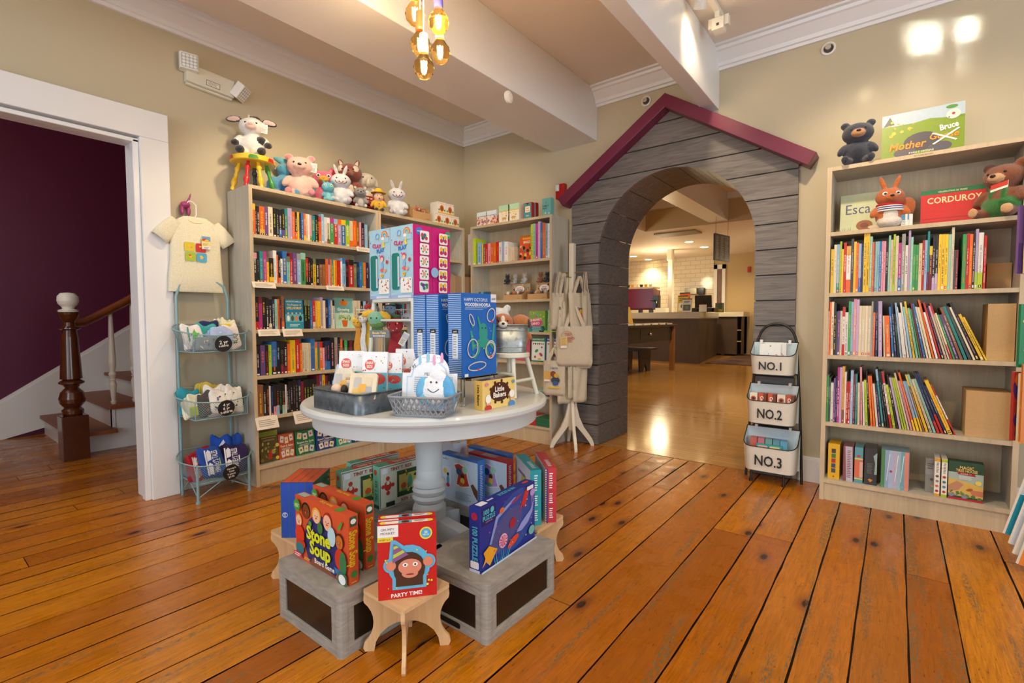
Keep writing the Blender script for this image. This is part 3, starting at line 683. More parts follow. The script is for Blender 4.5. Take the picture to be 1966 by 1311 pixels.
mixrow(ML, SL[0], 733, 800, 12, (.18, .215), 'paperback', 'corner bookcase, behind clay kits', 'paperbacks behind the clay kit boxes', .016, 5, 'NBKRHOU')
mixrow(ML, SL[2], 731, 803, 17, (.17, .21), 'paperback', 'seen under the white stool seat', 'paperbacks seen between the stool legs', .016, 6, 'KNBTUGKW')
mixrow(ML, SL[3], 776, 834, 12, (.17, .21), 'paperback', 'low row behind the stool legs', 'paperbacks low behind the stool legs', .016, 8, 'NKBSRU')
# picture books, right-hand bookcase
def pict(z, segs, end, which, lean=None):
    return book_row(MR, 'Y', z, segs, 'picture_book', '%s shelf, right bookcase' % which, 'picture books on the %s shelf of the right bookcase' % which, .014, .22, lean, end)
pict(SR[1], [(1585, 430, 9.361, '45:420:KW 80:455:YK 135:375:CS 185:370:SC.T 240:315:LY 275:455:YL 310:340:RW 360:400:WOZO 440:270:DC 490:320:YZ 535:340:OK 580:355:SI.B 625:355:NB 665:145:YK 715:145:YK 775:225:AW 820:325:OY 855:325:PI 875:320:AS 915:315:SB 950:315:BW 990:310:IW 1025:310:IR 1065:330:KW 1110:210:AC 1150:285:CO 1195:190:LK 1235:215:CW 1290:340:MW.B 1345:180:GW'),
            (1730, 430, 9.365, '55:385:WK 105:120:VI 150:240:AW 195:375:ELEE 245:375:ELEE 300:350:CR 360:300:RW 405:295:SB 450:130:TB.U 490:400:UYY 545:215:KW.V 595:215:KW.V 650:190:YK 705:190:YK 765:190:YK 825:190:AI 880:65:CG 930:470:DK 965:470:UI 1010:600:g 1080:190:EO 1150:175:RW 1205:185:OY 1265:160:KW 1310:95:VS.L 1365:160:WG.L 1455:210:g 1465:210:RW')], 1730+1515/9.365, 'second')
pict(SR[2], [(1580, 565, 9.7125, '55:315:WK 100:145:OR 140:140:CK 185:170:KY 230:320:DK 260:310:PI 305:310:CG 345:235:WRRR 395:335:WN 455:130:EL 505:140:SO 548:90:IC 605:95:VI 655:215:CW 705:215:CW 770:215:CW 820:215:CW 880:135:GE 915:130:OIK 970:130:NV 1030:130:VW 1130:400:CO 1175:400:OC 1285:235:BW 1340:160:NW 1390:370:KE 1440:160:SO 1490:240:WC'),
            (1730, 565, 9.366, '45:335:WC 110:150:WS 160:225:SAA 215:130:YK 270:250:AE 325:260:EK 365:150:UK 405:170:BW 460:225:CW 510:235:CY 570:100:OR 625:325:WG 680:150:RO 735:235:NO 790:210:CII 845:160:CRR 890:340:CW.R 940:370:EW 990:370:PW 1060:240:HW 1140:225:TE 1220:225:DE 1300:235:CW 1360:150:KI 1440:365:YK 1520:415:YK')], 1730+1570/9.366, 'third', lambda t: max(0, (t-.32))*34)
pict(SR[3], [(1578, 690, 9.366, '20:310:CO 60:290:EL 110:330:DG 145:420:WG 195:340:PI 230:300:NV 260:140:MW 300:140:VI 345:125:ZH.H 390:225:WC 420:405:RW 460:405:RW 495:195:SW 545:270:UI 590:265:TA 635:420:CW 690:140:IH 740:400:WG 780:370:LE 840:220:KW 875:300:OY 925:300:OY 975:440:WY 1025:450:NI 1080:180:TSS 1135:230:KG 1180:230:KW 1225:230:WRRR 1280:460:LK'),
            (1700, 700, 9.04, '190:200:KW 240:230:VG 295:235:LE 340:235:LE 385:155:CW 435:290:IR 490:150:OC.Y 545:300:SO.Y 610:300:SO.Y 655:185:HYY 700:185:YAA 770:265:CH 835:260:AG 900:175:NG.R 970:175:NG.R 1035:380:NW 1090:290:YO 1200:380:WRRR')], 1700+1240/9.04, 'fourth', lambda t: max(0, (t-.25))*30)
# bookcase left of the tote stand
book_row(MC, '', SC[0], [(890, 420, 11.234, '95:340:WI 190:430:LY 300:520:SB 390:540:YC 420:540:HW 465:540:RI 520:530:IR 580:530:OI 645:520:OY 700:500:RO 760:510:WK 820:490:SI 880:500:WI 960:600:CI 1030:610:CI 1095:600:g 1450:120:LK 1500:110:AK 1550:110:MK 1600:60:VC 1650:90:BG 1700:90:OZ 1760:100:SK 1810:100:WS 1860:30:TB')], 'story_book', 'bookcase left of tote stand', 'story books on the corner bookcase top shelf', .014, .15, None, 890+1912/11.234)

# ---------------------------------------------------------------- shelf cards
def quadcard(pts, M, setback, label):
    iM = M.inverted(); o3 = iM @ Vector((0, 0, CAM_H)); vs = []
    for px, py in pts:
        ld = iM.to_3x3() @ ray(px, py); vs.append(o3+ld*((setback-o3.y)/ld.y))
    x0 = min(v.x for v in vs); x1 = max(v.x for v in vs); z0 = min(v.z for v in vs); z1 = max(v.z for v in vs)
    h = z1-z0; mb = MB(); mb.M = Matrix.Rotation(radians(-22), 4, 'X')
    mb.box(0, x1-x0, -.001, .001, -h*.93, 0, 'e8dccb', 'paper')
    f = Face(mb, (0, -.001, -h*.93), (1, 0, 0), (0, 0, 1), x1-x0, h*.93, 'paper'); f.lines(.1, .2, .9, .8, 4, 'a89c8c', seed=int(x0*100))
    mb.M = Matrix(); mb.box(.01, x1-x0-.01, -.001, .045, 0, .0016, 'e8dccb', 'paper')
    o = mb.build('shelf_card'); o.matrix_world = M @ Matrix.Translation((x0, -.003, z1)); tagged(o, label, 'card', 'white shelf cards'); return o
for (a, b_, c, d), z, lb in [((683, 476, 712, 489), SL[0], 'white shelf card hooked on the top shelf beside the clay kit boxes'),
        ((483, 547, 528, 562), SL[1], 'white shelf card at the left end of the second shelf'), ((625, 550, 659, 561), SL[1], 'white shelf card near the right end of the second shelf'),
        ((494, 636, 536, 649), SL[2], 'white shelf card at the left end of the third shelf'), ((541, 636, 579, 651), SL[2], 'white shelf card below the teal book facing out'),
        ((489, 807, 532, 825), SL[4], 'white shelf card under the fifth shelf at its left end'), ((562, 797, 600, 815), SL[4], 'white shelf card under the fifth shelf beside the table top')]:
    o = quadcard([(a, b_), (c, d)], ML, 0, lb); o.location.z = z+.0008
# ---------------------------------------------------------------- soft toys and printed goods
def lp(M, sb, px, py):
    iM = M.inverted(); lo = iM @ Vector((0, 0, CAM_H)); ld = iM.to_3x3() @ ray(px, py); p = lo+ld*((sb-lo.y)/ld.y); return p.x, p.z
def _ico(R, sub=3):
    bm = bmesh.new(); bmesh.ops.create_icosphere(bm, subdivisions=sub, radius=1); bmesh.ops.transform(bm, matrix=R, verts=bm.verts)
    v = [tuple(a.co) for a in bm.verts]; f = [[b.index for b in a.verts] for a in bm.faces]; bm.free(); return v, f
def blob(name, parts, parent=None, voxel=.006, mat='plush', smooth=4, fur=.0):
    """one continuous skin grown round overlapping ellipsoids; parts: (centre, radii, (rx,ry,rz) degrees, colour)"""
    vs, fs, inv = [], [], []
    for c, r, e, col in parts:
        R = Matrix.Translation(c) @ euler(*[radians(a) for a in e]) @ Matrix.Diagonal((*r, 1))
        v, f = _ico(R); n = len(vs); vs += v; fs += [[n+i for i in q] for q in f]; inv.append((R.inverted(), lin(col), min(r)))
    me = bpy.data.meshes.new('tmp'); me.from_pydata(vs, [], fs); o = bpy.data.objects.new('tmp', me); COL.objects.link(o)
    m = o.modifiers.new('r', 'REMESH'); m.mode = 'VOXEL'; m.voxel_size = voxel; m.use_smooth_shade = True
    m = o.modifiers.new('s', 'SMOOTH'); m.iterations = smooth; m.factor = .5
    dg = bpy.context.evaluated_depsgraph_get(); out = bpy.data.meshes.new_from_object(o.evaluated_get(dg)); bpy.data.objects.remove(o); bpy.data.meshes.remove(me)
    out.name = name
    a = out.attributes.new('Col', 'FLOAT_COLOR', 'FACE'); cols = []
    for p in out.polygons:
        best = None
        for k, (im, col, mr) in enumerate(inv):
            d = ((im @ p.center).length-1)*mr-.00001*k
            if best is None or d < best[0]: best = (d, col)
        cols += [*best[1], 1.0]
    a.data.foreach_set('color', cols); out.polygons.foreach_set('use_smooth', [True]*len(out.polygons))
    out.materials.clear(); out.materials.append(MATS[mat])
    ob = bpy.data.objects.new(name, out); COL.objects.link(ob)
    if parent: ob.parent = parent
    return ob
def dot(name, parent, c, r, col, mat='gloss', rad=None, **k):
    mb = MB(); mb.ell(c, rad or (r, r*.6, r), col, mat, n=12, k=8); return mb.build(name, parent, **k)
def hangtag(parent, c, w=.03, h=.05, col='f1ede2', rz=20, tilt=12):
    mb = MB(); mb.M = Matrix.Translation(c) @ euler(radians(tilt), 0, radians(rz)); mb.box(-w/2, w/2, -.0006, .0006, -h, 0, col, 'paper')
    f = Face(mb, (-w/2, -.0007, -h), (1, 0, 0), (0, 0, 1), w, h, 'print'); f.rect(.1, .55, .9, .9, 'c8cfd8'); f.lines(.15, .1, .85, .5, 4, '8a8a8a')
    return mb.build('tag', parent)
def plush(name, label, M, h, col, belly=None, ear='round', earc=None, inner=None, face=None, arm=None, leg=None, nose='1d1a1a', eye='141414', extra=(), group=None, tag=True, snout=True, headr=.24, voxel=None, eyew=False, legs=True):
    t = thing(name, label, 'soft toy', group=group); t.matrix_world = M @ Matrix.Diagonal((1.14, 1.10, 1, 1)) if h > .2 else M
    belly = belly or col; earc = earc or col; inner = inner or earc; face = face or col; arm = arm or col; leg = leg or col
    H = headr; hz = .58+H*.55
    P = [((0, 0, .28), (.235, .19, .30), (0, 0, 0), col), ((0, -.055, .28), (.17, .155, .22), (0, 0, 0), belly), ((0, -.02, hz), (H, H*.88, H*.86), (0, 0, 0), col)]
    for s in (-1, 1):
        P.append(((s*.245, -.06, .38), (.075, .08, .17), (-25, -s*28, 0), arm))
        if legs: P.append(((s*.17, -.20, .085), (.085, .16, .085), (0, 0, s*18), leg)); P.append(((s*.21, -.335, .10), (.072, .04, .085), (0, 0, s*18), inner if inner != earc else leg))
        if ear == 'round': P += [((s*H*.78, .0, hz+H*.78), (.085, .05, .085), (0, s*10, 0), earc), ((s*H*.78, -.035, hz+H*.78), (.055, .03, .055), (0, s*10, 0), inner)]
        if ear == 'side': P += [((s*H*1.35, .0, hz+H*.62), (.15, .045, .08), (0, s*14, 0), earc), ((s*H*1.35, -.03, hz+H*.60), (.115, .03, .052), (0, s*14, 0), inner)]
        if ear == 'long': P += [((s*H*.45, .0, hz+H*1.25), (.052, .035, .20), (0, s*16, 0), earc), ((s*H*.45, -.025, hz+H*1.25), (.028, .02, .15), (0, s*16, 0), inner)]
        if ear == 'droop': P += [((s*H*.98, -.01, hz-.02), (.06, .07, .16), (0, -s*12, 0), earc)]
        if ear == 'point': P += [((s*H*.62, 0, hz+H*.92), (.06, .035, .11), (0, s*18, 0), earc), ((s*H*.62, -.02, hz+H*.90), (.035, .025, .07), (0, s*18, 0), inner)]
    if snout: P.append(((0, -H*.86, hz-H*.18), (H*.42, H*.36, H*.32), (0, 0, 0), face))
    P += list(extra)
    P = [(tuple(h*a for a in c), tuple(h*a for a in r), e, cc) for c, r, e, cc in P]
    blob('body', P, t, voxel or max(.0035, h*.022))
    for s in (-1, 1):
        if eyew: dot('eye', t, (s*H*.42*h, -H*.80*h, (hz+H*.18)*h), H*.20*h, 'f4f2ec'); dot('pupil', t, (s*H*.42*h, (-H*.80-.028)*h, (hz+H*.18)*h), H*.10*h, eye)
        else: dot('eye', t, (s*H*.40*h, -H*.83*h, (hz+H*.16)*h), H*.095*h, eye)
    if snout: dot('nose', t, (0, -H*1.20*h, (hz-H*.08)*h), H*.13*h, nose, rad=(H*.15*h, H*.08*h, H*.11*h))
    if tag: hangtag(t, (H*1.0*h, -H*.5*h, (hz+H*.3)*h), h*.12, h*.2)
    return t
def place(M, sb, px, z, yaw=0):
    """frame of something standing at height z, its axis seen at pixel column px, setback sb behind the front edge"""
    iM = M.inverted(); py = 500.0
    if M is ML and yaw: yaw = -28-yaw*.3
    for _ in range(6):
        x, zz = lp(M, sb, px, py); wv = M @ Vector((x, sb, z))-Vector((0, 0, CAM_H)); py = 655.5-F_PX*wv.dot(up)/wv.dot(fw)
    return M @ Matrix.Translation((x, sb, z)) @ Matrix.Rotation(radians(yaw), 4, 'Z')
TL, TR_, TC_ = 1.9256, 1.9456, 1.9456
# painted stool with the cow
Ms = place(ML, .17, 487, TL)
t = thing('painted_stool', 'small round stool painted red and yellow with red, yellow, green and black turned legs', 'stool'); t.matrix_world = Ms
mb = MB(); mb.lathe([(.125, .175), (.135, .18), (.135, .205), (.128, .212)], 'e8c02a', 'paint', 32); 
for k, (a, c_) in enumerate([(.4, 'c4262b'), (1.7, '3f8a36'), (2.9, 'c4262b'), (4.1, '3f8a36'), (5.0, 'c4262b')]):
    vs = []
    for j in range(7):
        u = a+.42*j/6; vs += [(.1362*cos(u), .1362*sin(u), .182), (.1362*cos(u), .1362*sin(u), .205-(.012 if j in (0, 6) else 0))]
    mb.add(vs, [(2*j, 2*j+2, 2*j+3, 2*j+1) for j in range(6)], c_, 'paint')
mb.build('seat', t)
for a, c_ in ((225, 'c4262b'), (268, 'e8b81a'), (325, '3f8f36'), (60, '2a2624'), (150, 'e8b81a')):
    u = radians(a); mb = MB(); d = Vector((cos(u), sin(u), 0)); n = 14
    prof = [.013, .013, .010, .016, .019, .017, .013, .010, .013, .010, .014, .018, .013, .010, .011]
    mb.tube([d*(.125-.045*k/14)+Vector((0, 0, .176*k/14)) for k in range(15)], prof, c_, 'paint', 12); mb.build('leg', t, label={'c4262b': 'red leg', 'e8b81a': 'yellow leg', '3f8f36': 'green leg', '2a2624': 'black leg'}[c_])
Bk, Wh = '1e1c1c', 'efece6'
plush('plush_cow', 'white plush cow with black patches sitting on the painted stool', Ms @ Matrix.Translation((0, .0, .213)) @ Matrix.Rotation(radians(-30), 4, 'Z'), .285, Wh, ear='side', earc=Bk, inner='e9c4bd', face='f0cdc4', arm=Wh, leg=Wh,
      extra=[((-.30, -.12, .30), (.075, .08, .07), (0, 0, 0), Bk), ((.30, -.12, .30), (.075, .08, .07), (0, 0, 0), Bk), ((-.19, -.33, .09), (.085, .08, .09), (0, 0, 0), Bk), ((.19, -.33, .09), (.085, .08, .09), (0, 0, 0), Bk),
             ((.17, -.09, .40), (.09, .10, .10), (0, 0, 0), Bk), ((.06, .02, .93), (.10, .10, .05), (0, 0, 0), Bk), ((-.05, 0, .96), (.03, .03, .06), (0, 0, 0), 'e4d8c4')], nose='d9a9a0')
# toys along the top of the doorway bookcase
plush('plush_bear', 'pink fluffy plush bear with white hang tag on top of the left bookcase', place(ML, .13, 578, TL, 12), .31, 'f0bfb0', 'f3c9bb', 'round', inner='e58f98', headr=.26, eye='3a2a26')
t = plush('plush_turtle', 'blue plush sea turtle half hidden behind the pink bear', place(ML, .22, 548, TL, 1), .30, '4f9fc4', '2f6fa8', 'none', snout=False, tag=False, extra=[((.02, 0, .86), (.26, .06, .08), (0, 22, 0), '6bb8cc'), ((-.26, -.05, .25), (.16, .05, .07), (0, -35, 0), '6bb8cc')], headr=.17)
plush('plush_owl', 'bright pink big-eyed plush owl with teal wings behind the white rabbit', place(ML, .20, 622, TL, 8), .27, 'e8668c', 'f08aa4', 'point', earc='d8325e', inner='e88aa0', arm='3f9fb0', snout=True, face='eeb21e', nose='eeb21e', eyew=True, headr=.27)
Mc = place(ML, .20, 688, TL)
t = thing('toy_wagon', 'red toy wagon with rail sides carrying the brown fox and cream elephant plush', 'wagon'); t.matrix_world = Mc
mb = MB()
for z in (.055, .075): mb.box(-.19, .19, -.07, .09, z-.008, z, 'b3141c', 'paint')
mb.build('tray', t)
mb = MB()
for z in (.105, .13):
    for a, b_ in (((-.19, -.07), (.19, -.07)), ((-.19, .09), (.19, .09)), ((-.19, -.07), (-.19, .09)), ((.19, -.07), (.19, .09))): mb.tube([(*a, z), (*b_, z)], .005, 'b3141c', 'paint')
for x in (-.19, -.06, .06, .19):
    for y in (-.07, .09): mb.tube([(x, y, .06), (x, y, .132)], .004, 'b3141c', 'paint')
mb.box(-.20, -.185, .0, .09, .06, .30, 'b3141c', 'paint'); mb.build('rail', t)
for x in (-.13, .13):
    for y in (-.075, .095):
        mb = MB(); mb.M = Matrix.Translation((x, y, .028)) @ Matrix.Rotation(radians(90), 4, 'X'); mb.lathe([(.027, -.006), (.027, .006), (.01, .008)], '2a2626', 'plain', 18); mb.build('wheel', t)
plush('plush_fox', 'large russet plush fox with cream cheeks sitting in the red wagon', Mc @ Matrix.Translation((-.065, .02, .077)) @ Matrix.Rotation(radians(-40), 4, 'Z'), .30, '8e3b1e', 'efe2cc', 'point', inner='efe0c8', face='8e3b1e', headr=.29, tag=False,
      extra=[((-.17, -.16, .80), (.06, .10, .10), (0, 0, 20), 'efe2cc'), ((.17, -.16, .80), (.06, .10, .10), (0, 0, -20), 'efe2cc'), ((0, -.30, .62), (.12, .14, .09), (0, 0, 0), '7f3219')])
plush('plush_elephant', 'cream plush elephant with drooping ears at the right end of the red wagon', Mc @ Matrix.Translation((.085, .02, .077)) @ Matrix.Rotation(radians(-22), 4, 'Z'), .27, 'e6dac6', 'ece2d0', 'droop', headr=.27, tag=False, snout=False, extra=[((0, -.30, .60), (.06, .08, .15), (20, 0, 0), 'e6dac6')])
def rabbit(px, yaw, label):
    t = plush('plush_rabbit', label, place(ML, .055, px, TL, yaw), .235, 'dfe0e6', 'e4e5ea', 'long', inner='c8c4cc', snout=False, headr=.27, tag=False)
    mb = MB(); h = .235; hz = .58+.27*.55
    for s_, c_, dz, k in ((1.0, '1a1414', 0, 0), (.45, 'c0392b', -.02, 1)):
        pts = [(.16*s_*cos(a), -.10*s_*abs(sin(a))*1.0) for a in [pi*i/12 for i in range(13)]]
        R = .27*.93
        vs = [(x*h, -(sqrt(max(.001, 1-(x/.27)**2-((z+dz-.03)/.235)**2))*.238+.028+.001*k)*h, (hz-.03+z+dz)*h) for x, z in pts]
        mb.add(vs, [tuple(range(len(vs)))], c_, 'print')
    mb.build('mouth', t); mb = MB(); mb.box(-.018*h, .018*h, -.272*h, -.262*h, (hz-.085)*h, (hz-.04)*h, 'ffffff', 'print'); mb.build('tooth', t); return t
rabbit(655, 10, 'white plush rabbit with open laughing mouth, in front of the red wagon'); rabbit(762, 6, 'white plush rabbit laughing beside the doll, nearest the corner')
plush('plush_fish', 'aqua spiky round plush fish creature leaning on the white rabbit', place(ML, .05, 630, TL, -10), .135, '5fb9cc', '8fd3dc', 'point', earc='3f9fb8', snout=False, tag=False, headr=.33, eyew=True, extra=[((0, .05, 1.02), (.05, .05, .12), (0, 0, 0), '3f9fb8')])
plush('plush_koala', 'grey plush koala with hang tags between the rabbit and the doll', place(ML, .06, 692, TL, 1), .165, '8f8d8c', 'c9c6c2', 'round', earc='7c7a79', inner='d6d2cf', headr=.29)
Md = place(ML, .045, 727, TL, 1)
t = thing('rag_doll', 'rag doll with red hair, yellow coat and yellow brimmed hat', 'doll'); t.matrix_world = Md
h = .19
blob('body', [((0, 0, .25*h), (.20*h, .15*h, .25*h), (0, 0, 0), 'e5b11e'), ((0, -.02*h, .62*h), (.20*h, .18*h, .20*h), (0, 0, 0), 'efc6a4'), ((-.24*h, -.05*h, .33*h), (.07*h, .07*h, .17*h), (0, 30, 0), 'e5b11e'), ((.24*h, -.05*h, .33*h), (.07*h, .07*h, .17*h), (0, -30, 0), 'e5b11e'),
              ((-.12*h, -.22*h, .07*h), (.08*h, .14*h, .07*h), (0, 0, 0), '201c1e'), ((.12*h, -.22*h, .07*h), (.08*h, .14*h, .07*h), (0, 0, 0), '201c1e')], t, .004)
blob('hair', [((0, .06*h, .62*h), (.24*h, .17*h, .23*h), (0, 0, 0), 'a3261c'), ((-.19*h, 0, .45*h), (.07*h, .08*h, .2*h), (0, 0, 0), 'a3261c'), ((.19*h, 0, .45*h), (.07*h, .08*h, .2*h), (0, 0, 0), 'a3261c')], t, .004)
mb = MB(); mb.lathe([(.001, .98*h), (.12*h, .96*h), (.17*h, .86*h), (.18*h, .80*h), (.31*h, .79*h), (.31*h, .775*h), (.18*h, .78*h)], 'e5b11e', 'fabric', 20, cap=False); mb.build('hat', t)
for s in (-1, 1): dot('eye', t, (s*.07*h, -.195*h, .65*h), .018*h, '141414')
dot('mouth', t, (0, -.197*h, .53*h), .03*h, 'b3261c')
for z in (.2, .32): dot('button', t, (0, -.155*h, z*h), .02*h, '2a2a2a')
# wooden display sign and fox box near the corner
def openbox(name, label, cat, M, w, d, h, col, cut=.5, group=None, inner=None, txt=None):
    t = thing(name, label, cat, group=group); t.matrix_world = M; T = .003; mb = MB(); f_ = h*cut
    mb.box(-w/2, w/2, 0, d, 0, T, col, 'paper')
    mb.box(-w/2, w/2, 0, T, T, f_, col, 'paper'); mb.box(-w/2, w/2, d-T, d, T, h, col, 'paper')
    for s in (-1, 1):
        x0, x1 = (s*w/2-(T if s > 0 else 0), s*w/2+(T if s < 0 else 0))
        vs = [(x, y, z) for x in (x0, x1) for y, z in ((T, T), (d-T, T), (d-T, h), (T+(d-T)*.35, h), (T, f_))]
        mb.add(vs, [(0, 1, 2, 3, 4), (9, 8, 7, 6, 5)]+[(i, (i+1) % 5, 5+(i+1) % 5, 5+i) for i in range(5)], col, 'paper')
    if txt: Face(mb, (-w/2, 0, 0), (1, 0, 0), (0, 0, 1), w, f_).text(txt, .82, .3, .18, '8a6a48', sp=.9)
    mb.build('carton', t); return t
CB = 'c39a68'
Mf = place(ML, .03, 810, TL); openbox('display_carton', 'open cardboard counter box of small fox toys on top near the corner', 'box', Mf, .20, .12, .13, CB, .55, txt='douglas')
for i, (x, y, z) in enumerate([(-.055, .05, .055), (.0, .05, .075), (.055, .05, .055), (.03, .085, .08)]):
    plush('toy_fox', ['small fox toy at the left of the cardboard counter box', 'small fox toy standing highest in the cardboard counter box', 'small fox toy at the right of the cardboard counter box', 'small fox toy at the back of the cardboard counter box'][i], Mf @ Matrix.Translation((x, y, z-.05)) @ Matrix.Rotation(radians(-20+13*i), 4, 'Z'), .11, 'c8702e', 'efe2cc', 'point', face='efe2cc', tag=False, group='small fox toys in the counter box', voxel=.004)
x0, z0 = lp(ML, .03, 835, 420); x1, _ = lp(ML, .03, 882, 432); cw = (x1-x0)/3
mugs = [(0, 0, 'first'), (1, 0, 'middle'), (2, 0, 'last'), (.35, 1, 'ul'), (1.35, 1, 'ur')]
for i, (k, lv, nm) in enumerate(mugs):
    mb = MB(); s = cw*.96; mb.box(0, s, 0, s, 0, s, 'f3ede2', 'print')
    f = Face(mb, (0, 0, 0), (1, 0, 0), (0, 0, 1), s, s); f.disc(.5, .45, .26, 'd9762a', ry=.3); f.disc(.5, .45, .16, 'a8481c', ry=.2); f.rect(0, 0, 1, .12, 'efc02a'); f.disc(.15, .3, .1, '6aa84a'); f.disc(.85, .3, .1, '6aa84a'); [f.disc(.12+.2*q, .88, .04, 'e4781c') for q in range(5)]
    o = mb.build('gift_box'); o.matrix_world = ML @ Matrix.Translation((x0+k*cw, .03, TL+lv*cw*.965+.0004))
    tagged(o, ['small white and orange cube box, left of the bottom three near the corner', 'small white and orange cube box, middle of the bottom three near the corner', 'small white and orange cube box nearest the room corner', 'small white and orange cube box, left one stacked on top', 'small white and orange cube box, right one stacked on top'][i], 'box', 'small cube boxes stacked on top of the bookcase')
# goods on top of the corner bookcase
def carton(name, label, cat, M, w, d, h, col, art=None, group=None, mat='print', side=None, bevel=0, top=None, tart=None, sart=None):
    mb = MB(); mb.box(-w/2, w/2, 0, d, 0, h, col, mat, cols=[side or col, side or col, col, col, col, top or col])
    if art: art(Face(mb, (-w/2, 0, 0), (1, 0, 0), (0, 0, 1), w, h))
    if sart: sart(Face(mb, (w/2, 0, 0), (0, 1, 0), (0, 0, 1), d, h)); sart(Face(mb, (-w/2, d, 0), (0, -1, 0), (0, 0, 1), d, h))
    if tart: tart(Face(mb, (-w/2, 0, h), (1, 0, 0), (0, 1, 0), w, d))
    o = mb.build(name, bevel=bevel); o.matrix_world = M; tagged(o, label, cat, group); return o
def confetti(f, n, cols, y0, y1, r=(.02, .05), seed=1, x0=.04, x1=.96):
    rr = random.Random(seed)
    for _ in range(n):
        k = rr.random(); x, y, q, c = rr.uniform(x0, x1), rr.uniform(y0, y1), rr.uniform(*r), rr.choice(cols)
        if k < .6: f.disc(x, y, q, c, n=10)
        else: f.disc(x, y, q, c, ry=q*.4, rot=rr.uniform(0, 180), n=8)
        f.k -= .45
    f.k += 1
def wdt(M, sb, px0, px1, py): return lp(M, sb, px1, py)[0]-lp(M, sb, px0, py)[0]
W1 = wdt(MC, .02, 916, 936, 420)
for i, (px, lb) in enumerate([(925, 'small box with pale blue lid and coral floral sides, left of the pair'), (943, 'small box with pale blue lid and coral floral sides, right of the pair')]):
    def a1(f): f.rect(0, 0, 1, .68, 'efe3d6'); confetti(f, 26, ['d9512c', 'c33f2a', 'e58a5a', '6a86c4'], .05, .62, (.05, .10), 3+i); f.rect(0, .66, 1, .70, '8a94c8')
    carton('gift_box', lb, 'box', place(MC, .02, px, TC_), W1*.93, .13, .125, 'e4f0f2', a1, 'coral floral boxes on the corner bookcase', sart=lambda f: (f.rect(0, 0, 1, .68, 'e8d4c2'), confetti(f, 20, ['d9512c', 'e58a5a'], .05, .6, (.05, .1), 9)))
for i, (px, lb) in enumerate([(968, 'cream box with deer print and mint lid, left of the pair'), (986, 'cream box with deer print and mint lid, right of the pair')]):
    def a2(f): f.rect(0, .68, 1, 1, 'b5e0b8'); f.rect(0, .62, 1, .68, 'e8c25a'); confetti(f, 14, ['f3d9a0', 'efc97a'], .35, .6, (.04, .07), 5+i); f.disc(.5, .22, .22, 'd9a55a', ry=.09); f.rect(.35, .06, .40, .2, 'd9a55a'); f.rect(.6, .06, .65, .2, 'd9a55a'); f.disc(.72, .36, .07, 'd9a55a')
    carton('gift_box', lb, 'box', place(MC, .02, px, TC_), W1*.93, .10, .15, 'f4ecd8', a2, 'deer print boxes on the corner bookcase', top='b5e0b8')
def a3(f):
    f.rect(.06, .04, .94, .96, '3f9aa0'); f.rrect(.17, .36, .83, .80, '7a1e22', .05); f.rrect(.2, .385, .8, .775, 'efe6cf', .05); f.text("Kids'", .5, .66, .085, 'b3322a', .01); f.text('Trivia', .5, .50, .085, 'b3322a', .01); f.rect(.38, .88, .62, .96, '22201e'); f.text('500+', .5, .18, .09, 'efe6cf', .02)
for i, (dx, lb) in enumerate([(0, 'red edged trivia card box facing out, front one'), (.014, 'red edged trivia card box behind the front one')]):
    Mx = place(MC, .02, 1013, TC_, -4) @ Matrix.Translation((dx, i*.04, 0))
    carton('card_box', lb, 'box', Mx, .092, .036, .135, 'a82a2a', a3, 'trivia card boxes on the corner bookcase')
def a4(f): f.text('FAMILY', .42, .56, .10, '1c3c44', .02, fit=.7); f.text('PLAY', .34, .42, .10, '1c3c44', .02, fit=.5); f.poly([(.4, .72), (.5, .72), (.46, .86)], 'c23f3a'); f.disc(.18, .12, .06, 'e8b23a', ry=.09); f.disc(.4, .14, .07, 'e4e0d2', ry=.11); f.disc(.8, .12, .06, 'e8e4d4', ry=.09)
carton('card_box', 'teal family game card box at the right end of the corner bookcase top', 'box', place(MC, .02, 1049, TC_), .088, .05, .145, '6fb5ac', a4)
# bingo box facing out and the goods on the lower shelves of the corner bookcase
def cover(name, label, M, sb, pl, pr, pb, pt, zs, col, art, thick=.02, tilt=6, cat='book', group=None, px2=None, mat='print', hh=None, sart=None):
    xa, _ = lp(M, sb, pl, pb); xb, _ = lp(M, sb, pr, pb); _, zt = lp(M, sb, (pl+pr)/2, pt); h = hh or (zt-zs)
    mb = MB(); w = xb-xa; mb.box(0, w, 0, thick, 0, h, col, mat, cols=[col, col, col, col, 'e6ddc8' if cat == 'book' else col, 'e6ddc8' if cat == 'book' else col])
    if art: art(Face(mb, (0, 0, 0), (1, 0, 0), (0, 0, 1), w, h))
    o = mb.build(name); o.matrix_world = M @ Matrix.Translation((xa, sb, zs+.0006)) @ Matrix.Rotation(radians(-tilt), 4, 'X'); tagged(o, label, cat, group); return o
def a5(f): f.rect(0, .96, 1, 1, '8a7a1e'); f.text('SPANISH', .60, .88, .075, 'f2d23a', .02, fit=.7); f.text('BINGO', .62, .74, .10, 'f4ead2', .03, fit=.6); confetti(f, 22, ['e8c06a', '2f8a8a', 'c9322c', 'f0e2c4', '2a2a2a', 'e58a7a'], .06, .62, (.07, .13), 4)
cover('game_box', 'orange bingo game box facing out between the story books', MC, .05, 997, 1019, 497, 452, SC[0], 'd9541c', a5, .04, 3, 'box')
Mp = [place(MC, .02, 984, SC[1]), place(MC, .02, 1031, SC[1])]
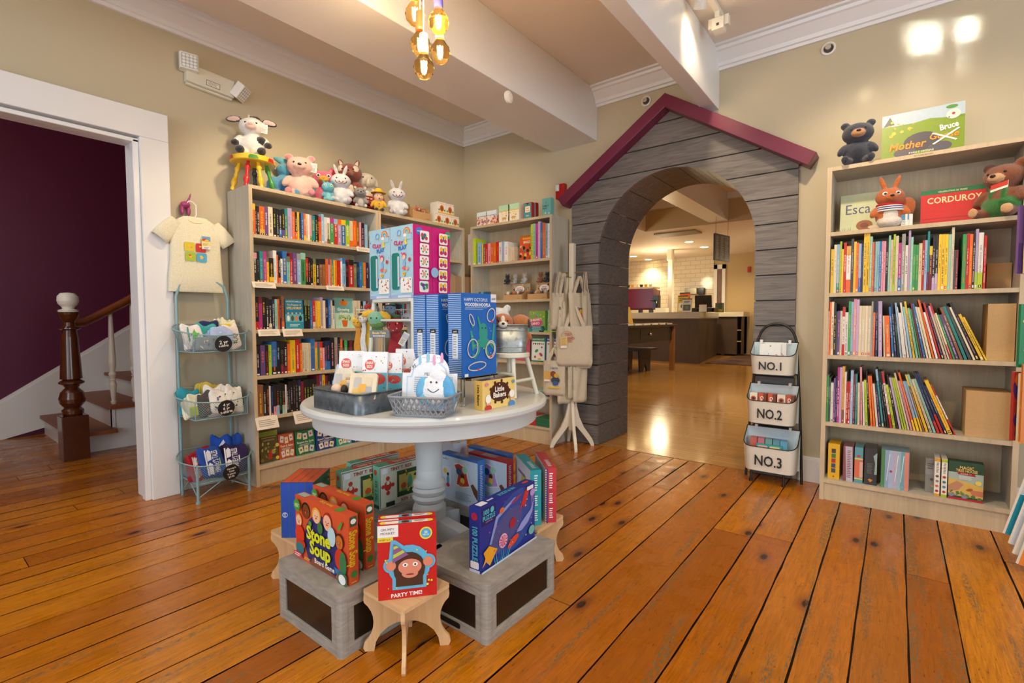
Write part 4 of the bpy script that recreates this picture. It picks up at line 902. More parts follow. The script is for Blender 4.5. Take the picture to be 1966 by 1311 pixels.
for i, Mx in enumerate(Mp):
    openbox('display_carton', ['open cardboard counter box of kitten toys, left of two', 'open cardboard counter box of puppy toys, right of two'][i], 'box', Mx, .205, .15, .075, CB, .62, 'cardboard counter boxes of small plush animals', txt='douglas')
    mb = MB(); mb.M = Matrix.Translation((-.0, .13, .0)); mb.box(-.10, .10, 0, .018, .078, .15, 'c9a678', 'paper'); f = Face(mb, (-.10, 0, .078), (1, 0, 0), (0, 0, 1), .2, .075); confetti(f, 26, ['efe6d8', '5a4636', 'c98a4a', '2a2826', '8fb8c4'], .1, .9, (.03, .06), 7+i)
    mb.M = Matrix(); mb.M = Matrix.Translation((.02, .08, .098)); mb.add([(.052*cos(2*pi*k/20), 0, .030*sin(2*pi*k/20)) for k in range(20)], [tuple(range(20))], 'f2ece6', 'paper'); f = Face(mb, (-.05, 0, -.03), (1, 0, 0), (0, 0, 1), .10, .06)
    f.text(['ADOPT A', 'WILD'][i], .5, .66, .22, 'c23a4a', .02, fit=.7); f.text(['KITTEN', 'PUPPY'][i], .5, .34, .26, '2a2a2a', .03, fit=.7)
    s_ = mb.build('display_sign'); s_.matrix_world = Mx; tagged(s_, ['printed header card of the kitten toy box with oval sign', 'printed header card of the puppy toy box with oval sign'][i], 'sign', 'header cards of the cardboard counter boxes')
cc = ['efe6d8', 'c98a4a', '7a4a2a', '2a2624', 'c8702e', 'd8c8b0']; rr = random.Random(5)
for i in range(2):
    for k in range(5):
        lb = ['kitten', 'puppy'][i]; c_ = cc[(k*2+i*3) % 6]
        plush('toy_'+lb, '%s %s toy, %s from the left in its cardboard counter box' % (CN and {'efe6d8': 'cream', 'c98a4a': 'ginger', '7a4a2a': 'brown', '2a2624': 'black', 'c8702e': 'russet', 'd8c8b0': 'beige'}[c_], lb, ordinal(k+1)), Mp[i] @ Matrix.Translation((-.075+.036*k, .03+.02*(k % 2), .004)) @ Matrix.Rotation(radians(rr.uniform(-30, 30)), 4, 'Z'), .078, c_, ear='point', tag=False, voxel=.004, legs=False, group='small %s toys in the counter box' % lb)
for px, py, c_, lb, z in [(976, 525, '26241f', 'black toy kitten perched high at the left of the kitten box sign', .15), (991, 517, 'c9c6c2', 'pale grey toy kitten perched above the kitten box sign', .165), (1009, 527, 'd5d2cc', 'white toy kitten perched right of the kitten box sign', .15), (1040, 528, 'a8683a', 'tan toy puppy perched above the puppy box sign', .15), (1053, 522, '1f1d1c', 'black toy puppy perched at the right end of the puppy box', .16)]:
    xx, zz = lp(MC, .17, px, py+14); plush('toy_kitten' if 'kitten' in lb else 'toy_puppy', lb, MC @ Matrix.Translation((xx, .158, SC[1]+.1505)) @ Matrix.Rotation(radians(rr.uniform(-25, 25)), 4, 'Z'), .10, c_, ear='round' if 'puppy' in lb else 'point', tag=False, voxel=.004)
def pk(f): f.rect(0, .8, 1, 1, '2d6fb5'); confetti(f, 10, ['efe6d8', 'd9a55a', '3f9a52'], .1, .75, (.08, .14), 3)
for i, px in enumerate((921, 931)): carton('card_box', ['small blue card box at the left end of the plush shelf', 'small dark blue card box second on the plush shelf'][i], 'box', place(MC, .03, px, SC[1], -25), .05, .05, .085, ['5aa8c8', '26506e'][i], pk)
def sh(f): f.disc(.45, .45, .40, 'd94a8c', ry=.22); f.text('SHRINKY', .45, .58, .12, 'f4ead8', .03, rot=6, fit=.7); f.text('DINKS', .42, .40, .12, 'f4ead8', .03, rot=6, fit=.6); confetti(f, 14, ['7fb6d8', 'e8c23a', 'c8508c'], .72, .96, (.03, .05), 4); f.rect(0, 0, .8, .22, '2f9a9a')
cover('craft_kit', 'green craft kit box with pink splash on the fourth level of the corner bookcase', MC, .03, 1015, 1046, 636, 597, SC[2], '7fb04a', sh, .05, 2, 'box')
def tr(f): f.disc(.5, .8, .2, 'c8322c'); f.disc(.5, .35, .3, 'd5e8d8', ry=.3); confetti(f, 12, ['c8322c', '3f9a52', 'efe6d8'], .1, .9, (.06, .1), 4)
cover('craft_kit', 'pale green craft kit box at the right end beside the green one', MC, .06, 1051, 1064, 636, 595, SC[2], '9fc8ac', tr, .04, 2, 'box')
for i, (a, b_, c_) in enumerate([(1019, 1041, '2f8f96'), (1018, 1042, '2a7f88'), (1019, 1041, '1f6f78')]):
    x0_, _ = lp(MC, .0, a, 630); x1_, _ = lp(MC, .0, b_, 630); mb = MB(); mb.box(0, x1_-x0_, 0, .12, 0, .016, c_, 'print'); Face(mb, (0, 0, 0), (1, 0, 0), (0, 0, 1), x1_-x0_, .016).lines(.1, .2, .9, .8, 1, 'dfe8e4')
    o = mb.build('card_box'); o.matrix_world = MC @ Matrix.Translation((x0_, .002, SC[2]+.0165*i+.0004)); tagged(o, ['flat teal box at the bottom of three before the green kit', 'flat teal box in the middle of three before the green kit', 'flat teal box on top of three before the green kit'][i], 'box', 'flat teal boxes before the green craft kit')
mb = MB(); mb.tube([(0, 0, .006), (.13, 0, .006)], .006, '8fd83a', 'gloss'); mb.tube([(-.05, 0, .006), (0, 0, .006)], .0061, '1d1d1d', 'gloss'); o = mb.build('marker_pen'); o.matrix_world = MC @ Matrix.Translation((lp(MC, .0, 1044, 634)[0], -.0+.006, SC[2]+.0004)); tagged(o, 'bright green marker pen lying on the shelf below the green craft kit', 'pen')
def dogk(dc):
    def f_(f):
        f.text('PAINTING KIT', .5, .92, .07, 'efe6d8', .02, fit=.8); f.rrect(.06, .05, .94, .84, 'e4e8e4', .04); [f.disc(.18+.13*q, .74, .05, ['c8322c', '1d1d1d', '3f9a52', '2a2a2a', 'e4681c', '3f9a52'][q]) for q in range(6)]; f.disc(.4, .45, .13, '3f9a52', ry=.08, rot=30); f.disc(.7, .3, .13, 'c23f5a', ry=.08, rot=-40); f.disc(.3, .2, .07, 'c8322c'); f.disc(.75, .6, .05, '6a3a6a'); f.disc(.6, .12, .12, 'e8c23a', ry=.05)
    return f_
cover('craft_kit', 'green painting kit box facing out on the fifth level behind the small stool', MC, .03, 1019, 1047, 694, 648, SC[3], '1f7a5a', dogk(0), .03, 2, 'box', 'painting kits'); cover('craft_kit', 'navy painting kit box facing out beside the green one', MC, .03, 1047.5, 1072, 694, 648, SC[3], '2a3a86', dogk(1), .03, 2, 'box', 'painting kits')
def rk(f): confetti(f, 16, ['e8c23a', '3f9a52', '6a3a6a', 'efe6d8'], .1, .9, (.06, .12), 11)
cover('craft_kit', 'pinkish red craft kit facing out behind the small white stool', MC, .04, 990, 1017, 692, 650, SC[3], 'c2556a', rk, .03, 2, 'box')
def stack(n, px0, px1, zs, th, cols, lab, M=MC, dep=.16, group=None, kind='notebook'):
    rr = random.Random(n*7+px0)
    for i in range(n):
        xa, _ = lp(M, .0, px0, 760); xb, _ = lp(M, .0, px1, 760); mb = MB(); c_ = cols[i % len(cols)]; w_ = xb-xa
        mb.box(0, w_, 0, dep, 0, .0012, c_, 'print'); mb.box(0, w_, 0, dep, th-.0016, th-.0004, c_, 'print'); mb.box(.002, w_-.002, .002, dep-.002, .0012, th-.0016, 'e2d9c8', 'paper'); mb.box(0, w_, 0, .0015, 0, th-.0004, c_, 'print')
        o = mb.build(kind); o.matrix_world = M @ Matrix.Translation((xa+rr.uniform(-.003, .003), .004, zs+th*i+.0003)) @ Matrix.Rotation(radians(rr.uniform(-1.2, 1.2)), 4, 'Z'); tagged(o, lab % ordinal(i+1), 'book', group)
stack(5, 1020, 1050, SC[4], .010, ['5a9a9c', 'a9c8c4', '3f7f84'], '%s from bottom in the stack of flat teal notebooks on the second lowest shelf', group='flat teal notebooks')
stack(4, 1000, 1028, SC[5], .021, ['c3322c'], '%s red book from bottom in the low stack right of the table', group='stacked red books'); stack(4, 1028.5, 1057, SC[5], .019, ['2f6f4e'], '%s green book from bottom in the low stack beside the red ones', group='stacked green books')
book_row(MC, '', SC[4], [(0, 0, 1, '1050.5:720:NS 1053.5:721:BW 1056:720:TWT')], 'story_book', 'upright beside the teal notebooks', 'upright books on the second lowest corner shelf', .014, .13, None, 1058.5)
# right-hand bookcase: things facing out
def rcov(*a, **k): return cover(*a, **k)
def mbr(f):
    f.rect(0, .72, 1, 1, 'a9bccb'); f.poly([(0, .0), (1, 0), (1, .66), (.6, .76), (.3, .7), (0, .74)], '7a9428'); f.poly([(.02, .74), (.1, .95), (.16, .76)], '4a5a4a'); f.disc(.85, .93, .07, '4f8a3a', ry=.03)
    f.disc(.50, .28, .22, '4a4850', ry=.15); f.disc(.30, .08, .14, '55525c', ry=.08); f.disc(.72, .1, .14, '55525c', ry=.08)
    confetti(f, 12, ['e0b82a', 'd8a81e'], .4, .85, (.015, .03), 3, .08, .4); f.disc(.87, .76, .085, 'ddd8cc', ry=.075, rot=10); f.disc(.87, .77, .02, 'b3222c'); f.disc(.82, .70, .01, '3a3a3a')
    f.text('Mother', .32, .24, .17, 'e8932a', .02, shear=.2, fit=.46); f.text('Goose', .76, .34, .14, 'e8932a', .02, shear=.2, fit=.34); f.text('Bruce', .82, .52, .13, 'f4f2ea', .03, rot=8, fit=.3)
    f.poly([(.62, .40), (.64, .42), (.92, .2), (.90, .18)], 'f4f2ea'); f.poly([(.63, .17), (.65, .15), (.95, .43), (.93, .45)], 'f4f2ea'); f.text('RYAN T. HIGGINS', .5, .05, .045, 'e8e4d8', .01, fit=.3)
rcov('picture_book', 'wide green picture book facing out on top of the right bookcase', MR, .02, 1692, 1851, 290, 222, TR_, '6f8a2a', mbr, .012, 8, hh=.245)
mb = MB(); f = Face(mb, (0, 0, 0), (1, 0, 0), (0, 0, 1), .15, .020); mb.box(0, .15, 0, .0008, 0, .02, 'cdb995', 'paper'); f.l = .0009; f.text('PICTURE BOOKS', .5, .5, .38, '6a5a44', .0, fit=.7)
o = mb.build('shelf_label'); o.matrix_world = MR @ Matrix.Translation((lp(MR, 0, 1738, 300)[0], -.0012, TR_-.0215)); tagged(o, 'small printed label on the top edge of the right bookcase', 'label')
plush('plush_bear', 'dark navy plush bear with tan muzzle on top of the right bookcase', place(MR, .07, 1645, TR_, 6), .25, '20263a', '1d2336', 'round', inner='20263a', face='c98f5a', headr=.27, eyew=False, tag=False)
def esc(f): f.rect(0, 0, 1, 1, 'c9cfa6'); f.text('Esca', .30, .62, .26, '3a4576', .0, fit=.42); f.text('got', .78, .62, .24, '3a4576', .0, fit=.3); f.disc(.42, .18, .14, '9a5a34', ry=.11); f.disc(.42, .18, .07, '7a4226', ry=.055); f.disc(.6, .12, .12, 'e0cfae', ry=.035); [f.poly([(.02+.03*q, .0), (.035+.03*q, .0), (.01+.036*q, .12+.03*(q % 3))], '4f6a3a') for q in range(6)]
rcov('picture_book', 'pale green picture book with a snail, behind the orange squirrel toy', MR, .13, 1612, 1728, 437, 366, SR[0], 'c9cfa6', esc, .010, 10)
def cor(f): f.rect(0, 0, 1, .87, 'c9231f'); f.rect(0, .87, 1, 1, '1f6f42'); f.text('CELEBRATING 50 YEARS', .5, .93, .045, 'e8dcae', .01, fit=.45); f.text('CORDUROY', .52, .70, .17, 'f0d9a4', .02, sx=1.0, fit=.84); f.rect(.02, .18, .98, .19, '8a2a3a'); f.rect(.04, .10, .6, .106, '8a2a3a')
rcov('picture_book', 'red picture book with green top band and cream title, in the top compartment', MR, .10, 1767, 1892, 422, 358, SR[0], 'c9231f', cor, .010, 8)
t = plush('plush_squirrel', 'orange plush squirrel with tall ears and striped sailor scarf', place(MR, .05, 1706, SR[0], 10), .235, 'cf6a1e', 'efe8dc', 'long', inner='cf6a1e', headr=.25, tag=False, eyew=True, nose='1d1a1a', legs=False,
      extra=[((.26, .10, .42), (.18, .10, .30), (0, 18, 0), 'c05e18'), ((0, -.06, .13), (.22, .19, .14), (0, 0, 0), 'efe8dc')])
mb = MB()
for k, (z, c_) in enumerate([(.42, 'efe8dc'), (.445, '2a3a86'), (.47, 'efe8dc'), (.495, '2a3a86'), (.52, 'efe8dc'), (.56, 'b8262a')]): mb.tube([(cos(a)*(.235-.035*(z-.42)*8)*.235, (sin(a)*(.205-.03*(z-.42)*8)-.02)*.235, (z-.03)*.235) for a in [2*pi*q/24 for q in range(24)]], .014*.235*(1.4 if k < 5 else 2.6), c_, 'fabric', 8, closed=True)
mb.build('scarf', t)
def cd(f): f.rect(0, .5, 1, 1, '4f8fc0'); f.lines(.1, .1, .9, .45, 3, '9a9a9a')
for i, (px, yw) in enumerate(((1737, -20), (1745, 30))): carton('info_card', ['small blue and white card standing beside the squirrel toy', 'small white folded card right of the blue one'][i], 'card', place(MR, .02, px, SR[0], yw), .035, .004, .062, 'f1ede4', cd if i == 0 else None)
t = plush('plush_bear', 'brown plush bear wearing green overalls, holding a red booklet tag', place(MR, .07, 1926, SR[0], -34), .285, '8a4a22', '8a4a22', 'round', inner='8a4a22', face='d9a876', headr=.25, tag=False, leg='8a4a22',
      extra=[((0, -.03, .20), (.255, .215, .22), (0, 0, 0), '2f7a2a'), ((-.08, -.17, .42), (.03, .05, .12), (0, 0, 0), '2f7a2a'), ((.08, -.17, .42), (.03, .05, .12), (0, 0, 0), '2f7a2a'), ((-.21, -.35, .11), (.08, .035, .09), (0, 0, -18), 'e2b27e'), ((.21, -.35, .11), (.08, .035, .09), (0, 0, 18), 'e2b27e')])
mb = MB(); mb.M = Matrix.Translation((.05, -.135, .115)) @ euler(radians(-25), radians(-12), 0); mb.box(-.03, .03, -.002, 0, 0, .04, 'f0ece2', 'paper'); Face(mb, (-.03, -.002, .012), (1, 0, 0), (0, 0, 1), .06, .028).rect(0, 0, 1, 1, 'c23a2c'); mb.build('booklet_tag', t)
# kraft paper boxes used as bookends
for (a, b_, pb, pt), zs, lb in [((1893, 1950, 690, 583), SR[2], 'tall plain kraft paper box at the right end of the third shelf'), ((1852, 1938, 832, 752), SR[3], 'wide plain kraft paper box at the right end of the fourth shelf'), ((1893, 1953, 560, 505), SR[1], 'plain kraft paper box in shade behind the second shelf books')]:
    sb = .03 if zs != SR[1] else .2
    xa = lp(MR, sb, a, pb)[0]; xb = min(.464, lp(MR, sb, b_, pb)[0]); h_ = lp(MR, sb, (a+b_)/2, pt)[1]-zs; mb = MB(); d_ = .2 if sb < .1 else .08
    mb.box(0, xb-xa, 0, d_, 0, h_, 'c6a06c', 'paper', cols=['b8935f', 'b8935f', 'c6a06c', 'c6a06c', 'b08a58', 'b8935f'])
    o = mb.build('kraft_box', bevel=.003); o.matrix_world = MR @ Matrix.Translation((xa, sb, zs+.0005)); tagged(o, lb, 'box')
# boxed sets on the bottom shelf of the right bookcase
def bs(px0, px1, pt, col, label, art=None, dep=.15, thing_='boxed_set', mat='print', side=None):
    xa = lp(MR, .03, px0, 930)[0]; xb = lp(MR, .03, px1, 930)[0]; h_ = lp(MR, .03, (px0+px1)/2, pt)[1]-SR[4]; w_ = xb-xa
    return carton(thing_, label, 'box', MR @ Matrix.Translation(((xa+xb)/2, .03, SR[4]+.0005)), w_-.002, dep, h_, col, art, mat=mat, side=side)
def yb(f): [f.rect(.3, .18+.14*q, .66, .30+.14*q, ['4a4a52', '3a4a6a', 'b3322a', '3f7a3a', '3a3a3e'][q]) for q in range(5)]; f.disc(.5, .07, .08, 'c8322c')
bs(1588, 1611, 852, 'e0ae1e', 'yellow boxed set with a column of small pictures at the left end', yb)
bs(1617, 1637, 857, '8a4a50', 'dusty red shrink-wrapped boxed set, second from the left on the bottom shelf', lambda f: (f.poly([(.35, 0), (1, 0), (.9, 1), (.2, 1)], 'b8b4c4'), f.lines(.4, .1, .8, .9, 16, '8a4a50')), mat='gloss')
bs(1639, 1656, 859, '5a9aa8', 'teal and coral boxed set, third from the left on the bottom shelf', lambda f: (f.rect(0, .16, 1, .64, 'd9714f'), f.rect(0, .66, 1, .7, 'e8c25a'), f.disc(.5, .76, .25, 'c23a3a', ry=.15), f.rect(0, .1, 1, .14, 'e8c25a'), f.rect(.6, .16, 1, .6, 'd9b0a4')), mat='gloss')
bs(1658, 1683, 861, '3a3c3c', 'black shrink-wrapped boxed set with an orange crest near its foot', lambda f: (f.poly([(.8, .3), (1, .3), (1, .9), (.7, .8), (.85, .6)], '8fb0ac'), f.poly([(.3, .14), (.45, .17), (.7, .14), (.5, .07)], 'd98a1e'), f.lines(.2, .3, .7, .6, 8, '6a6c6a')), mat='gloss')
bs(1690, 1745, 866, '7fa8b8', 'wide shrink-wrapped set of pastel striped books on the bottom shelf', lambda f: ([f.rect(.0+.14*q, 0, .14*(q+1), 1, ['4f8a5a', '8fa8c8', 'a8b8d8', 'b8b0c8', '9fb8c8', '6fa8b4', 'e08a78'][q]) for q in range(7)], [f.poly([(x, .2), (x+.02, .2), (x+.12, .9), (x+.09, .9)], 'e4ecee') for x in (.2, .5, .7)], f.disc(.36, .45, .05, 'a83a5a'), confetti(f, 8, ['f0eee6'], .0, .1, (.01, .02), 2)), mat='gloss')
xa = lp(MR, .05, 1775, 940)[0]
def mg(f): f.rect(0, 0, 1, 1, '8a8a84'); f.rect(0, .55, 1, .8, '9a9a96'); f.disc(.7, .4, .2, '5a5650'); f.disc(.8, .2, .14, 'c8a85a'); f.lines(.2, .7, .9, .9, 3, '5a5a5a')
cover('picture_book', 'greyish animal book facing out on the bottom shelf, left of narrow spines', MR, .08, 1775, 1793, 945, 882, SR[4], '8a8a84', mg, .03, 1)
for i, (a, b_, c_) in enumerate(((1793, 1804.5, 'e09a1e'), (1806.5, 1818.5, 'a8c22e'))):
    def fsp(f, c_=c_, i=i): f.rect(0, 0, 1, .07, c_); f.rect(0, .92, 1, 1, c_); f.lines(.3, .62, .8, .9, 7, '5a5a5a'); [f.disc(.5, .14+.13*q, .3, ['b8322c', 'd96a4a', '8a8a8a', '5a5a5a', 'c8322c', '3f8ab0', '2a7a8a', 'a83a3a'][q+i*4]) for q in range(4)]
    bs(a, b_, 880+i*2, 'efe9da', ['white boxed set with orange ends on the bottom shelf', 'white boxed set with green ends beside the tree house books'][i], fsp, .14)
def mth(f):
    f.rect(0, .5, 1, 1, '2a4a34'); f.rect(0, .35, 1, .72, 'a8b8ac'); f.poly([(0, .1), (1, .1), (1, .4), (.5, .5), (0, .55)], 'd9b45a'); f.poly([(0, .35), (.25, .5), (.45, .42), (.3, .25), (0, .2)], 'c08a6a'); f.poly([(.6, .3), (1, .3), (1, .16), (.7, .16)], 'c87a5a'); confetti(f, 14, ['6a8a4a', '4f7a3a', '8a8aa8'], .08, .22, (.05, .08), 4); f.disc(.62, .3, .1, 'a85a2a', ry=.05, rot=20); f.disc(.6, .38, .035, 'e0b03a'); f.rect(0, 0, 1, .055, 'b3222c')
    f.text('MAGIC', .52, .86, .08, 'e8c86a', .02, fit=.4); f.text('TREE HOUSE', .52, .78, .07, 'e8c86a', .02, fit=.62); f.poly([(.25, .74), (.75, .72), (.78, .66), (.28, .68)], 'a8222c'); f.text('BOOKS 1-4', .5, .70, .03, 'f0e8d8', .0); f.disc(.86, .5, .09, 'e8d25a'); f.lines(.3, .55, .75, .65, 4, 'e8ece4')
cover('boxed_set', 'dark green boxed adventure books with winged beast picture on the bottom shelf', MR, .03, 1819, 1887, 958, 888, SR[4], '2a4a34', mth, .06, 0, 'box')
# facing-out books and card boxes on the doorway bookcase
def tb(f): f.rect(0, .45, 1, .62, '1f7fa0'); f.rect(0, 0, 1, .24, '2a90a8'); f.rect(0, .24, 1, .5, '5ab8c8'); f.text('KATE DICAMILLO', .5, .93, .05, 'e8e8e0', .01, fit=.85); f.text('The Puppets of', .5, .82, .065, 'e8d9a4', .01, fit=.8); f.text('SPELHORST', .5, .71, .085, 'e8d08a', .02, fit=.85); [f.disc(.16+.22*q, .36, .085, c_, ry=.15) for q, c_ in enumerate(('f0ece4', '4a5a3a', 'd9825a', '2a2a4a'))]; [f.disc(.16+.22*q, .53, .05, 'e0b08a') for q in range(4)]; f.lines(.2, .08, .8, .18, 2, 'cfe8ea')
cover('paperback', 'teal storybook with four puppet figures facing out on the third shelf', ML, .03, 549, 583.5, 630, 575, SL[2], '1f7fa0', tb, .025, 3)
def gh(f): f.rect(0, 0, 1, .5, 'b5dcc4'); f.disc(.48, .83, .2, 'd9791e', ry=.13); f.disc(.45, .93, .05, '4a3a1e'); f.text('Growing', .45, .62, .09, 'e8f0e4', .02, fit=.75); f.text('Home', .5, .50, .10, 'f4f0cc', .02, fit=.55); f.poly([(.34, .26), (.66, .26), (.6, .04), (.4, .04)], 'd9601e'); confetti(f, 22, ['4f8a3a', '6fa04a', 'c8b83a'], .27, .42, (.03, .05), 4, .2, .8)
cover('paperback', 'mint green storybook with potted plant facing out on the third shelf', ML, .03, 644, 680.5, 627, 572, SL[2], '6fa8a4', gh, .025, 3)
def kitf(base, ttl, seed):
    def f_(f):
        for q, (x, y) in enumerate(((.22, .80), (.5, .74), (.8, .82), (.25, .2), (.52, .22), (.8, .2))): a = [-12, 4, 8, 14, -2, -16][q]; ca, sa = cos(radians(a)), sin(radians(a)); f.poly([(x+dx*ca-dy*sa, y+dx*sa+dy*ca) for dx, dy in ((-.11, -.13), (.11, -.13), (.11, .13), (-.11, .13))], ['e8e0c8', 'ded2dc', 'e8d8b4'][(q+seed) % 3]); f.disc(x, y, .05, ['b85a3a', '5a7a4a', 'd9a83a', '4a5a8a'][(q+seed) % 4])
        f.text(ttl, .5, .52, .09, 'efe8d2', .02, fit=.85); f.lines(.15, .36, .85, .44, 2, 'cfd8c0')
    return f_
def rb(f): f.rect(0, .84, 1, 1, '8a9a2a'); f.rect(.1, .78, .9, .80, 'c8a83a'); f.text('LABYRINTH', .5, .71, .05, 'c8b87a', .01, fit=.75); confetti(f, 40, ['8a7a3a', 'a8944a', '5a5a2e', 'c8c25a', '4a3a2a'], .08, .64, (.05, .11), 6); f.poly([(.42, .10), (.62, .10), (.6, .34), (.5, .36)], 'c4281e'); f.disc(.54, .36, .05, 'c4281e'); f.disc(.92, .10, .1, 'e8b83a')
KX = [(501, 536, 888, 828, '5a5228', rb, 'narrow forest picture card box with red hooded figure, left on the bottom shelf'), (537, 567, 876, 833, 'b8502e', kitf(0, 'Trust & Safety', 1), 'terracotta card game box facing out, second on the bottom shelf'), (569, 606, 870, 826, '1f7a4a', kitf(1, 'Respect the Earth', 2), 'green card game box facing out, third on the bottom shelf'), (608, 644, 858, 822, '1d3a7a', kitf(2, 'Good Citizenship', 0), 'navy card game box facing out, partly below the table top'), (647, 676, 850, 815, '2a9a8a', kitf(3, 'Be Kind', 2), 'teal card game box at the right below the table edge'), (678, 700, 846, 812, '26406e', kitf(4, 'Share', 1), 'dark blue card game box last in the row under the table edge')]
for i, (a, b_, pb, pt, c_, ar, lb) in enumerate(KX): cover('card_game', lb, ML, .05, a, b_, pb, pt, SL[5], c_, ar, .035, 6, 'box')
# kraft bin and white bin on the hidden bookcase
t = openbox('cardboard_bin', 'open brown cardboard bin seen beside the clay kit boxes', 'box', place(ML, .02, 893, SL[1], 0), .26, .2, .20, 'a8896a', .8)
t = openbox('storage_bin', 'white open storage bin seen behind the stool legs', 'box', place(ML, .02, 812, SL[2], 0), .14, .2, .2, 'dfe2e6', .98)
# ---------------------------------------------------------------- round display table and what stands on and under it
def T(x, y, z, yaw=0, rx=0, ry=0): return Matrix.Translation((x, y, z)) @ euler(radians(rx), radians(ry), radians(yaw))
TX, TY, TZ, TRR = -1.61, 1.46, .745, .518
t = thing('display_table', 'round pale grey pedestal table with deep apron in the middle of the shop', 'table', (TX, TY, 0)); PW = 'c6cccd'
mb = MB(); mb.lathe([(TRR-.02, .712), (TRR-.004, .715), (TRR, .722), (TRR, .734), (TRR-.005, .742), (TRR-.012, TZ)], PW, 'paint', 96); mb.build('tabletop', t)
mb = MB(); mb.lathe([(.468, .652), (.474, .655), (.474, .712)], PW, 'paint', 96, cap=False); mb.lathe([(.456, .712), (.456, .652), (.468, .652)], PW, 'paint', 96, cap=False); mb.build('apron', t)
mb = MB()
def octo(r0, z0, r1, z1):
    vs = [(r*cos(pi/8+k*pi/4), r*sin(pi/8+k*pi/4), z) for r, z in ((r0, z0), (r1, z1)) for k in range(8)]
    mb.add(vs, [(k, (k+1) % 8, 8+(k+1) % 8, 8+k) for k in range(8)]+[tuple(range(7, -1, -1)), tuple(range(8, 16))], PW, 'paint')
octo(.088, .03, .092, .06); octo(.080, .06, .078, .255); octo(.076, .615, .082, .655); octo(.083, .655, .083, .712)
mb.lathe([(.072, .255), (.060, .275), (.070, .285), (.074, .297), (.066, .310), (.070, .318), (.074, .331), (.066, .345), (.072, .352), (.071, .365), (.058, .38), (.055, .42), (.060, .50), (.066, .57), (.064, .60), (.070, .615)], PW, 'paint', 40)
mb.build('pedestal', t, bevel=.003)
for a in (0, 90, 180, 270):
    mb = MB(); mb.M = Matrix.Rotation(radians(a+8), 4, 'Z') @ Matrix.Rotation(radians(90), 4, 'X')
    pts = [(.07, .05), (.16, .03), (.25, .0), (.31, .0), (.325, .02), (.32, .05)]+[(.07+.25*cos(b), .03+.17*sin(b)) for b in [radians(8+q*9) for q in range(9)]]+[(.07, .21)]
    mb.prism(pts, -.03, .03, PW, 'paint'); mb.build('leg', t, bevel=.008)
# grey crates with chalkboard panels
GW = '9a958c'
def crate(label, x0, x1, y0, y1, h=.205, slot=True):
    w, d = x1-x0, y1-y0; t = thing('wooden_crate', label, 'crate', (x0, y0, 0), group='grey crates under the table'); r = .022
    mb = MB(); mb.rbox(0, w, 0, d, h-.018, h, GW, 'grey_wood', r=.02); mb.build('top_panel', t, bevel=.0025)
    for sx, sy in ((0, 0), (1, 0), (0, 1), (1, 1)):
        mb = MB(); cx, cy = (r+.002 if sx == 0 else w-r-.002), (r+.002 if sy == 0 else d-r-.002)
        mb.rbox(cx-r, cx+r, cy-r, cy+r, 0, h-.018, GW, 'grey_wood', r=.018); mb.build('corner_post', t)
    for k, (a, b_) in enumerate(((0, w), (0, w), (0, d), (0, d))):
        fr = MB(); pa = MB(); fr.M = pa.M = [T(0, 0, 0), T(w, d, 0, 180), T(w, 0, 0, 90), T(0, d, 0, 270)][k]; L = b_
        fr.box(.02, L-.02, .003, .018, 0, .036, GW, 'grey_wood'); fr.box(.02, L-.02, .003, .018, h-.05, h-.018, GW, 'grey_wood'); fr.box(.035, .055, .004, .017, .036, h-.05, GW, 'grey_wood'); fr.box(L-.055, L-.035, .004, .017, .036, h-.05, GW, 'grey_wood')
        if k < 2 and slot:
            f = Face(fr, (0, .0025, 0), (1, 0, 0), (0, 0, 1), L, h); f.rrect(.36, .05, .64, .145, '0c0b0a', .02)
        fr.build('frame', t, bevel=.0015); pa.box(.05, L-.05, .010, .014, .030, h-.045, '17120e', 'paint'); pa.build('chalkboard', t)
    return t
crate('grey wooden crate with dark chalkboard panels, nearest the camera, under the soup games', -1.755, -1.352, .846, 1.30, slot=False)
crate('grey wooden crate with dark chalkboard panels carrying the sea puzzle box', -1.378, -1.031, 1.18, 1.60)
crate('grey wooden crate at the far left of the table foot carrying dinosaur puzzle boxes', -2.11, -1.775, 1.20, 1.63)
crate('grey wooden crate behind the table pedestal under the blue and red sewing kits', -1.93, -1.362, 1.64, 1.98)
PLY = 'd9b384'
def plystool(label, cx, cy, s=.10, h=.205):
    t = thing('plywood_stool', label, 'stool', (cx, cy, 0), group='small plywood riser stools'); mb = MB(); mb.rbox(-s, s, -s, s, h-.012, h, PLY, 'wood_x', r=.008); mb.build('seat', t, bevel=.0015)
    L = s*1.41; pts = []
    def arc(x0, y0, x1, y1, cxx, cyy, n=8):
        a0 = atan2(y0-cyy, x0-cxx); a1 = atan2(y1-cyy, x1-cxx); r0, r1 = hypot(x0-cxx, y0-cyy), hypot(x1-cxx, y1-cyy)
        if a1-a0 > pi: a1 -= 2*pi
        if a0-a1 > pi: a1 += 2*pi
        return [(cxx+(r0+(r1-r0)*q/n)*cos(a0+(a1-a0)*q/n), cyy+(r0+(r1-r0)*q/n)*sin(a0+(a1-a0)*q/n)) for q in range(n+1)]
    ht = h-.0125
    right = [(L-.005, ht), (L-.003, ht-.02)]+arc(L-.005, ht-.03, L-.004, .03, L+.055, .10)+[(L, .012), (L-.006, 0), (L-.035, 0)]
    under = [( (L-.035)*cos(radians(q*18)), .095*sin(radians(q*18))) for q in range(1, 10)]
    left = [(-x, y) for x, y in reversed(right)]
    for k, a in enumerate((45, 135)):
        mb = MB(); mb.M = Matrix.Rotation(radians(a), 4, 'Z') @ Matrix.Rotation(radians(90), 4, 'X')
        mb.prism(right+under+left, -.006, .006, PLY, 'wood_z'); mb.build('leg_panel', t, bevel=.001)
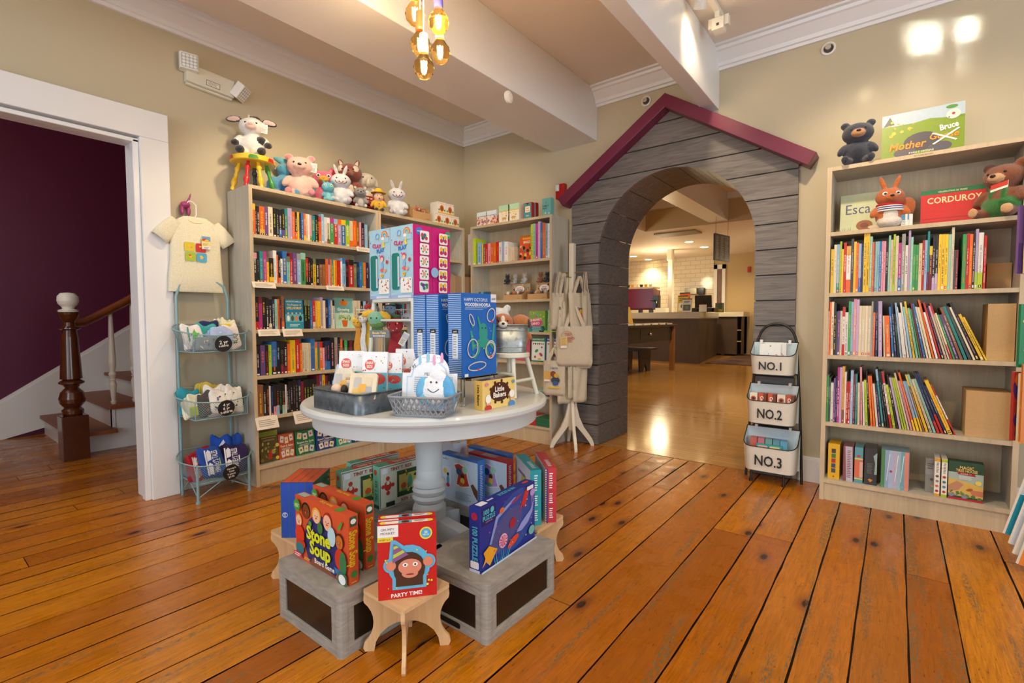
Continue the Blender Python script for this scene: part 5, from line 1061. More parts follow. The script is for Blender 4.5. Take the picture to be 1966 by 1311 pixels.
plystool('small birch plywood stool at the front carrying the red party puzzle boxes', -1.24, 1.022)
plystool('small birch plywood stool at the left of the table base under blue boxes', -1.925, 1.055)
plystool('small birch plywood stool at the right of the table base under teal and red boxes', -1.242, 1.73)
# ---- game boxes
def gbox(name, label, x, y, z, yaw, w, d, h, col, art=None, sart=None, tart=None, side=None, top=None, group=None, cat='box'):
    mb = MB(); mb.box(0, w, 0, d, 0, h, col, 'print', cols=[side or col, side or col, col, col, col, top or col])
    if art: art(Face(mb, (0, 0, 0), (1, 0, 0), (0, 0, 1), w, h))
    if sart: sart(Face(mb, (w, 0, 0), (0, 1, 0), (0, 0, 1), d, h)); sart(Face(mb, (0, d, 0), (0, -1, 0), (0, 0, 1), d, h))
    if tart: tart(Face(mb, (0, 0, h), (1, 0, 0), (0, 1, 0), w, d))
    o = mb.build(name, bevel=0); o.matrix_world = T(x, y, z+.0006, yaw); tagged(o, label, cat, group); return o
def kid(f, x, y, s, skin, hair, rot=0, shirt='2f8fb0', big=1.25):
    s *= .72; big *= .95
    f.disc(x, y+s*.25, s*big, hair, ry=s*1.3); f.disc(x, y, s, skin, ry=s*1.15); f.disc(x-s*.35, y+s*.1, s*.10, '2a1a14'); f.disc(x+s*.35, y+s*.1, s*.10, '2a1a14'); f.disc(x, y-s*.45, s*.3, 'b8402e', ry=s*.09); f.disc(x, y-s*.1, s*.12, 'd98a6a')
def soup(f):
    f.disc(.52, .36, .34, '2a2f6e', ry=.33, rot=-6); f.poly([(.28, .0), (.34, .14), (.6, .08), (.82, .0)], '8a4a2e')
    kid(f, .22, .80, .095, '7a3f1e', '1d1512', big=1.35); kid(f, .43, .80, .09, 'f2c39a', 'e8a21e', big=1.4); kid(f, .64, .78, .10, 'f0b898', 'a8301e', big=1.2); kid(f, .09, .62, .075, 'f0c09a', 'e8821e'); kid(f, .86, .58, .085, 'c8702e', '4a2412')
    f.disc(.52, .66, .05, '2f7a3a', ry=.06); f.disc(.33, .66, .03, '4f9a3a'); f.poly([(.84, .78), (.9, .90), (.93, .88), (.88, .76)], '4f9a3a'); f.disc(.12, .42, .09, 'd9381e', ry=.1); f.disc(.14, .28, .09, 'c83a1e', ry=.05); f.disc(.12, .2, .08, '1f7a86', ry=.06)
    f.disc(.88, .34, .09, 'c8341c', ry=.11); f.disc(.93, .3, .06, '2f7a4a', ry=.12); f.poly([(.78, .2), (.98, .16), (.98, .06), (.8, .12)], '2a7ac0'); f.disc(.74, .62, .07, 'b8d8e4', ry=.10)
    f.text('Stone', .49, .53, .20, 'd9e21e', .04, fit=.54); f.text('Soup', .52, .32, .20, 'd9e21e', .04, fit=.46); f.text('Board Game', .60, .14, .075, 'f4f2ea', .02, fit=.48)
    f.disc(.08, .87, .065, '3f9a3a'); f.lines(.04, .84, .13, .9, 3, 'e8f0d8'); f.rect(0, .05, .16, .13, 'd93a4a'); f.lines(.02, .06, .15, .12, 2, 'f8e8e8'); f.rrect(.84, .0, 1, .17, '3a6a4a', .02); f.disc(.92, .075, .06, 'f0f2ee', ry=.05); f.lines(.22, .07, .34, .12, 2, 'e8c23a')
def soups(f): f.text('Stone Soup', .5, .52, .36, 'e2c81e', .03, rot=-90, fit=.52); f.mb; f.disc(.5, .15, .32, '3f8a3a'); f.rrect(.1, .82, .9, .98, '2f5a3a', .08); f.disc(.5, .9, .3, 'eef0ea')
def soupt(f): f.text('Stone Soup', .52, .5, .36, 'e2c81e', .03, rot=180, fit=.42); f.disc(.78, .5, .05, '4f9a3a', ry=.018*3); f.rect(.02, .15, .17, .85, '9fb8a8')
def soupsd(f):
    # side lettering reads down the narrow edge
    vs = f; f.text('Stone Soup', .5, .52, .13, 'e2c81e', .03, rot=-90, fit=.52); f.disc(.5, .15, .36, '3f8a3a', ry=.36); f.rrect(.12, .84, .88, .98, '2f5a3a', .08); f.disc(.5, .91, .3, 'eef0ea', ry=.25); f.lines(.2, .02, .8, .05, 1, 'e2c81e')
SG = 'cooperative soup board games on the near crate'
for i, (x, y, lb) in enumerate([(-1.722, .906, 'coral board game box with cooking children and yellow title, front one on the near crate'), (-1.768, 1.002, 'coral board game box standing behind its twin on the near crate')]):
    gbox('game_box', lb, x, y, .205, 0, .335, .035 if i == 0 else .036, .232, 'd4552f', soup, soupsd, soupt, group=SG)
def party(f):
    f.rect(0, .84, .35, 1, 'ece8e4'); f.text('GRUMPY', .17, .945, .032, '2a2a2a', .0, fit=.27); f.text('MONKEY', .17, .895, .032, '2a2a2a', .0, fit=.27); f.rect(0, .78, .26, .84, 'e8d23a'); f.text('AGES 5-7', .12, .81, .025, '2a2a2a', .01, fit=.2)
    f.disc(.82, .86, .11, 'e8d23a'); f.disc(.82, .86, .085, '4fa8d0'); f.text('50', .82, .875, .03, 'f4f2ea', .02); f.text('PIECES', .82, .84, .02, 'f4f2ea', .01)
    B_ = '5fb0d4'; f.disc(.53, .44, .36, B_, ry=.37); f.disc(.22, .46, .13, B_); f.disc(.85, .48, .13, B_); f.poly([(.18, .52), (.22, .80), (.30, .80), (.60, .62), (.6, .5)], B_); f.rect(.24, .13, .82, .36, B_)
    confetti(f, 22, ['e8dc3a'], .15, .66, (.012, .022), 8, .12, .94)
    f.disc(.53, .40, .27, '4a2c1c', ry=.30); f.rect(.30, .17, .76, .34, '4a2c1c'); f.disc(.22, .46, .085, 'd9866a'); f.disc(.85, .48, .085, 'd9866a'); f.disc(.54, .43, .20, 'd98a70', ry=.14); f.disc(.54, .34, .14, 'd98a70', ry=.08)
    f.disc(.46, .46, .045, 'f4f2ea', ry=.035); f.disc(.63, .46, .045, 'f4f2ea', ry=.035); f.disc(.46, .46, .017, '1a1a1a'); f.disc(.63, .46, .017, '1a1a1a'); f.disc(.54, .33, .07, '8a3a2a', ry=.014)
    f.poly([(.25, .50), (.27, .76), (.52, .60)], '8a5a8a'); f.poly([(.255, .56), (.26, .61), (.42, .665), (.46, .635)], 'b8c84a'); f.poly([(.265, .68), (.268, .72), (.32, .73), (.355, .705)], 'b8c84a')
    f.text('PARTY TIME!', .48, .07, .052, 'f4f2ea', .02, rot=2, fit=.56)
def partyt(f): f.rect(.06, .25, .90, .8, 'e8e4dc'); f.disc(.08, .5, .05, 'e8d23a'); f.disc(.9, .5, .05, 'e8d23a'); f.rect(.35, .25, .58, .8, '5fb0c4'); f.disc(.47, .5, .07, '4a2c1c', ry=.05); f.lines(.62, .35, .82, .7, 2, '8a8a8a')
u = Vector((cos(radians(49.7)), sin(radians(49.7)), 0)); v = Vector((-u.y, u.x, 0))
for i in range(2):
    p = Vector((-1.243, .912, 0))+v*(i*.048)
    gbox('puzzle_box', ['red puzzle box with party ape picture, front one on the plywood stool', 'red puzzle box standing directly behind the front party one'][i], p.x, p.y, .205, 49.7, .180, .036, .236, 'c4201c', party, None, partyt, group='red party puzzle boxes')
def sea(f):
    f.disc(.60, .52, .42, '2a4a9a', ry=.30, rot=20); f.disc(.45, .45, .32, '4a4f8a', ry=.16, rot=25); f.rect(.03, .70, .26, .97, '1c2262'); f.text('100', .10, .90, .075, '4fb8c8', .03); f.disc(.2, .9, .03, '4fb8c8'); f.text('PUZZLE', .145, .81, .07, '4fb8c8', .03, fit=.2); f.text('DEEP SEA LIFE', .145, .745, .02, 'd98ac0', .01, fit=.18)
    f.poly([(.18, .35), (.3, .7), (.6, .86), (.62, .9), (.58, .9), (.26, .74), (.15, .36)], '8a9ad0'); f.poly([(.68, .62), (.78, .9), (.84, .98), (.88, .9), (.78, .64), (.74, .70)], 'c8302e'); f.disc(.36, .80, .04, 'd96a2a', ry=.03); f.disc(.62, .86, .1, '8a3a6a', ry=.02, rot=15)
    f.poly([(.62, .3), (.72, .42), (.9, .55), (.97, .72), (.94, .5), (.85, .36), (.72, .28)], '8f9ad8'); f.disc(.55, .50, .06, 'a8243a', ry=.05, rot=40); f.disc(.38, .30, .075, 'e8b0c8'); [f.poly([(.38, .30), (.38+.07*cos(a), .30+.09*sin(a)), (.38+.07*cos(a+.25), .30+.09*sin(a+.25))], 'b8305a') for a in [q*.62 for q in range(10)]]
    f.disc(.55, .20, .11, 'd9402a', ry=.04, rot=20); f.poly([(.02, .08), (.07, .2), (.04, .3), (.13, .36), (.2, .3), (.27, .24), (.2, .14), (.14, .05), (.08, .14)], 'e8a21e'); f.disc(.93, .84, .05, 'b898d8', ry=.04); [f.poly([(.90+.02*q, .82), (.91+.02*q, .82), (.90+.02*q, .6)], 'b898d8') for q in range(3)]
    [f.poly([(.22+.03*q, .02), (.235+.03*q, .02), (.20+.045*q, .2)], ['2fa0c8', '4fc8d8', '2a7ac0'][q % 3]) for q in range(8)]; f.disc(.9, .2, .06, '6fb8b0', ry=.05); confetti(f, 30, ['8fb0e8', 'e8eef8', 'c84a8a'], .1, .95, (.004, .010), 6); f.rect(0, 0, 1, .03, 'c8cfe4'); f.rrect(.80, .92, .93, .985, 'e8e8f0', .01)
def seas(f): f.text('100 PUZZLE', .55, .45, .10, '4fb8c8', .03, rot=-90, fit=.52); f.disc(.5, .86, .3, 'a8243a'); f.rrect(.1, .06, .9, .17, 'e8eaf0', .1); f.rect(0, 0, 1, .045, 'c8cfe4')
def seat_(f): f.text('100 PUZZLE', .55, .5, .34, '4fb8c8', .03, rot=180, fit=.3); f.rrect(.05, .2, .17, .8, 'e8eaf0', .01); f.disc(.9, .5, .06, 'd9482a', ry=.02); f.rect(.2, .4, .3, .6, 'c8cfe4')
gbox('puzzle_box', 'dark blue sea life jigsaw box standing on the right crate', -1.100, 1.224, .205, 93.0, .350, .046, .228, '1e2f8c', sea, seas, seat_)
def trex(f):
    f.rect(0, 0, 1, 1, 'cdd3c0'); f.rect(.01, .02, .99, .03, '1d2a2a'); f.rect(.01, .96, .99, .975, '1d2a2a'); f.rect(.01, .02, .02, .97, '1d2a2a')
    for (x, y) in ((.17, .52),): f.disc(x, y, .075, 'b8361e', ry=.09); f.disc(x, y+.17, .04, 'b8361e'); f.disc(x, y-.17, .04, 'b8361e'); f.disc(x-.1, y, .035, 'b8361e'); f.disc(x+.1, y, .035, 'b8361e'); f.disc(x, y+.07, .035, 'cdd3c0')
    f.rect(.36, .18, .99, .80, '2f4a2a'); f.rect(.4, .3, .95, .7, 'c2b45a'); f.disc(.64, .5, .05, '3f9a7a', ry=.12); f.disc(.5, .42, .06, 'c8502a'); f.disc(.8, .62, .08, '1f2f1e', ry=.03); f.poly([(.4, .3), (.5, .38), (.6, .3)], '6f9a4a'); confetti(f, 18, ['1f3a22', '4f7a3a', 'd9a83a'], .2, .78, (.02, .04), 5, .38, .97)
    f.text('TINY T. REX', .66, .10, .08, 'a8321e', .02, rot=180, fit=.5); f.rect(.12, .04, .3, .14, '1d2a1e'); f.text('TINY T. REX', .45, .885, .08, 'a8321e', .02, fit=.5); f.rrect(.04, .82, .16, .94, 'dfe2e8', .01)
def trexs(f): f.text('TINY T. REX', .5, .42, .10, '1f3a32', .02, rot=90, fit=.5); f.disc(.4, .85, .25, 'c8402a', ry=.25); f.rect(.1, .02, .9, .1, '1d3a30')
def trext(f): f.rect(0, 0, 1, 1, 'c8482a'); f.rect(0, 0, .25, 1, '4fa88a'); f.text('TINY T. REX', .6, .5, .5, 'ece4d0', .03, fit=.5)
for i, (x, y, yw, lb) in enumerate([(-1.835, 1.362, 86, 'mint green dinosaur puzzle box nearest the table pedestal'), (-1.905, 1.212, 86, 'mint green dinosaur puzzle box in front on the far left crate'), (-1.985, 1.318, 86, 'mint green dinosaur puzzle box at the back of the far left crate')]):
    gbox('puzzle_box', lb, x, y, .205, yw, .262, .052 if i < 1 else .045, .200, '7fbfa4', trex, trexs, trext, side='6fb89c', group='dinosaur puzzle boxes')
def blues(f): f.rect(.0, 0, .06, 1, '1f7a5a'); f.disc(.5, .42, .34, 'd8e0f0'); f.disc(.5, .42, .29, '1d4aa8'); f.lines(.3, .38, .7, .46, 3, 'd8e0f0')
def blues0(f): f.rect(.0, 0, .06, 1, '1f7a5a')
u = Vector((cos(radians(39.6)), sin(radians(39.6)), 0))
for i in range(4):
    p = Vector((-1.916, .948, 0))+u*(i*.0325)
    gbox('game_box', 'blue box with orange top on the left plywood stool, %s of four' % ['leftmost', 'second from left', 'third from left', 'rightmost'][i], p.x, p.y, .205, 39.6, .032, .195, .222, '1c48b0', blues if i == 0 else blues0, lambda f: (confetti(f, 20, ['2f6a3a', '4f8a4a', '1d4a2a', 'c8482a'], .1, .9, (.06, .12), 5)), lambda f: (f.rect(0, .04, 1, .96, 'd9562a'), f.rect(0, 0, .08, 1, '2f6a2a')), side='1f5a3a', group='blue boxes with orange tops')
def kit(bc, seed):
    def f_(f):
        f.rect(.0, .0, 1, 1, 'c3d3e2'); f.rect(0, .95, 1, 1, bc); f.text('eeBoo', .13, .89, .05, '4a5a6a', .0, shear=.3, fit=.2); f.poly([(.36, .82), (.5, .86), (.72, .80), (.74, .6), (.80, .42), (.6, .36), (.42, .38), (.46, .6)], 'f0eee8'); f.poly([(.38, .80), (.5, .84), (.70, .78), (.72, .6), (.78, .43), (.6, .38), (.44, .40), (.48, .6)], ['c23a2e', 'b890c8'][seed]); f.disc(.5, .68, .07, '2a5a8a'); f.disc(.66, .74, .07, '9fd0b0'); f.disc(.6, .6, .05, '4a2a1c'); f.disc(.6, .5, .06, 'e8c03a'); f.disc(.56, .42, .07, ['c8602a', '6fa89a'][seed], ry=.04)
        f.poly([(.82, .46), (.88, .50), (1, .38), (1, .18), (.9, .3)], '6a3f2a'); f.rect(.04, .3, .3, .72, 'd3dcea'); f.disc(.12, .62, .05, 'e8b83a'); f.disc(.2, .56, .035, '3a2a24'); f.disc(.2, .44, .04, '4fa0c0', ry=.08); f.disc(.2, .33, .05, 'c8285a', ry=.04); f.lines(.4, .08, .85, .26, 6, '8a9ab0')
    return f_
def kits(f): f.lines(.3, .1, .7, .9, 22, 'c8d4e8')
for i, (x, y, yw, w_, c_, lb) in enumerate([(-1.735, 1.655, -3, .25, '2f6ab8', 'blue edged sewing kit box nearest the table pedestal'), (-1.628, 1.735, -3, .248, 'a8242c', 'red edged sewing kit box behind the front blue one'), (-1.705, 1.815, -3, .262, '2a6cc0', 'blue edged sewing kit box at the back of the three')]):
    gbox('craft_kit', lb, x, y, .205, yw, w_, .047, .225, c_, kit(c_, i % 2), kits, kits, group='sewing kit boxes')
for i in range(2): gbox('game_box', ['cream topped white game box behind the pedestal, lower front', 'cream topped white game box behind the pedestal, rear'][i], -1.905, 1.80+.05*i, .205, -10, .13, .045, .232, 'b8bccb', None, None, lambda f: (f.rect(0, 0, 1, 1, 'e8e2cc'), f.text('SAYBA', .55, .5, .5, '2a2a2a', .03, rot=180, fit=.5)), group='white game boxes behind the pedestal')
def colspine(tx):
    def f_(f): f.lines(.35, .62, .7, .92, 7, tx); f.lines(.35, .35, .7, .55, 5, tx); f.lines(.35, .08, .7, .28, 5, tx)
    return f_
def teals(f): f.rect(0, 0, 1, 1, 'd8dce0'); f.disc(.6, .6, .2, 'd9c83a', ry=.2); f.rect(.2, .75, .7, .8, '8a6aa8'); f.lines(.1, .1, .9, .4, 5, '9aa0b0')
for i, (x, y, yw, c_, lb) in enumerate([(-1.193, 1.647, 51.5, '1f98a4', 'teal edged puzzle box standing on the right plywood stool'), (-1.161, 1.712, 45, 'c03440', 'red edged puzzle box with checked border on the right plywood stool')]):
    mb = MB(); w_, d_, h_ = .048, .255, .237; mb.box(0, w_, 0, d_, 0, h_, c_, 'print', cols=['d8dce0', c_, c_, c_, c_, c_]); colspine('e8f0f0')(Face(mb, (0, 0, 0), (1, 0, 0), (0, 0, 1), w_, h_)); teals(Face(mb, (0, d_, 0), (0, -1, 0), (0, 0, 1), d_, h_)); Face(mb, (0, 0, h_), (1, 0, 0), (0, 1, 0), w_, d_).lines(.35, .1, .8, .5, 8, 'e8f0f0')
    f = Face(mb, (0, 0, 0), (1, 0, 0), (0, 0, 1), w_, h_)
    if i: [f.rect(.0, q/24, .09, (q+.5)/24, 'ece8e0') for q in range(24)]; f.rect(.09, 0, .2, 1, '2a3a8a')
    o = mb.build('puzzle_box'); o.matrix_world = T(x, y, .2056, yw); tagged(o, lb, 'box')
# ---- on the table top
t = thing('galvanised_tray', 'dark grey galvanised metal tray holding puzzle bags at the left of the table', 'tray', (0, 0, TZ)); GV = '6f787e'
def rr_pts(x0, x1, y0, y1, r, n=5):
    pts = []
    for cx, cy, a0 in ((x1-r, y1-r, 0), (x0+r, y1-r, 90), (x0+r, y0+r, 180), (x1-r, y0+r, 270)): pts += [(cx+r*cos(radians(a0+90*k/n)), cy+r*sin(radians(a0+90*k/n))) for k in range(n+1)]
    return pts
def pan(x0, x1, y0, y1, h, c, m, name, parent, r=.03, flare=0.0, th=.003, rim=.003):
    mb = MB(); A = rr_pts(x0, x1, y0, y1, r); B = rr_pts(x0-flare, x1+flare, y0-flare, y1+flare, r); k = len(A)
    A2 = rr_pts(x0+th, x1-th, y0+th, y1-th, r); B2 = rr_pts(x0-flare+th, x1+flare-th, y0-flare+th, y1+flare-th, r)
    vs = [(x, y, .0006) for x, y in A]+[(x, y, h) for x, y in B]+[(x, y, h) for x, y in B2]+[(x, y, th) for x, y in A2]
    fs = []
    for L in range(3): fs += [(L*k+i, L*k+(i+1) % k, (L+1)*k+(i+1) % k, (L+1)*k+i) for i in range(k)]
    mb.add(vs, fs, c, m, True); mb.add(vs, [tuple(range(k-1, -1, -1)), tuple(range(3*k, 4*k))], c, m); mb.tube([(x, y, h) for x, y in B], rim, c, m, 8, closed=True)
    return mb.build(name, parent)
pan(-1.752, -1.448, .992, 1.255, .074, GV, 'galvanised', 'body', t)
def bag(label, px, z0, D_, yaw, w, h, ac, seed, side):
    Mx = Matrix.Translation(at(px, 700, Y=D_)*1.0); x, y = Mx.translation.x, Mx.translation.y
    mb = MB(); d = .06
    vs = [(-w/2, -d/2, 0), (w/2, -d/2, 0), (w/2, d/2, 0), (-w/2, d/2, 0), (-w/2, -.004, h), (w/2, -.004, h), (w/2, .004, h), (-w/2, .004, h)]
    mb.add(vs, [(0, 1, 5, 4), (2, 3, 7, 6), (4, 5, 6, 7), (3, 2, 1, 0)], 'e9ecef', 'print'); mb.add(vs, [(1, 2, 6, 5), (3, 0, 4, 7)], 'f0f0ee', 'print')
    n_ = Vector((0, h, -(d/2-.004))).normalized(); f = Face(mb, (-w/2, -d/2, 0), (1, 0, 0), (0, d/2-.004, h), w, hypot(h, d/2-.004)); f.n = Vector((0, -h, (d/2-.004))).normalized()
    rr = random.Random(seed); f.rect(0, .06, 1, .62, ['a8d4e0', '4fa8c0', 'd98a6a'][seed % 3]); f.disc(.62, .50, .34, ['2f8a94', 'b8382e', 'c8502a'][seed % 3], ry=.22); confetti(f, 24, ['5fb0cc', '2f7ab0', 'c8402a', '3f8a4a', 'e8a83a'], .3, .95, (.015, .035), seed); f.disc(.3, .76, .20, 'd9481e'); f.text('SNAX', .3, .80, .05, 'f4f0e8', .02, fit=.3); f.text('SIZE', .3, .73, .05, 'f4f0e8', .02, fit=.24); f.disc(.3, .56, .13, 'c8602a', ry=.07)
    g = Face(mb, (w/2, -d/2, 0), (0, 1, 0), (0, 0, 1), d, h); g.text('PUZZLE SNAX', .5, .45, .055, 'c8381e', .03, rot=-90, fit=.8)
    o = mb.build('puzzle_bag'); o.matrix_world = T(x, y, z0, yaw); tagged(o, label, 'bag', 'puzzle bags in the metal tray')
ZT = TZ+.0045
bag('white puzzle bag with teal whale-like picture and round orange badge, left in the tray', 677, ZT, 1.135, 28, .105, .205, 0, 0, 1)
bag('white puzzle bag with red animal and orange badge, middle of the tray', 722, ZT, 1.155, 28, .10, .205, 0, 1, 1)
bag('white puzzle bag at the right end of the tray showing its lettered side', 755, ZT, 1.20, 34, .075, .200, 0, 4, 1)
bag('white and coral puzzle bag standing behind the others', 782, TZ+.001, 1.33, 22, .10, .21, 0, 2, 1)
for i, (px, D_) in enumerate(((636, 1.12), (647, 1.13))):
    mb = MB(); mb.box(-.011, .011, 0, .085, 0, .145, 'c3d2e6', 'print'); mb.box(-.0114, .0114, -.0004, .0854, .03, .033, '3a4a78', 'print'); o = mb.build('gift_box'); p = at(px, 740, Y=D_); o.matrix_world = T(p.x, p.y, ZT+.002, 35, 0, 14); tagged(o, ['slim pale blue box with ribbon leaning at the left end of the tray', 'slim pale blue box with ribbon leaning second from left in the tray'][i], 'box', 'slim pale blue boxes in the tray')
def woodpuz(label, px, D_, yaw, tilt, pts, w):
    mb = MB(); p = at(px, 745, Y=D_); mb.M = Matrix.Rotation(radians(90), 4, 'X'); mb.prism(pts, -.006, .006, 'dccdb0', 'wood_z'); mb.M = Matrix()
    f = Face(mb, (-.05, -.0062, 0), (1, 0, 0), (0, 0, 1), .1, .1); [f.rrect(*b_, c_, .04) for b_, c_ in (((.14, .1, .5, .45), 'd9b45a'), ((.48, .12, .84, .5), 'a8a8aa'), ((.16, .48, .45, .84), 'b8b4ae'), ((.44, .52, .82, .84), 'd8c8a8'), ((.36, .3, .62, .6), 'e0a83a'))]; f.rect(.3, .02, .7, .12, '2a6a9a')
    o = mb.build('wooden_puzzle', bevel=.001); o.matrix_world = T(p.x, p.y, ZT+.040, yaw, tilt); tagged(o, label, 'toy')
woodpuz('house-shaped wooden puzzle with yellow giraffe pieces leaning in the tray', 660, 1.06, 30, -8, [(-.042, 0), (.045, 0), (.036, .088), (.028, .106), (-.024, .106), (-.034, .09)], 0)
woodpuz('square wooden puzzle with rounded corners tilted at the front of the tray', 694, 1.035, 33, -20, [(-.05, .008), (-.042, 0), (.042, 0), (.05, .008), (.05, .092), (.042, .1), (-.042, .1), (-.05, .092)], 0)
mb = MB(); p = at(690, 713, Y=1.10); mb.tube([(-.05, 0, 0), (.05, 0, 0)], .011, 'c9a070', 'wood_x', 16); 
mb.tube([(.0, 0, -.1), (.0, 0, -.01)], .006, '2a2624', 'plain'); o = mb.build('rolling_pin'); o.matrix_world = T(p.x, p.y, TZ+.11, 32); tagged(o, 'small wooden cylinder toy standing up behind the wooden puzzles in the tray', 'toy')
p = at(646, 742, Y=1.03); mb = MB(); mb.ell((0, 0, .02), (.022, .014, .02), 'e8c8b0', 'plain'); mb.ell((.03, .006, .018), (.014, .012, .018), '2a2624', 'plain'); mb.box(-.02, .04, -.01, .012, 0, .004, 'c9a070'); o = mb.build('toy_figures'); o.matrix_world = T(p.x, p.y, TZ+.055, 20); tagged(o, 'small pale and black wooden pieces poking out at the tray left end', 'toy')
# lattice basket with display card
Mb = T(-1.300, 1.165, TZ, 25); t = thing('plastic_basket', 'grey plastic basket with woven lattice sides in front on the table', 'basket'); t.matrix_world = Mb; BG = '8b9198'
hw, hd, H_ = .092, .066, .07
mb = MB(); B0 = rr_pts(-hw, hw, -hd, hd, .02); B1 = rr_pts(-hw-.018, hw+.018, -hd-.018, hd+.018, .028); k = len(B0)
mb.prism(B0, .0006, .004, BG, 'plain'); mb.tube([(x, y, H_) for x, y in B1], .004, BG, 'plain', 8, closed=True); mb.tube([(x, y, .006) for x, y in B0], .003, BG, 'plain', 6, closed=True)
def sidept(s, zf):
    s = s % 1.0; L = [hypot(B0[(i+1) % k][0]-B0[i][0], B0[(i+1) % k][1]-B0[i][1]) for i in range(k)]; tot = sum(L); d = s*tot
    for i in range(k):
        if d <= L[i]: break
        d -= L[i]
    q = d/max(L[i], 1e-6); a0, a1, b0, b1 = B0[i], B0[(i+1) % k], B1[i], B1[(i+1) % k]
    return (a0[0]+(a1[0]-a0[0])*q)*(1-zf)+(b0[0]+(b1[0]-b0[0])*q)*zf, (a0[1]+(a1[1]-a0[1])*q)*(1-zf)+(b0[1]+(b1[1]-b0[1])*q)*zf, .006+(H_-.006)*zf
for i in range(34):
    for sg in (1, -1): mb.tube([sidept(i/34+sg*.055*q/4+.004*sin(q*2.4), q/4) for q in range(5)], .0030, BG, 'plain', 5)
mb.build('body', t)
t = thing('display_card', 'white arched counter display card for small pillows standing in the grey basket', 'display'); t.matrix_world = Mb @ Matrix.Translation((.0, .03, .006)) @ Matrix.Rotation(radians(-6), 4, 'X') @ Matrix.Diagonal((1, 1, 1.28, 1))
mb = MB(); pts = [(-.095, 0), (.095, 0), (.105, .02), (.105, .105), (.075, .105)]+[(.075*cos(a), .105+.055*sin(a)) for a in [radians(12+12*q) for q in range(14)]]+[(-.075, .105), (-.105, .105), (-.105, .02)]
mb.M = Matrix.Rotation(radians(90), 4, 'X'); mb.prism(pts, 0, .002, 'e6eaf0', 'print'); mb.M = Matrix()
f = Face(mb, (-.105, -.0025, 0), (1, 0, 0), (0, 0, 1), .21, .165); f.poly([(.08, .08), (.92, .08), (.92, .58), (.84, .58), (.8, .72), (.65, .84), (.35, .84), (.2, .72), (.16, .58), (.08, .58)], 'b8d0ea'); f.poly([(.1, .1), (.9, .1), (.9, .56), (.82, .56), (.78, .70), (.64, .82), (.36, .82), (.22, .70), (.18, .56), (.1, .56)], 'e6eaf0')
f.text('$7.95', .17, .72, .07, '3a3a44', .0, rot=28); f.text('PILLOWS', .53, .62, .055, '4a5058', .01, fit=.26); f.lines(.22, .3, .5, .58, 8, '9aa4b8'); [(f.disc(x, .88, .06, 'f4f4f6', ry=.055), f.disc(x-.07, .86, .028, c_, ry=.07), f.disc(x+.07, .9, .028, c_, ry=.07), f.disc(x-.015, .9, .006, '2a2a2a'), f.disc(x+.02, .9, .006, '2a2a2a')) for x, c_ in ((.39, '8fc4e0'), (.65, 'e09ac0'))]
mb.build('card', t)
t = thing('toy_pillow', 'small white and blue pony-shaped pillow lying in the grey basket', 'pillow'); t.matrix_world = Mb @ Matrix.Translation((.035, -.005, .030)) @ Matrix.Rotation(radians(-8), 4, 'X') @ Matrix.Diagonal((1.15, 1, 1.15, 1)); 
blob('body', [((0, 0, .05), (.040, .016, .048), (0, 0, 0), 'eef0f4'), ((.01, 0, .088), (.030, .014, .022), (0, 25, 0), 'e8eaf4'), ((-.045, 0, .055), (.016, .012, .035), (0, 12, 0), '6fb4dc'), ((.045, .0, .05), (.020, .014, .045), (0, -15, 0), '5fa8d8'), ((-.03, 0, .02), (.02, .012, .018), (0, 0, 0), '7fc0e0')], t, .003, 'fabric')
for s in (-.008, .010): dot('eye', t, (s, -.017, .072), .003, '1a1a1a')
mb = MB(); mb.tube([(-.018+.006*q, -.0165-.0008*sin(q), .052-.010*sin(pi*q/6)) for q in range(7)], .0012, '1a1a1a', 'plain', 5); mb.build('mouth', t)
mb = MB(); mb.box(-.03, .045, .006, .02, .0, .085, 'a8d0ee', 'gloss'); o = mb.build('pillow_pack'); o.matrix_world = Mb @ Matrix.Translation((.04, .006, .010)); tagged(o, 'glossy pale blue packet standing behind the pony-shaped pillow', 'packet')
def lb_(f): f.rect(0, 0, 1, 1, 'ecce7a'); f.disc(.52, .55, .30, '4a2012', ry=.20); [f.disc(.52+.30*cos(a), .55+.38*sin(a), .035, '4a2012') for a in [q*.7 for q in range(9)]]; f.text('Little', .5, .66, .17, 'f4f0e4', .03, fit=.34); f.text('Bakers', .5, .46, .18, 'f4f0e4', .03, fit=.5); kid(f, .15, .22, .075, 'f0c09a', 'a8481e'); f.disc(.15, .36, .08, 'f4f2ee', ry=.09); f.disc(.15, .05, .1, 'c8382e', ry=.06); kid(f, .87, .28, .07, 'f0c8a4', '1d1512'); f.disc(.87, .42, .08, 'f4f2ee', ry=.08); f.disc(.87, .06, .1, '4f8ac8', ry=.07); f.disc(.92, .85, .04, '4fa0c0'); f.disc(.1, .86, .04, 'd98ab0'); confetti(f, 12, ['5a2a18', 'd9602a', 'f4f0e4'], .8, .97, (.008, .015), 4)
gbox('game_box', 'yellow baking game box with chocolate splash standing on the table top', -1.177, 1.329, TZ, 88, .184, .040, .108, 'e8c86e', lb_, lambda f: f.text('Little Bakers', .5, .5, .10, '4a2012', .03, rot=-90, fit=.7), lambda f: (f.rect(0, 0, 1, 1, '2e1a14'), f.text('Little Bakers', .5, .5, .4, 'c8c0b4', .02, fit=.4)), side='e0bc5e')
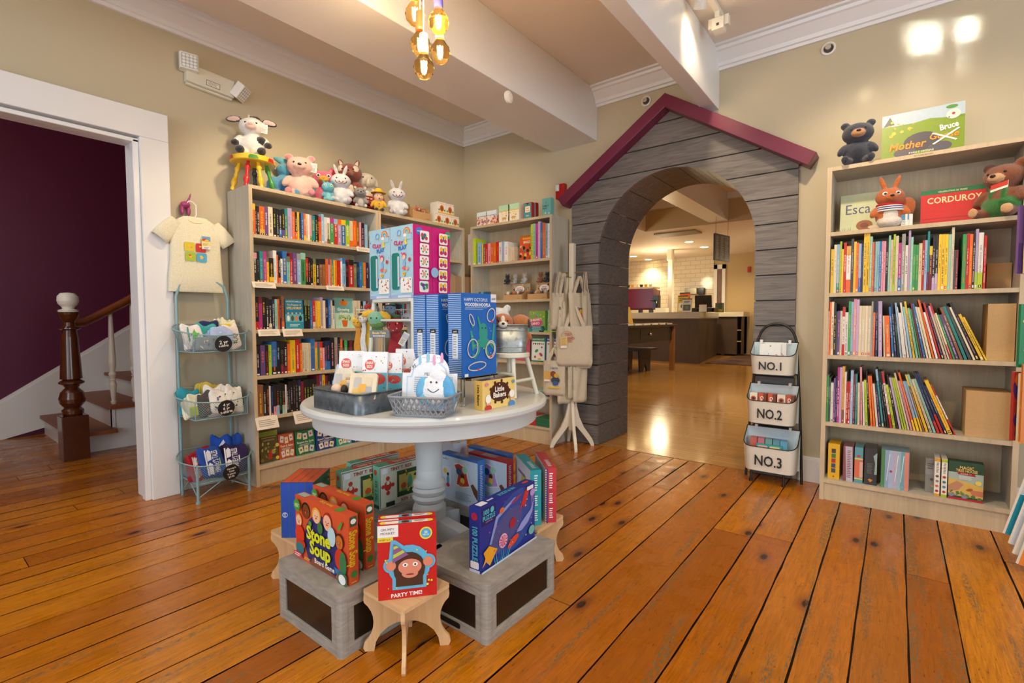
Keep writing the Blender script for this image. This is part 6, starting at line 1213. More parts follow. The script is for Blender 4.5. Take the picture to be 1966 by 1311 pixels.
# hoopla boxes on clear stands
def hoo(f):
    f.rect(0, 0, 1, 1, '1866c0'); f.text('HAPPY OCTOPUS', .40, .925, .040, 'f0f4f8', .0, fit=.66); f.text('WOODEN HOOPLA', .45, .865, .042, 'f0f4f8', .03, fit=.74); f.lines(.08, .80, .75, .84, 2, '9ab8e0'); f.rect(.83, .9, 1, 1, 'e8e8ea'); f.text('petit', .915, .945, .03, '2a2a2a', .02, fit=.13)
    T_ = '2f9a8c'; f.disc(.60, .52, .13, T_, ry=.20); f.disc(.6, .40, .2, T_, ry=.10)
    for a in ([(.50, .42), (.28, .30), (.22, .55), (.28, .55), (.34, .38)], [(.7, .42), (.9, .30), (.95, .62), (.9, .64), (.84, .4)], [(.5, .42), (.40, .30), (.3, .22), (.36, .2), (.5, .3)], [(.66, .4), (.78, .22), (.76, .18), (.7, .24), (.6, .34)], [(.48, .56), (.42, .72), (.46, .72), (.54, .6)]): f.poly(a, T_)
    confetti(f, 16, ['d8d83a', '9fd0b0'], .22, .6, (.008, .014), 4, .25, .9); f.disc(.56, .58, .015, '1a2a2a'); f.disc(.66, .58, .015, '1a2a2a')
    for x, y, rx, ry, ro, c_ in ((.26, .68, .13, .06, -65, '2f9a6a'), (.82, .74, .15, .12, 60, 'd9482a'), (.28, .34, .19, .15, 80, '2f9a8c'), (.80, .31, .19, .15, 80, 'd9482a'), (.78, .31, .16, .14, 60, 'd9482a'), (.40, .12, .26, .09, 5, 'd9482a')): f.ring(x, y, rx, .022, 'd8d0c4', ry=ry, rot=ro); f.disc(x+.02, y-.08 if ro != 5 else y-.04, .035, c_, ry=.02)
    f.rect(.04, .005, .14, .04, 'f0f0f0')
def hos(f):
    for q in range(44): f.rect(.03, q/44, .97, (q+.42)/44, 'b4cdea'); f.k -= .5
    f.k += .5; f.rect(.32, .22, .72, .52, 'e8ecf2'); f.rect(.3, .52, .76, .57, '2a2a2e'); f.text('petit', .53, .545, .022, 'f0f0f0', .02, fit=.4); f.lines(.38, .25, .66, .5, 8, '9aa8bc')
for i, xf in enumerate((-1.285, -1.408, -1.484)):
    mb = MB(); w_, d_, h_ = .196, .074, .32; mb.box(0, w_, 0, d_, 0, h_, '1866c0', 'print'); hoo(Face(mb, (0, 0, 0), (1, 0, 0), (0, 0, 1), w_, h_)); hos(Face(mb, (0, d_, 0), (0, -1, 0), (0, 0, 1), d_, h_))
    o = mb.build('game_box'); o.matrix_world = T(xf, 1.336, .8575, 88.5); tagged(o, ['tall blue ring toss game box, front one with its picture facing right', 'tall blue ring toss game box, middle one of three', 'tall blue ring toss game box, rearmost of three'][i], 'box', 'ring toss game boxes on clear stands')
t = thing('acrylic_riser', 'clear acrylic riser stand holding the blue ring toss boxes above the table', 'stand', (-1.42, 1.43, TZ)); mb = MB(); mb.box(-.14, .145, -.095, .105, .106, .111, 'ffffff', 'clear'); mb.build('shelf', t)
for sx in (-.13, .13):
    for sy in (-.085, .09): mb = MB(); mb.box(sx-.006, sx+.006, sy-.006, sy+.006, .0006, .106, 'ffffff', 'clear'); mb.build('leg', t)
# white metal stool with clay kits on top
WM = 'd6dcd6'; SCX, SCY, SZ = -1.825, 1.545, 1.1735
t = thing('metal_stool', 'white painted tubular metal stool standing on the table under the clay kits', 'stool', (SCX, SCY, TZ)); zz = SZ-TZ
mb = MB(); mb.rbox(-.155, .155, -.115, .125, zz-.016, zz-.001, WM, 'paint', r=.03); mb.build('seat', t, bevel=.004)
LG = [((-.14, -.10), (-.165, -.125)), ((.14, -.10), (.155, -.115)), ((.12, .10), (.14, .13)), ((-.13, .10), (-.15, .13))]
for (a, b_) in LG: mb = MB(); mb.tube([(a[0], a[1], zz-.016), (a[0]+(b_[0]-a[0])*.3, a[1]+(b_[1]-a[1])*.3, zz*.68), (b_[0], b_[1], .001)], .011, WM, 'paint', 12); mb.build('leg', t)
for i in range(4):
    a, b_ = LG[i], LG[(i+1) % 4]; mb = MB(); z = zz-.10-.02*(i % 2); mb.tube([(a[0][0]*1.04, a[0][1]*1.05, z), (b_[0][0]*1.04, b_[0][1]*1.05, z)], .006, WM, 'paint', 8); mb.build('rung', t)
def clay(f):
    f.rect(0, 0, 1, 1, 'a8d4e8'); f.rect(0, 0, 1, .045, '9fb4e0'); f.rect(.32, .008, .9, .038, 'd8e0f0'); confetti(f, 44, ['e86aa0', 'f0c83a', '5f9ad8', 'f4f2ea', 'd83a6a', '8fc86a', 'e89ac8'], .08, .98, (.012, .03), 12)
    f.ring(.75, .90, .14, .03, 'e8604a'); f.ring(.75, .90, .11, .03, 'f0c83a'); f.ring(.75, .90, .08, .03, '6ab0e0'); f.rect(.58, .80, .95, .87, 'a8d4e8'); f.ring(.42, .90, .09, .02, '6a98d8'); f.disc(.68, .86, .07, 'f4f2ea', ry=.05)
    f.text('CLAY', .38, .765, .058, 'd8286a', .04, rot=-6, fit=.46); f.poly([(.66, .79), (.76, .84), (.74, .77), (.8, .74), (.7, .73), (.64, .76)], 'f0d83a'); f.text('PLAY', .56, .695, .055, '2f7ac8', .04, rot=6, fit=.42)
    f.rrect(.08, .12, .42, .63, '1f7f78', .08); f.rect(.34, .16, .42, .58, 'c8d8e4'); f.rrect(.48, .07, .97, .28, 'f2f2ee', .03); confetti(f, 14, ['c8382e', '3f9a5a', 'e8a83a', '5a4aa0'], .10, .26, (.02, .03), 5, .53, .93)
    f.disc(.64, .58, .09, 'd8407a'); f.disc(.64, .56, .07, 'f4d0b8'); f.disc(.64, .47, .06, '8fb8e8', ry=.10); f.disc(.64, .41, .08, 'e86a6a', ry=.05); f.disc(.88, .52, .05, 'd9382e', ry=.06); f.disc(.78, .4, .07, 'e8a890', ry=.05, rot=30); f.disc(.64, .33, .06, 'f0c83a'); f.disc(.64, .33, .03, 'e8861e')
def clays(f):
    f.rect(0, 0, 1, 1, 'c2157a'); f.rect(.495, 0, .505, 1, '8a0f58')
    for sd, x0, bt in ((0, .12, '3f7ac8'), (1, .60, '3f9a6a')):
        f.disc(x0+(.04 if sd == 0 else .30), .915, .085, bt, ry=.075); f.text('MAKE ME', x0+(.04 if sd == 0 else .30), .915, .018, 'f0f0f0', .02, fit=.1)
        for q in range(5):
            y0 = .08+.172*q; f.rrect(x0+.03, y0, x0+.27, y0+.155, 'ececea', .03); cx, cy = x0+.15, y0+.08; rr = random.Random(q*3+sd)
            if sd: [f.disc(cx+dx*.055, cy+dy*.028, .042, c_) for dx, dy, c_ in ((-1, 1, 'e8c02a'), (1, 1, 'e8c02a'), (-1, -1, 'c8285a'), (1, -1, 'c8285a'))]; f.disc(cx, cy, .015, '3a4a9a', ry=.06)
            elif q in (0, 4): [f.disc(cx+rr.uniform(-.07, .07), cy+rr.uniform(-.03, .03), .035, rr.choice(['c83a5a', '2f8a5a', '6a3a8a', '2a7a8a', 'd8d8d0'])) for _ in range(9)]
            else: f.disc(cx, cy, .045, 'd8b090'); [f.disc(cx+.085*cos(a), cy+.045*sin(a), .018, rr.choice(['2f8a5a', 'c8285a'])) for a in [k_*1.05 for k_ in range(6)]]
    f.disc(.5, .36, .10, '8fb8e0', ry=.10)
for i, x in enumerate((-1.985, -1.828)):
    w_, d_, h_ = .155, .225, .322; mb = MB(); mb.box(0, w_, 0, d_, 0, h_, 'c2157a', 'print'); clay(Face(mb, (0, 0, 0), (1, 0, 0), (0, 0, 1), w_, h_)); clays(Face(mb, (w_, 0, 0), (0, 1, 0), (0, 0, 1), d_, h_)); clays(Face(mb, (0, d_, 0), (0, -1, 0), (0, 0, 1), d_, h_))
    o = mb.build('craft_kit'); o.matrix_world = T(x, 1.438, SZ+.0003, 0); tagged(o, ['large clay craft kit with pale blue front and magenta sides, left one on the stool', 'large clay craft kit showing its magenta side, right one on the stool'][i], 'box', 'clay craft kits on the white metal stool')
# small white stool with galvanised bin and toy dogs
t = thing('wooden_stool', 'small distressed white wooden stool standing at the right of the table top', 'stool', (-1.315, 1.672, TZ)); zz = .19; sw = 'd6d4c4'
mb = MB(); mb.lathe([(.076, zz-.022), (.082, zz-.018), (.082, zz-.004), (.078, zz-.001)], sw, 'paint', 30); mb.build('seat', t)
LG = [(.055, -.05), (.05, .085), (-.06, -.055), (-.06, .06)]
for lx, ly in LG: mb = MB(); vs = []; mb.tube([(lx*.75, ly*.75, zz-.022), (lx*1.25, ly*1.25, .001)], .0125, sw, 'paint', 4); mb.build('leg', t)
for (a, b_, z) in ((LG[0], LG[1], .07), (LG[2], LG[3], .09), (LG[0], LG[2], .10)): mb = MB(); mb.tube([(a[0]*1.08, a[1]*1.08, z), (b_[0]*1.08, b_[1]*1.08, z)], .008, sw, 'paint', 4); mb.build('rung', t)
Mg = T(-1.315, 1.672, TZ+zz, 38); t = thing('galvanised_bin', 'small oval galvanised metal bin full of toy dogs on the white wooden stool', 'bin'); t.matrix_world = Mg; pan(-.066, .066, -.042, .042, .118, 'a3abac', 'galvanised', 'body', t, r=.04, flare=.008)
mb = MB()
for z in (.022, .095): mb.tube([(x*1.0, y*1.0, z) for x, y in rr_pts(-.066-.008*z/.118, .066+.008*z/.118, -.042-.008*z/.118, .042+.008*z/.118, .04)], .0022, 'a3abac', 'galvanised', 6, closed=True)
mb.build('rib', t)
def dog(label, x, y, z, yaw, s, white):
    Mx = Mg @ Matrix.Translation((x, y, z)) @ Matrix.Rotation(radians(yaw), 4, 'Z')
    return plush('plush_dog', label, Mx, s, 'b86a2e', 'efe8dc', 'droop', earc='4a2a1c', face='f2efe8', headr=.30, tag=False, legs=False, extra=[((0, -.20, .80), (.06, .10, .14), (0, 0, 0), 'efe8dc'), ((-.14, -.2, .86), (.08, .08, .08), (0, 0, 0), '8a4a24')])
dog('brown and white plush dog with dark ears facing out at the left of the bin', -.035, -.005, .012, 4, .155, 1); dog('brown plush dog turned away at the right of the bin', .042, .012, .018, 150, .145, 0)
plush('plush_bear', 'white plush head showing behind the brown dogs and the blue box', Mg @ Matrix.Translation((-.058, .055, .0)) @ Matrix.Rotation(radians(10), 4, 'Z'), .20, 'd8dde0', headr=.28, tag=False)
# hanging plush bookmarks beside the metal stool
t = thing('bookmark_rack', 'wire rack of hanging plush bookmarks behind the puzzle bags', 'rack', (-2.03, 1.55, TZ+.001)); mb = MB(); mb.lathe([(.05, 0), (.05, .006)], WM, 'paint', 20); mb.tube([(0, 0, .006), (0, 0, .40)], .004, WM, 'paint'); mb.build('pole', t)
mb = MB(); mb.tube([(-.10, -.09, .38), (.15, .075, .38)], .003, WM, 'paint'); mb.tube([(-.09, .06, .34), (.10, -.075, .34)], .003, WM, 'paint'); mb.build('arm', t)
mb = MB(); mb.box(-.045, .05, -.002, 0, 0, .034, '6a6e7a', 'print'); f = Face(mb, (-.045, -.0022, 0), (1, 0, 0), (0, 0, 1), .095, .034); f.text('Book-Tails', .48, .64, .32, 'e8c860', .03, fit=.85); f.text('BOOKMARKS', .48, .24, .2, 'f0f0f0', .02, fit=.8)
p = at(728, 641, D=2.24); o = mb.build('sign'); o.parent = t; o.matrix_parent_inverse = Matrix.Identity(4); o.matrix_world = T(p.x, p.y, p.z-.017, 30)
def bm_(label, px, py, D_, head, body, L, w, hr, extra=(), nm='plush_bookmark', legs=None):
    D_ += .36; k_ = D_/(D_-.36); L *= k_; w *= k_; hr *= k_
    p = at(px, py, D=D_); t = thing(nm, label, 'bookmark', group=None); t.matrix_world = T(p.x, p.y, p.z, 28)
    blob('head', [((0, 0, 0), (hr, hr*.6, hr*.9), (0, 0, 0), head)]+[((a[0]*hr, a[1]*hr, a[2]*hr), (b_[0]*hr, b_[1]*hr, b_[2]*hr), e, c) for a, b_, e, c in extra], t, .0035)
    mb = MB(); n = 9; A = [(-w*(.55+.45*q/n), L*q/n) for q in range(n+1)]
    pts = [(x+.004*sin(z*50), -z) for x, z in A]+[(-x+.004*sin(z*50), -z) for x, z in reversed(A)]
    mb.M = Matrix.Translation((0, .003, -hr*.5)) @ Matrix.Rotation(radians(90), 4, 'X'); mb.prism(pts, -.004, .004, body, 'plush'); mb.build('ribbon', t, bevel=.002)
    for s in (-1, 1): dot('eye', t, (s*hr*.35, -hr*.6, hr*.1), hr*.09, '141414')
    mb = MB(); mb.tube([(0, .002, hr*.7), (0, .006, hr*1.15)], .0012, 'd8d8d0', 'plain', 5); mb.build('loop', t); return t
bm_('red strawberry plush bookmark with pale seeds and long red tail', 758, 624, 1.98, 'b8102a', 'b30f28', .155, .034, .036, [((0, 0, 1.0), (.7, .4, .2), (0, 0, 0), '3f8a3a')]+[((.55*cos(a), -.50, .6*sin(a)), (.07, .1, .07), (0, 0, 0), 'f0d8c0') for a in (0.4, 1.4, 2.4, 3.6, 4.7, 5.6)])
bm_('yellow banana plush bookmark at the left end of the rack', 686, 620, 2.05, 'e8b01e', 'e0981a', .13, .016, .022, [((-.6, 0, .3), (.5, .4, 1.0), (0, -20, 0), 'f0cc3a'), ((.3, 0, .8), (.3, .3, .5), (0, 20, 0), '5f8a3a')])
bm_('white and black plush bookmark between the two yellow ones', 697, 612, 2.02, 'e8e8e8', 'e8eaea', .13, .013, .020, [((-.5, 0, .9), (.6, .4, .4), (0, 0, 0), '1d1d1d')])
bm_('yellow plush bookmark with drooping petals, second yellow one', 706, 606, 2.03, 'f0bc1e', 'ecc42a', .17, .014, .026, [((-1.0, 0, .2), (.8, .3, .45), (0, -30, 0), 'f0bc1e'), ((1.1, 0, .2), (.8, .3, .4), (0, 25, 0), 'f0c62a')])
bm_('mint green turtle plush bookmark with yellow fins', 722, 612, 1.96, '7fc0a4', '5f8a3a', .05, .03, .034, [((-1.0, 0, .6), (.9, .3, .4), (0, -18, 0), 'f0bc1e'), ((1.2, 0, .4), (.8, .3, .4), (0, 30, 0), 'f0bc1e'), ((.2, 0, -.7), (1.0, .5, .4), (0, 0, 0), '5f8a3a')])
bm_('grey and white zebra plush bookmark near the stool leg', 720, 594, 2.02, 'b8bcc0', 'd8d8d8', .03, .012, .020, [((-.5, 0, .9), (.25, .2, .5), (0, -10, 0), '3a3a3c'), ((.5, 0, .9), (.25, .2, .5), (0, 10, 0), '3a3a3c')])
bm_('red and orange plush bookmark behind the banana', 706, 590, 2.10, 'b8281e', 'b8281e', .03, .012, .018, [((.3, 0, -.3), (.5, .4, .4), (0, 0, 0), 'e8861e')])
bm_('pale blue plush bookmark with cap hanging between the stool legs', 750, 593, 2.08, 'a8c8e8', '8fa8d8', .05, .022, .024, [((0, 0, .6), (1.2, .5, .18), (0, 0, 0), '1d1d20')])
bm_('white round plush bookmark hanging low beside the strawberry', 782, 611, 2.05, 'e0dce4', 'e0dce4', .02, .012, .026)
t = thing('price_tag', 'long printed paper tag hanging beside the strawberry bookmark', 'tag'); p = at(776, 650, D=2.28); t.matrix_world = T(p.x, p.y, p.z, 30, 0, 30); hangtag(t, (0, 0, .03), .03, .065, 'e6e2d8', 0, 0)
# ---------------------------------------------------------------- things on walls and ceiling
t = thing('pendant_cluster', 'cluster of globe filament bulbs in coloured sockets hanging above the table', 'light'); t.location = (-1.61, 1.46, 2.97)
mb = MB(); mb.lathe([(.075, -.004), (.075, -.03), (.03, -.04)], 'e8e4dc', 'paint', 28); mb.build('canopy', t)
SK = ['c8382a', '5a5ab8', 'e8dcc8', 'd96a3a', 'e8dcc8', 'd9c8b0']
for i, (px, py, c_) in enumerate([(797, 28, 'e8dcc8'), (842, 43, '5a5ab8'), (807, 86, 'd2502e'), (845, 101, 'e8dcc8'), (814, 130, 'e8c89a'), (800, -20, 'c8382a')]):
    D_ = 2.14+(.05, -.03, .02, .04, -.02, .03)[i]; p = at(px, py, D=D_)-Vector(t.location); r = .045
    mb = MB(); mb.lathe([(.001, -r*1.05), (r*.55, -r*.9), (r*.9, -r*.45), (r, 0), (r*.9, r*.45), (r*.6, r*.9), (r*.36, r*1.25), (r*.34, r*1.5)], 'ffffff', 'amber_glass', 24, cap=False, cen=p); g = mb.build('bulb', t)
    mb = MB()
    for k in range(6):
        a = k*pi/3; mb.tube([(p.x+.007*cos(a), p.y+.007*sin(a), p.z-.022), (p.x+.011*cos(a+.3), p.y+.011*sin(a+.3), p.z+.022)], .0024, 'ffd79a', 'glow', 5)
    mb.ell((p.x, p.y, p.z), (.012, .012, .024), 'ffd890', 'glow', n=12, k=8)
    fl = mb.build('filament'); fl.parent = g
    mb = MB(); mb.lathe([(r*.42, r*1.3), (r*.46, r*1.5), (r*.40, r*3.1), (r*.12, r*3.3)], c_, 'gloss', 20, cen=p); mb.tube([(p.x, p.y, p.z+r*3.2), (p.x*.5, p.y*.5, (p.z+r*3.2)*.45), (0, 0, -.035)], .0028, ['c8382a', '5a5ab8', 'e8dcc8', 'd96a3a', 'efe4d4', 'efe4d4'][i], 'plain', 6); mb.build('socket', t, label='coloured lamp socket and cord')
point('bulb_glow', (-1.55, 1.40, 2.30), 26, (1.0, .70, .36), .12)
t = thing('emergency_light', 'white emergency light with two lamp heads above the wire basket rack', 'emergency light', (XL+.002, 1.35, 2.60)); EM = 'd9d5c4'
mb = MB(); mb.M = Matrix.Rotation(radians(-3), 4, 'X'); mb.box(0, .05, -.14, .14, -.05, .06, EM, 'paint'); mb.box(.0, .03, -.135, .135, -.065, -.05, EM, 'paint'); f = Face(mb, (.05, -.03, -.035), (0, 1, 0), (0, 0, 1), .08, .035); f.rect(0, 0, 1, 1, '4a463c'); f.rect(.04, .1, .96, .9, 'e8e4d8'); f.lines(.1, .2, .9, .8, 3, '8a8678'); mb.build('housing', t, bevel=.006)
for k, (y, z, ry, rz) in enumerate(((-.13, .062, 0, -12), (.175, -.012, 38, 40))):
    mb = MB(); mb.M = Matrix.Translation((.06, y, z)) @ euler(0, radians(ry), radians(rz)); mb.rbox(-.035, .025, -.05, .05, -.048, .048, 'e6e4dc', 'paint', r=.012)
    f = Face(mb, (.0255, -.042, -.04), (0, 1, 0), (0, 0, 1), .084, .08); f.rrect(0, 0, 1, 1, 'b8bcba', .08); [f.disc(.15+.233*(q % 4), .14+.24*(q//4), .10, 'eef0ee') for q in range(16)]
    mb.build('lamp_head', t, bevel=.006)
t = thing('fire_alarm', 'red wall strobe alarm beside the left eave of the arch roof', 'alarm', (-2.345, YB, 2.19)); mb = MB(); mb.box(-.045, .045, -.05, 0, -.065, .065, 'b8141a', 'gloss'); mb.build('housing', t, bevel=.006); mb = MB(); mb.rbox(-.04, .0, -.068, -.05, .0, .055, 'd8d8d4', 'gloss', r=.012); mb.build('lens', t, bevel=.004)
for i, (x, z, lb) in enumerate(((-2.733, 2.775, 'white round sprinkler head on the wall in the corner bay'), (-1.58, 2.765, 'white round sprinkler head on the wall above the arch roof'), (-.38, 2.785, 'white round sprinkler head on the wall at the right of the arch'))):
    z = 2.77; t = thing('sprinkler_head', lb, 'sprinkler', (x, YB-.001, z), group=None); mb = MB(); mb.M = Matrix.Rotation(radians(90), 4, 'X'); mb.lathe([(.040, 0), (.040, .006), (.030, .010), (.026, .003)], 'e4e0d6', 'paint', 28, cap=False); mb.lathe([(.026, .002), (.001, .002)], '4a4640', 'plain', 24, cap=False); mb.build('escutcheon', t)
    mb = MB(); mb.M = Matrix.Rotation(radians(90), 4, 'X'); mb.lathe([(.010, 0), (.010, .022), (.016, .026), (.016, .03)], 'dcd8cc', 'metal', 16); mb.box(-.014, .014, -.002, .002, .02, .036, 'dcd8cc', 'metal'); mb.build('deflector', t)
p = at(975, 187, X=-2.007); t = thing('smoke_detector', 'tiny white ceiling sensor on the side of the wide beam', 'detector', (-2.006, p.y, p.z)); mb = MB(); mb.M = Matrix.Rotation(radians(90), 4, 'Y'); mb.lathe([(.04, 0), (.038, .014), (.02, .022), (.001, .023)], 'ece6dc', 'paint', 24, cap=False); mb.build('housing', t)
t = thing('track_light', 'white ceiling track with a square spotlight head right of the beam', 'light', (-.91, 3.0, ZC)); mb = MB(); mb.box(-.018, .018, -1.6, .28, -.022, -.001, 'e8e2d4', 'paint'); mb.build('track', t, bevel=.002)
mb = MB(); mb.box(-.014, .014, .20, .26, -.05, -.02, 'e8e2d4', 'paint'); mb.box(-.035, .035, .215, .285, -.12, -.05, 'e8e2d4', 'paint'); mb.box(-.06, -.035, .23, .27, -.10, -.04, 'e8e2d4', 'paint'); mb.box(.035, .06, .23, .27, -.10, -.04, 'e8e2d4', 'paint'); mb.box(-.008, .008, .213, .216, -.10, -.084, '3a3028'); mb.build('adapter', t, bevel=.003)
mb = MB(); mb.M = Matrix.Translation((-.03, -.02, -.07)) @ euler(radians(35), 0, radians(30)); mb.lathe([(.03, .06), (.034, .0), (.036, -.03)], 'e8e2d4', 'paint', 24, cap=False); mb.lathe([(.034, -.022), (.001, -.022)], 'ffe2a8', 'glow', 24, cap=False); mb.build('spot_head', t)
# ---------------------------------------------------------------- T-shirt on its dog-shaped hook
def loft(mb, rings, c, m='fabric', n=24):
    vs = []
    for cx, cy, rx, ry, z in rings:
        for k in range(n):
            a = 2*pi*k/n; ca, sa = cos(a), sin(a); vs.append((cx+rx*(abs(ca)**.75)*(1 if ca > 0 else -1), cy+ry*(abs(sa)**.75)*(1 if sa > 0 else -1), z))
    L = len(rings); mb.add(vs, [(i*n+k, i*n+(k+1) % n, (i+1)*n+(k+1) % n, (i+1)*n+k) for i in range(L-1) for k in range(n)], c, m, True)
Mt = frameL(-3.47)   # local x = +Y, local -y faces the room
t = thing('hook', 'pink wall hook shaped like the back end of a dog', 'hook'); t.matrix_world = frameL(XL) @ Matrix.Translation((1.185, 0, 1.79))
blob('body', [((0, -.03, .005), (.028, .032, .022), (0, 0, 0), 'b0447a'), ((-.018, -.03, -.03), (.011, .014, .034), (0, 0, 0), 'b0447a'), ((.018, -.03, -.03), (.011, .014, .034), (0, 0, 0), 'b0447a'), ((.010, -.055, .030), (.007, .010, .022), (30, 12, 0), 'b0447a'), ((.016, -.062, .052), (.005, .006, .022), (10, 10, 0), 'b0447a')], t, .003, 'gloss')
t = thing('clothes_hanger', 'white plastic hanger holding the cream baby shirt', 'hanger'); t.matrix_world = Mt @ Matrix.Translation((1.215, -.01, 1.70))
mb = MB(); mb.tube([(-.035, 0, .10), (-.025, 0, .112), (-.005, 0, .108), (.012, 0, .09), (.012, 0, .03), (0, 0, .01), (-.02, 0, .006)], .0035, 'f0f0f0', 'gloss', 8); mb.tube([(-.12, 0, -.045), (-.03, 0, .004), (.01, 0, .006), (.12, 0, -.045), (.0, 0, -.06), (-.12, 0, -.045)], .004, 'f0f0f0', 'gloss', 8); mb.build('frame', t)
t = thing('baby_tshirt', 'cream short-sleeved baby shirt with four coloured picture squares on a hanger', 'shirt'); t.matrix_world = Mt @ Matrix.Translation((1.218, -.014, 1.25))
TC = 'e6dfc2'; mb = MB(); loft(mb, [(0, .0, .158, .020, 0), (0, 0, .157, .026, .01), (-.004, 0, .150, .030, .10), (0, 0, .142, .032, .20), (0, 0, .140, .030, .29), (0, 0, .142, .026, .34), (0, 0, .135, .020, .40), (0, 0, .11, .016, .435), (.0, 0, .066, .014, .462), (0, 0, .052, .013, .465)], TC)
mb.build('body', t)
for s in (-1, 1):
    mb = MB(); mb.M = Matrix.Translation((s*.125, 0, .405)) @ Matrix.Rotation(radians(s*-48), 4, 'Y'); 
    mb.M = Matrix.Translation((s*.115, -.002, .415)) @ Matrix.Rotation(radians(-s*38), 4, 'Y'); loft(mb, [(0, 0, .036, .016, .02), (0, 0, .046, .018, -.03), (0, 0, .050, .022, -.08), (0, 0, .050, .024, -.125), (0, 0, .046, .020, -.127), (0, 0, .044, .018, -.10)], TC); mb.build('sleeve', t)
mb = MB(); mb.tube([(.056*cos(a), -.013*abs(sin(a))-.004, .462-.035*abs(sin(a))) for a in [pi*q/12 for q in range(13)]], .0035, 'ece2a8', 'fabric', 6); mb.build('collar', t)
mb = MB(); f = Face(mb, (-.075, -.0335, .19), (1, 0, 0), (0, 0, 1), .12, .115); f.l = .0006
for q, (x, y, c_) in enumerate(((0, .52, 'd9c31e'), (.52, .5, 'c8241e'), (.03, 0, 'a8bf2a'), (.54, -.02, '4fa8cc'))): f.rrect(x, y, x+.47, y+.47, c_, .05); f.disc(x+.24, y+.22, .09, 'e8b83a' if q != 1 else 'c8241e', ry=.06, rot=20); f.disc(x+.32, y+.2, .02, '3a2418'); f.disc(x+.2, y+.3, .06, 'c8502a' if q == 2 else 'e8c84a', ry=.04)
mb.build('print', t)
t2 = thing('hang_tag', 'yellow printed card tag hanging from the neck of the cream shirt', 'tag'); t2.matrix_world = Mt @ Matrix.Translation((1.262, -.055, 1.60)); mb = MB(); mb.box(-.026, .026, -.001, 0, -.082, 0, 'e8d890', 'paper'); f = Face(mb, (-.026, -.0012, -.082), (1, 0, 0), (0, 0, 1), .052, .082); f.rect(.05, .62, .95, .97, '5fa0d0'); f.poly([(.05, .62), (.05, .75), (.4, .85), (.6, .62)], 'c8382a'); f.disc(.55, .65, .22, 'e8c02a', ry=.15); f.rect(.05, .02, .95, .24, 'ece8e0'); f.lines(.2, .06, .8, .2, 2, '5a6a9a'); f.lines(.1, .28, .7, .45, 2, 'b8a050'); mb.tube([(0, 0, 0), (-.03, .01, .055)], .0008, 'f4f4f0', 'plain', 4); mb.build('card', t2)
# ---------------------------------------------------------------- blue wire basket rack with folded shirts
WB = '7fa3ab'
t = thing('wire_rack', 'pale blue metal rack of three wire baskets between the doorway and the bookcase', 'rack'); t.matrix_world = Matrix.Translation((-3.44, 1.24, 0))
YL, YR, XF = -.145, .145, .245
mb = MB(); mb.tube([(0, YL, .0), (0, YL, 1.22), (0, YL+.02, 1.29), (0, YL+.06, 1.315), (0, YR-.06, 1.315), (0, YR-.02, 1.29), (0, YR, 1.22), (0, YR, 0)], .0085, WB, 'paint', 12); mb.build('frame', t)
for y in (YL, YR): mb = MB(); mb.tube([(XF, y, .0), (XF, y, .215)], .008, WB, 'paint', 12); mb.lathe([(.013, 0), (.013, .012)], WB, 'paint', 14, cen=(XF, y, 0)); mb.build('leg', t)
mb = MB()
for a, b_ in (((XF, YL, .03), (XF, 0, .115)), ((XF, YR, .03), (XF, 0, .115)), ((XF, YL, .03), (XF/2, YL, .115)), ((0, YL, .03), (XF/2, YL, .115)), ((XF, YR, .03), (XF/2, YR, .115)), ((0, YR, .03), (XF/2, YR, .115))): mb.tube([a, b_], .003, WB, 'paint', 8)
mb.build('brace', t)
def basket(zb, zf, zr, i):
    # bottom rim is a rectangle; the top rim bulges outwards and rises to the back
    n = 28; bot, top = [], []
    cor = [(XF, YL), (XF, YR), (0, YR), (0, YL)]
    per = [(XF-0, 0), ]
    for k in range(n):
        u = k/n*4; s = int(u); q = u-s; a, b_ = cor[s], cor[(s+1) % 4]; x, y = a[0]+(b_[0]-a[0])*q, a[1]+(b_[1]-a[1])*q; bot.append(Vector((x, y, zb)))
        bulge = sin(pi*q); nx, ny = [(1, 0), (0, 1), (-.25, 0), (0, -1)][s]; X, Y = x+nx*.028*bulge+.0, y+ny*.062*bulge
        zt = zf+(zr-zf)*(1-x/XF)-(.0 if s != 0 else .012*bulge); top.append(Vector((X, Y, zt)))
    bk = MB(); bk.tube(top, .0035, WB, 'paint', 8, closed=True); bk.tube(bot, .003, WB, 'paint', 8, closed=True)
    for k in (0, 7): bk.tube([bot[k], top[k]], .003, WB, 'paint', 8)
    o = bk.build('basket', t); ms = MB()
    def pt(s, v): s = (s % 1)*n; k = int(s); q = s-k; return (bot[k].lerp(bot[(k+1) % n], q)).lerp(top[k].lerp(top[(k+1) % n], q), v)
    N_ = 84
    for k in range(N_):
        for sg in (1, -1):
            pts = [pt((k+sg*v*7.0)/N_, v) for v in (0, .25, .5, .75, 1)]
            ms.tube(pts, .00075, WB, 'paint', 3)
    for k in range(1, 14): x = XF*k/14; ms.tube([(x, YL, zb), (x, YR, zb)], .0008, WB, 'paint', 3)
    for k in range(1, 17): y = YL+(YR-YL)*k/17; ms.tube([(0, y, zb), (XF, y, zb)], .0008, WB, 'paint', 3)
    ob = ms.build('wire_mesh'); ob.parent = o
for i, z in enumerate((.888, .490, .112)): basket(z, z+.108, z+.165, i)
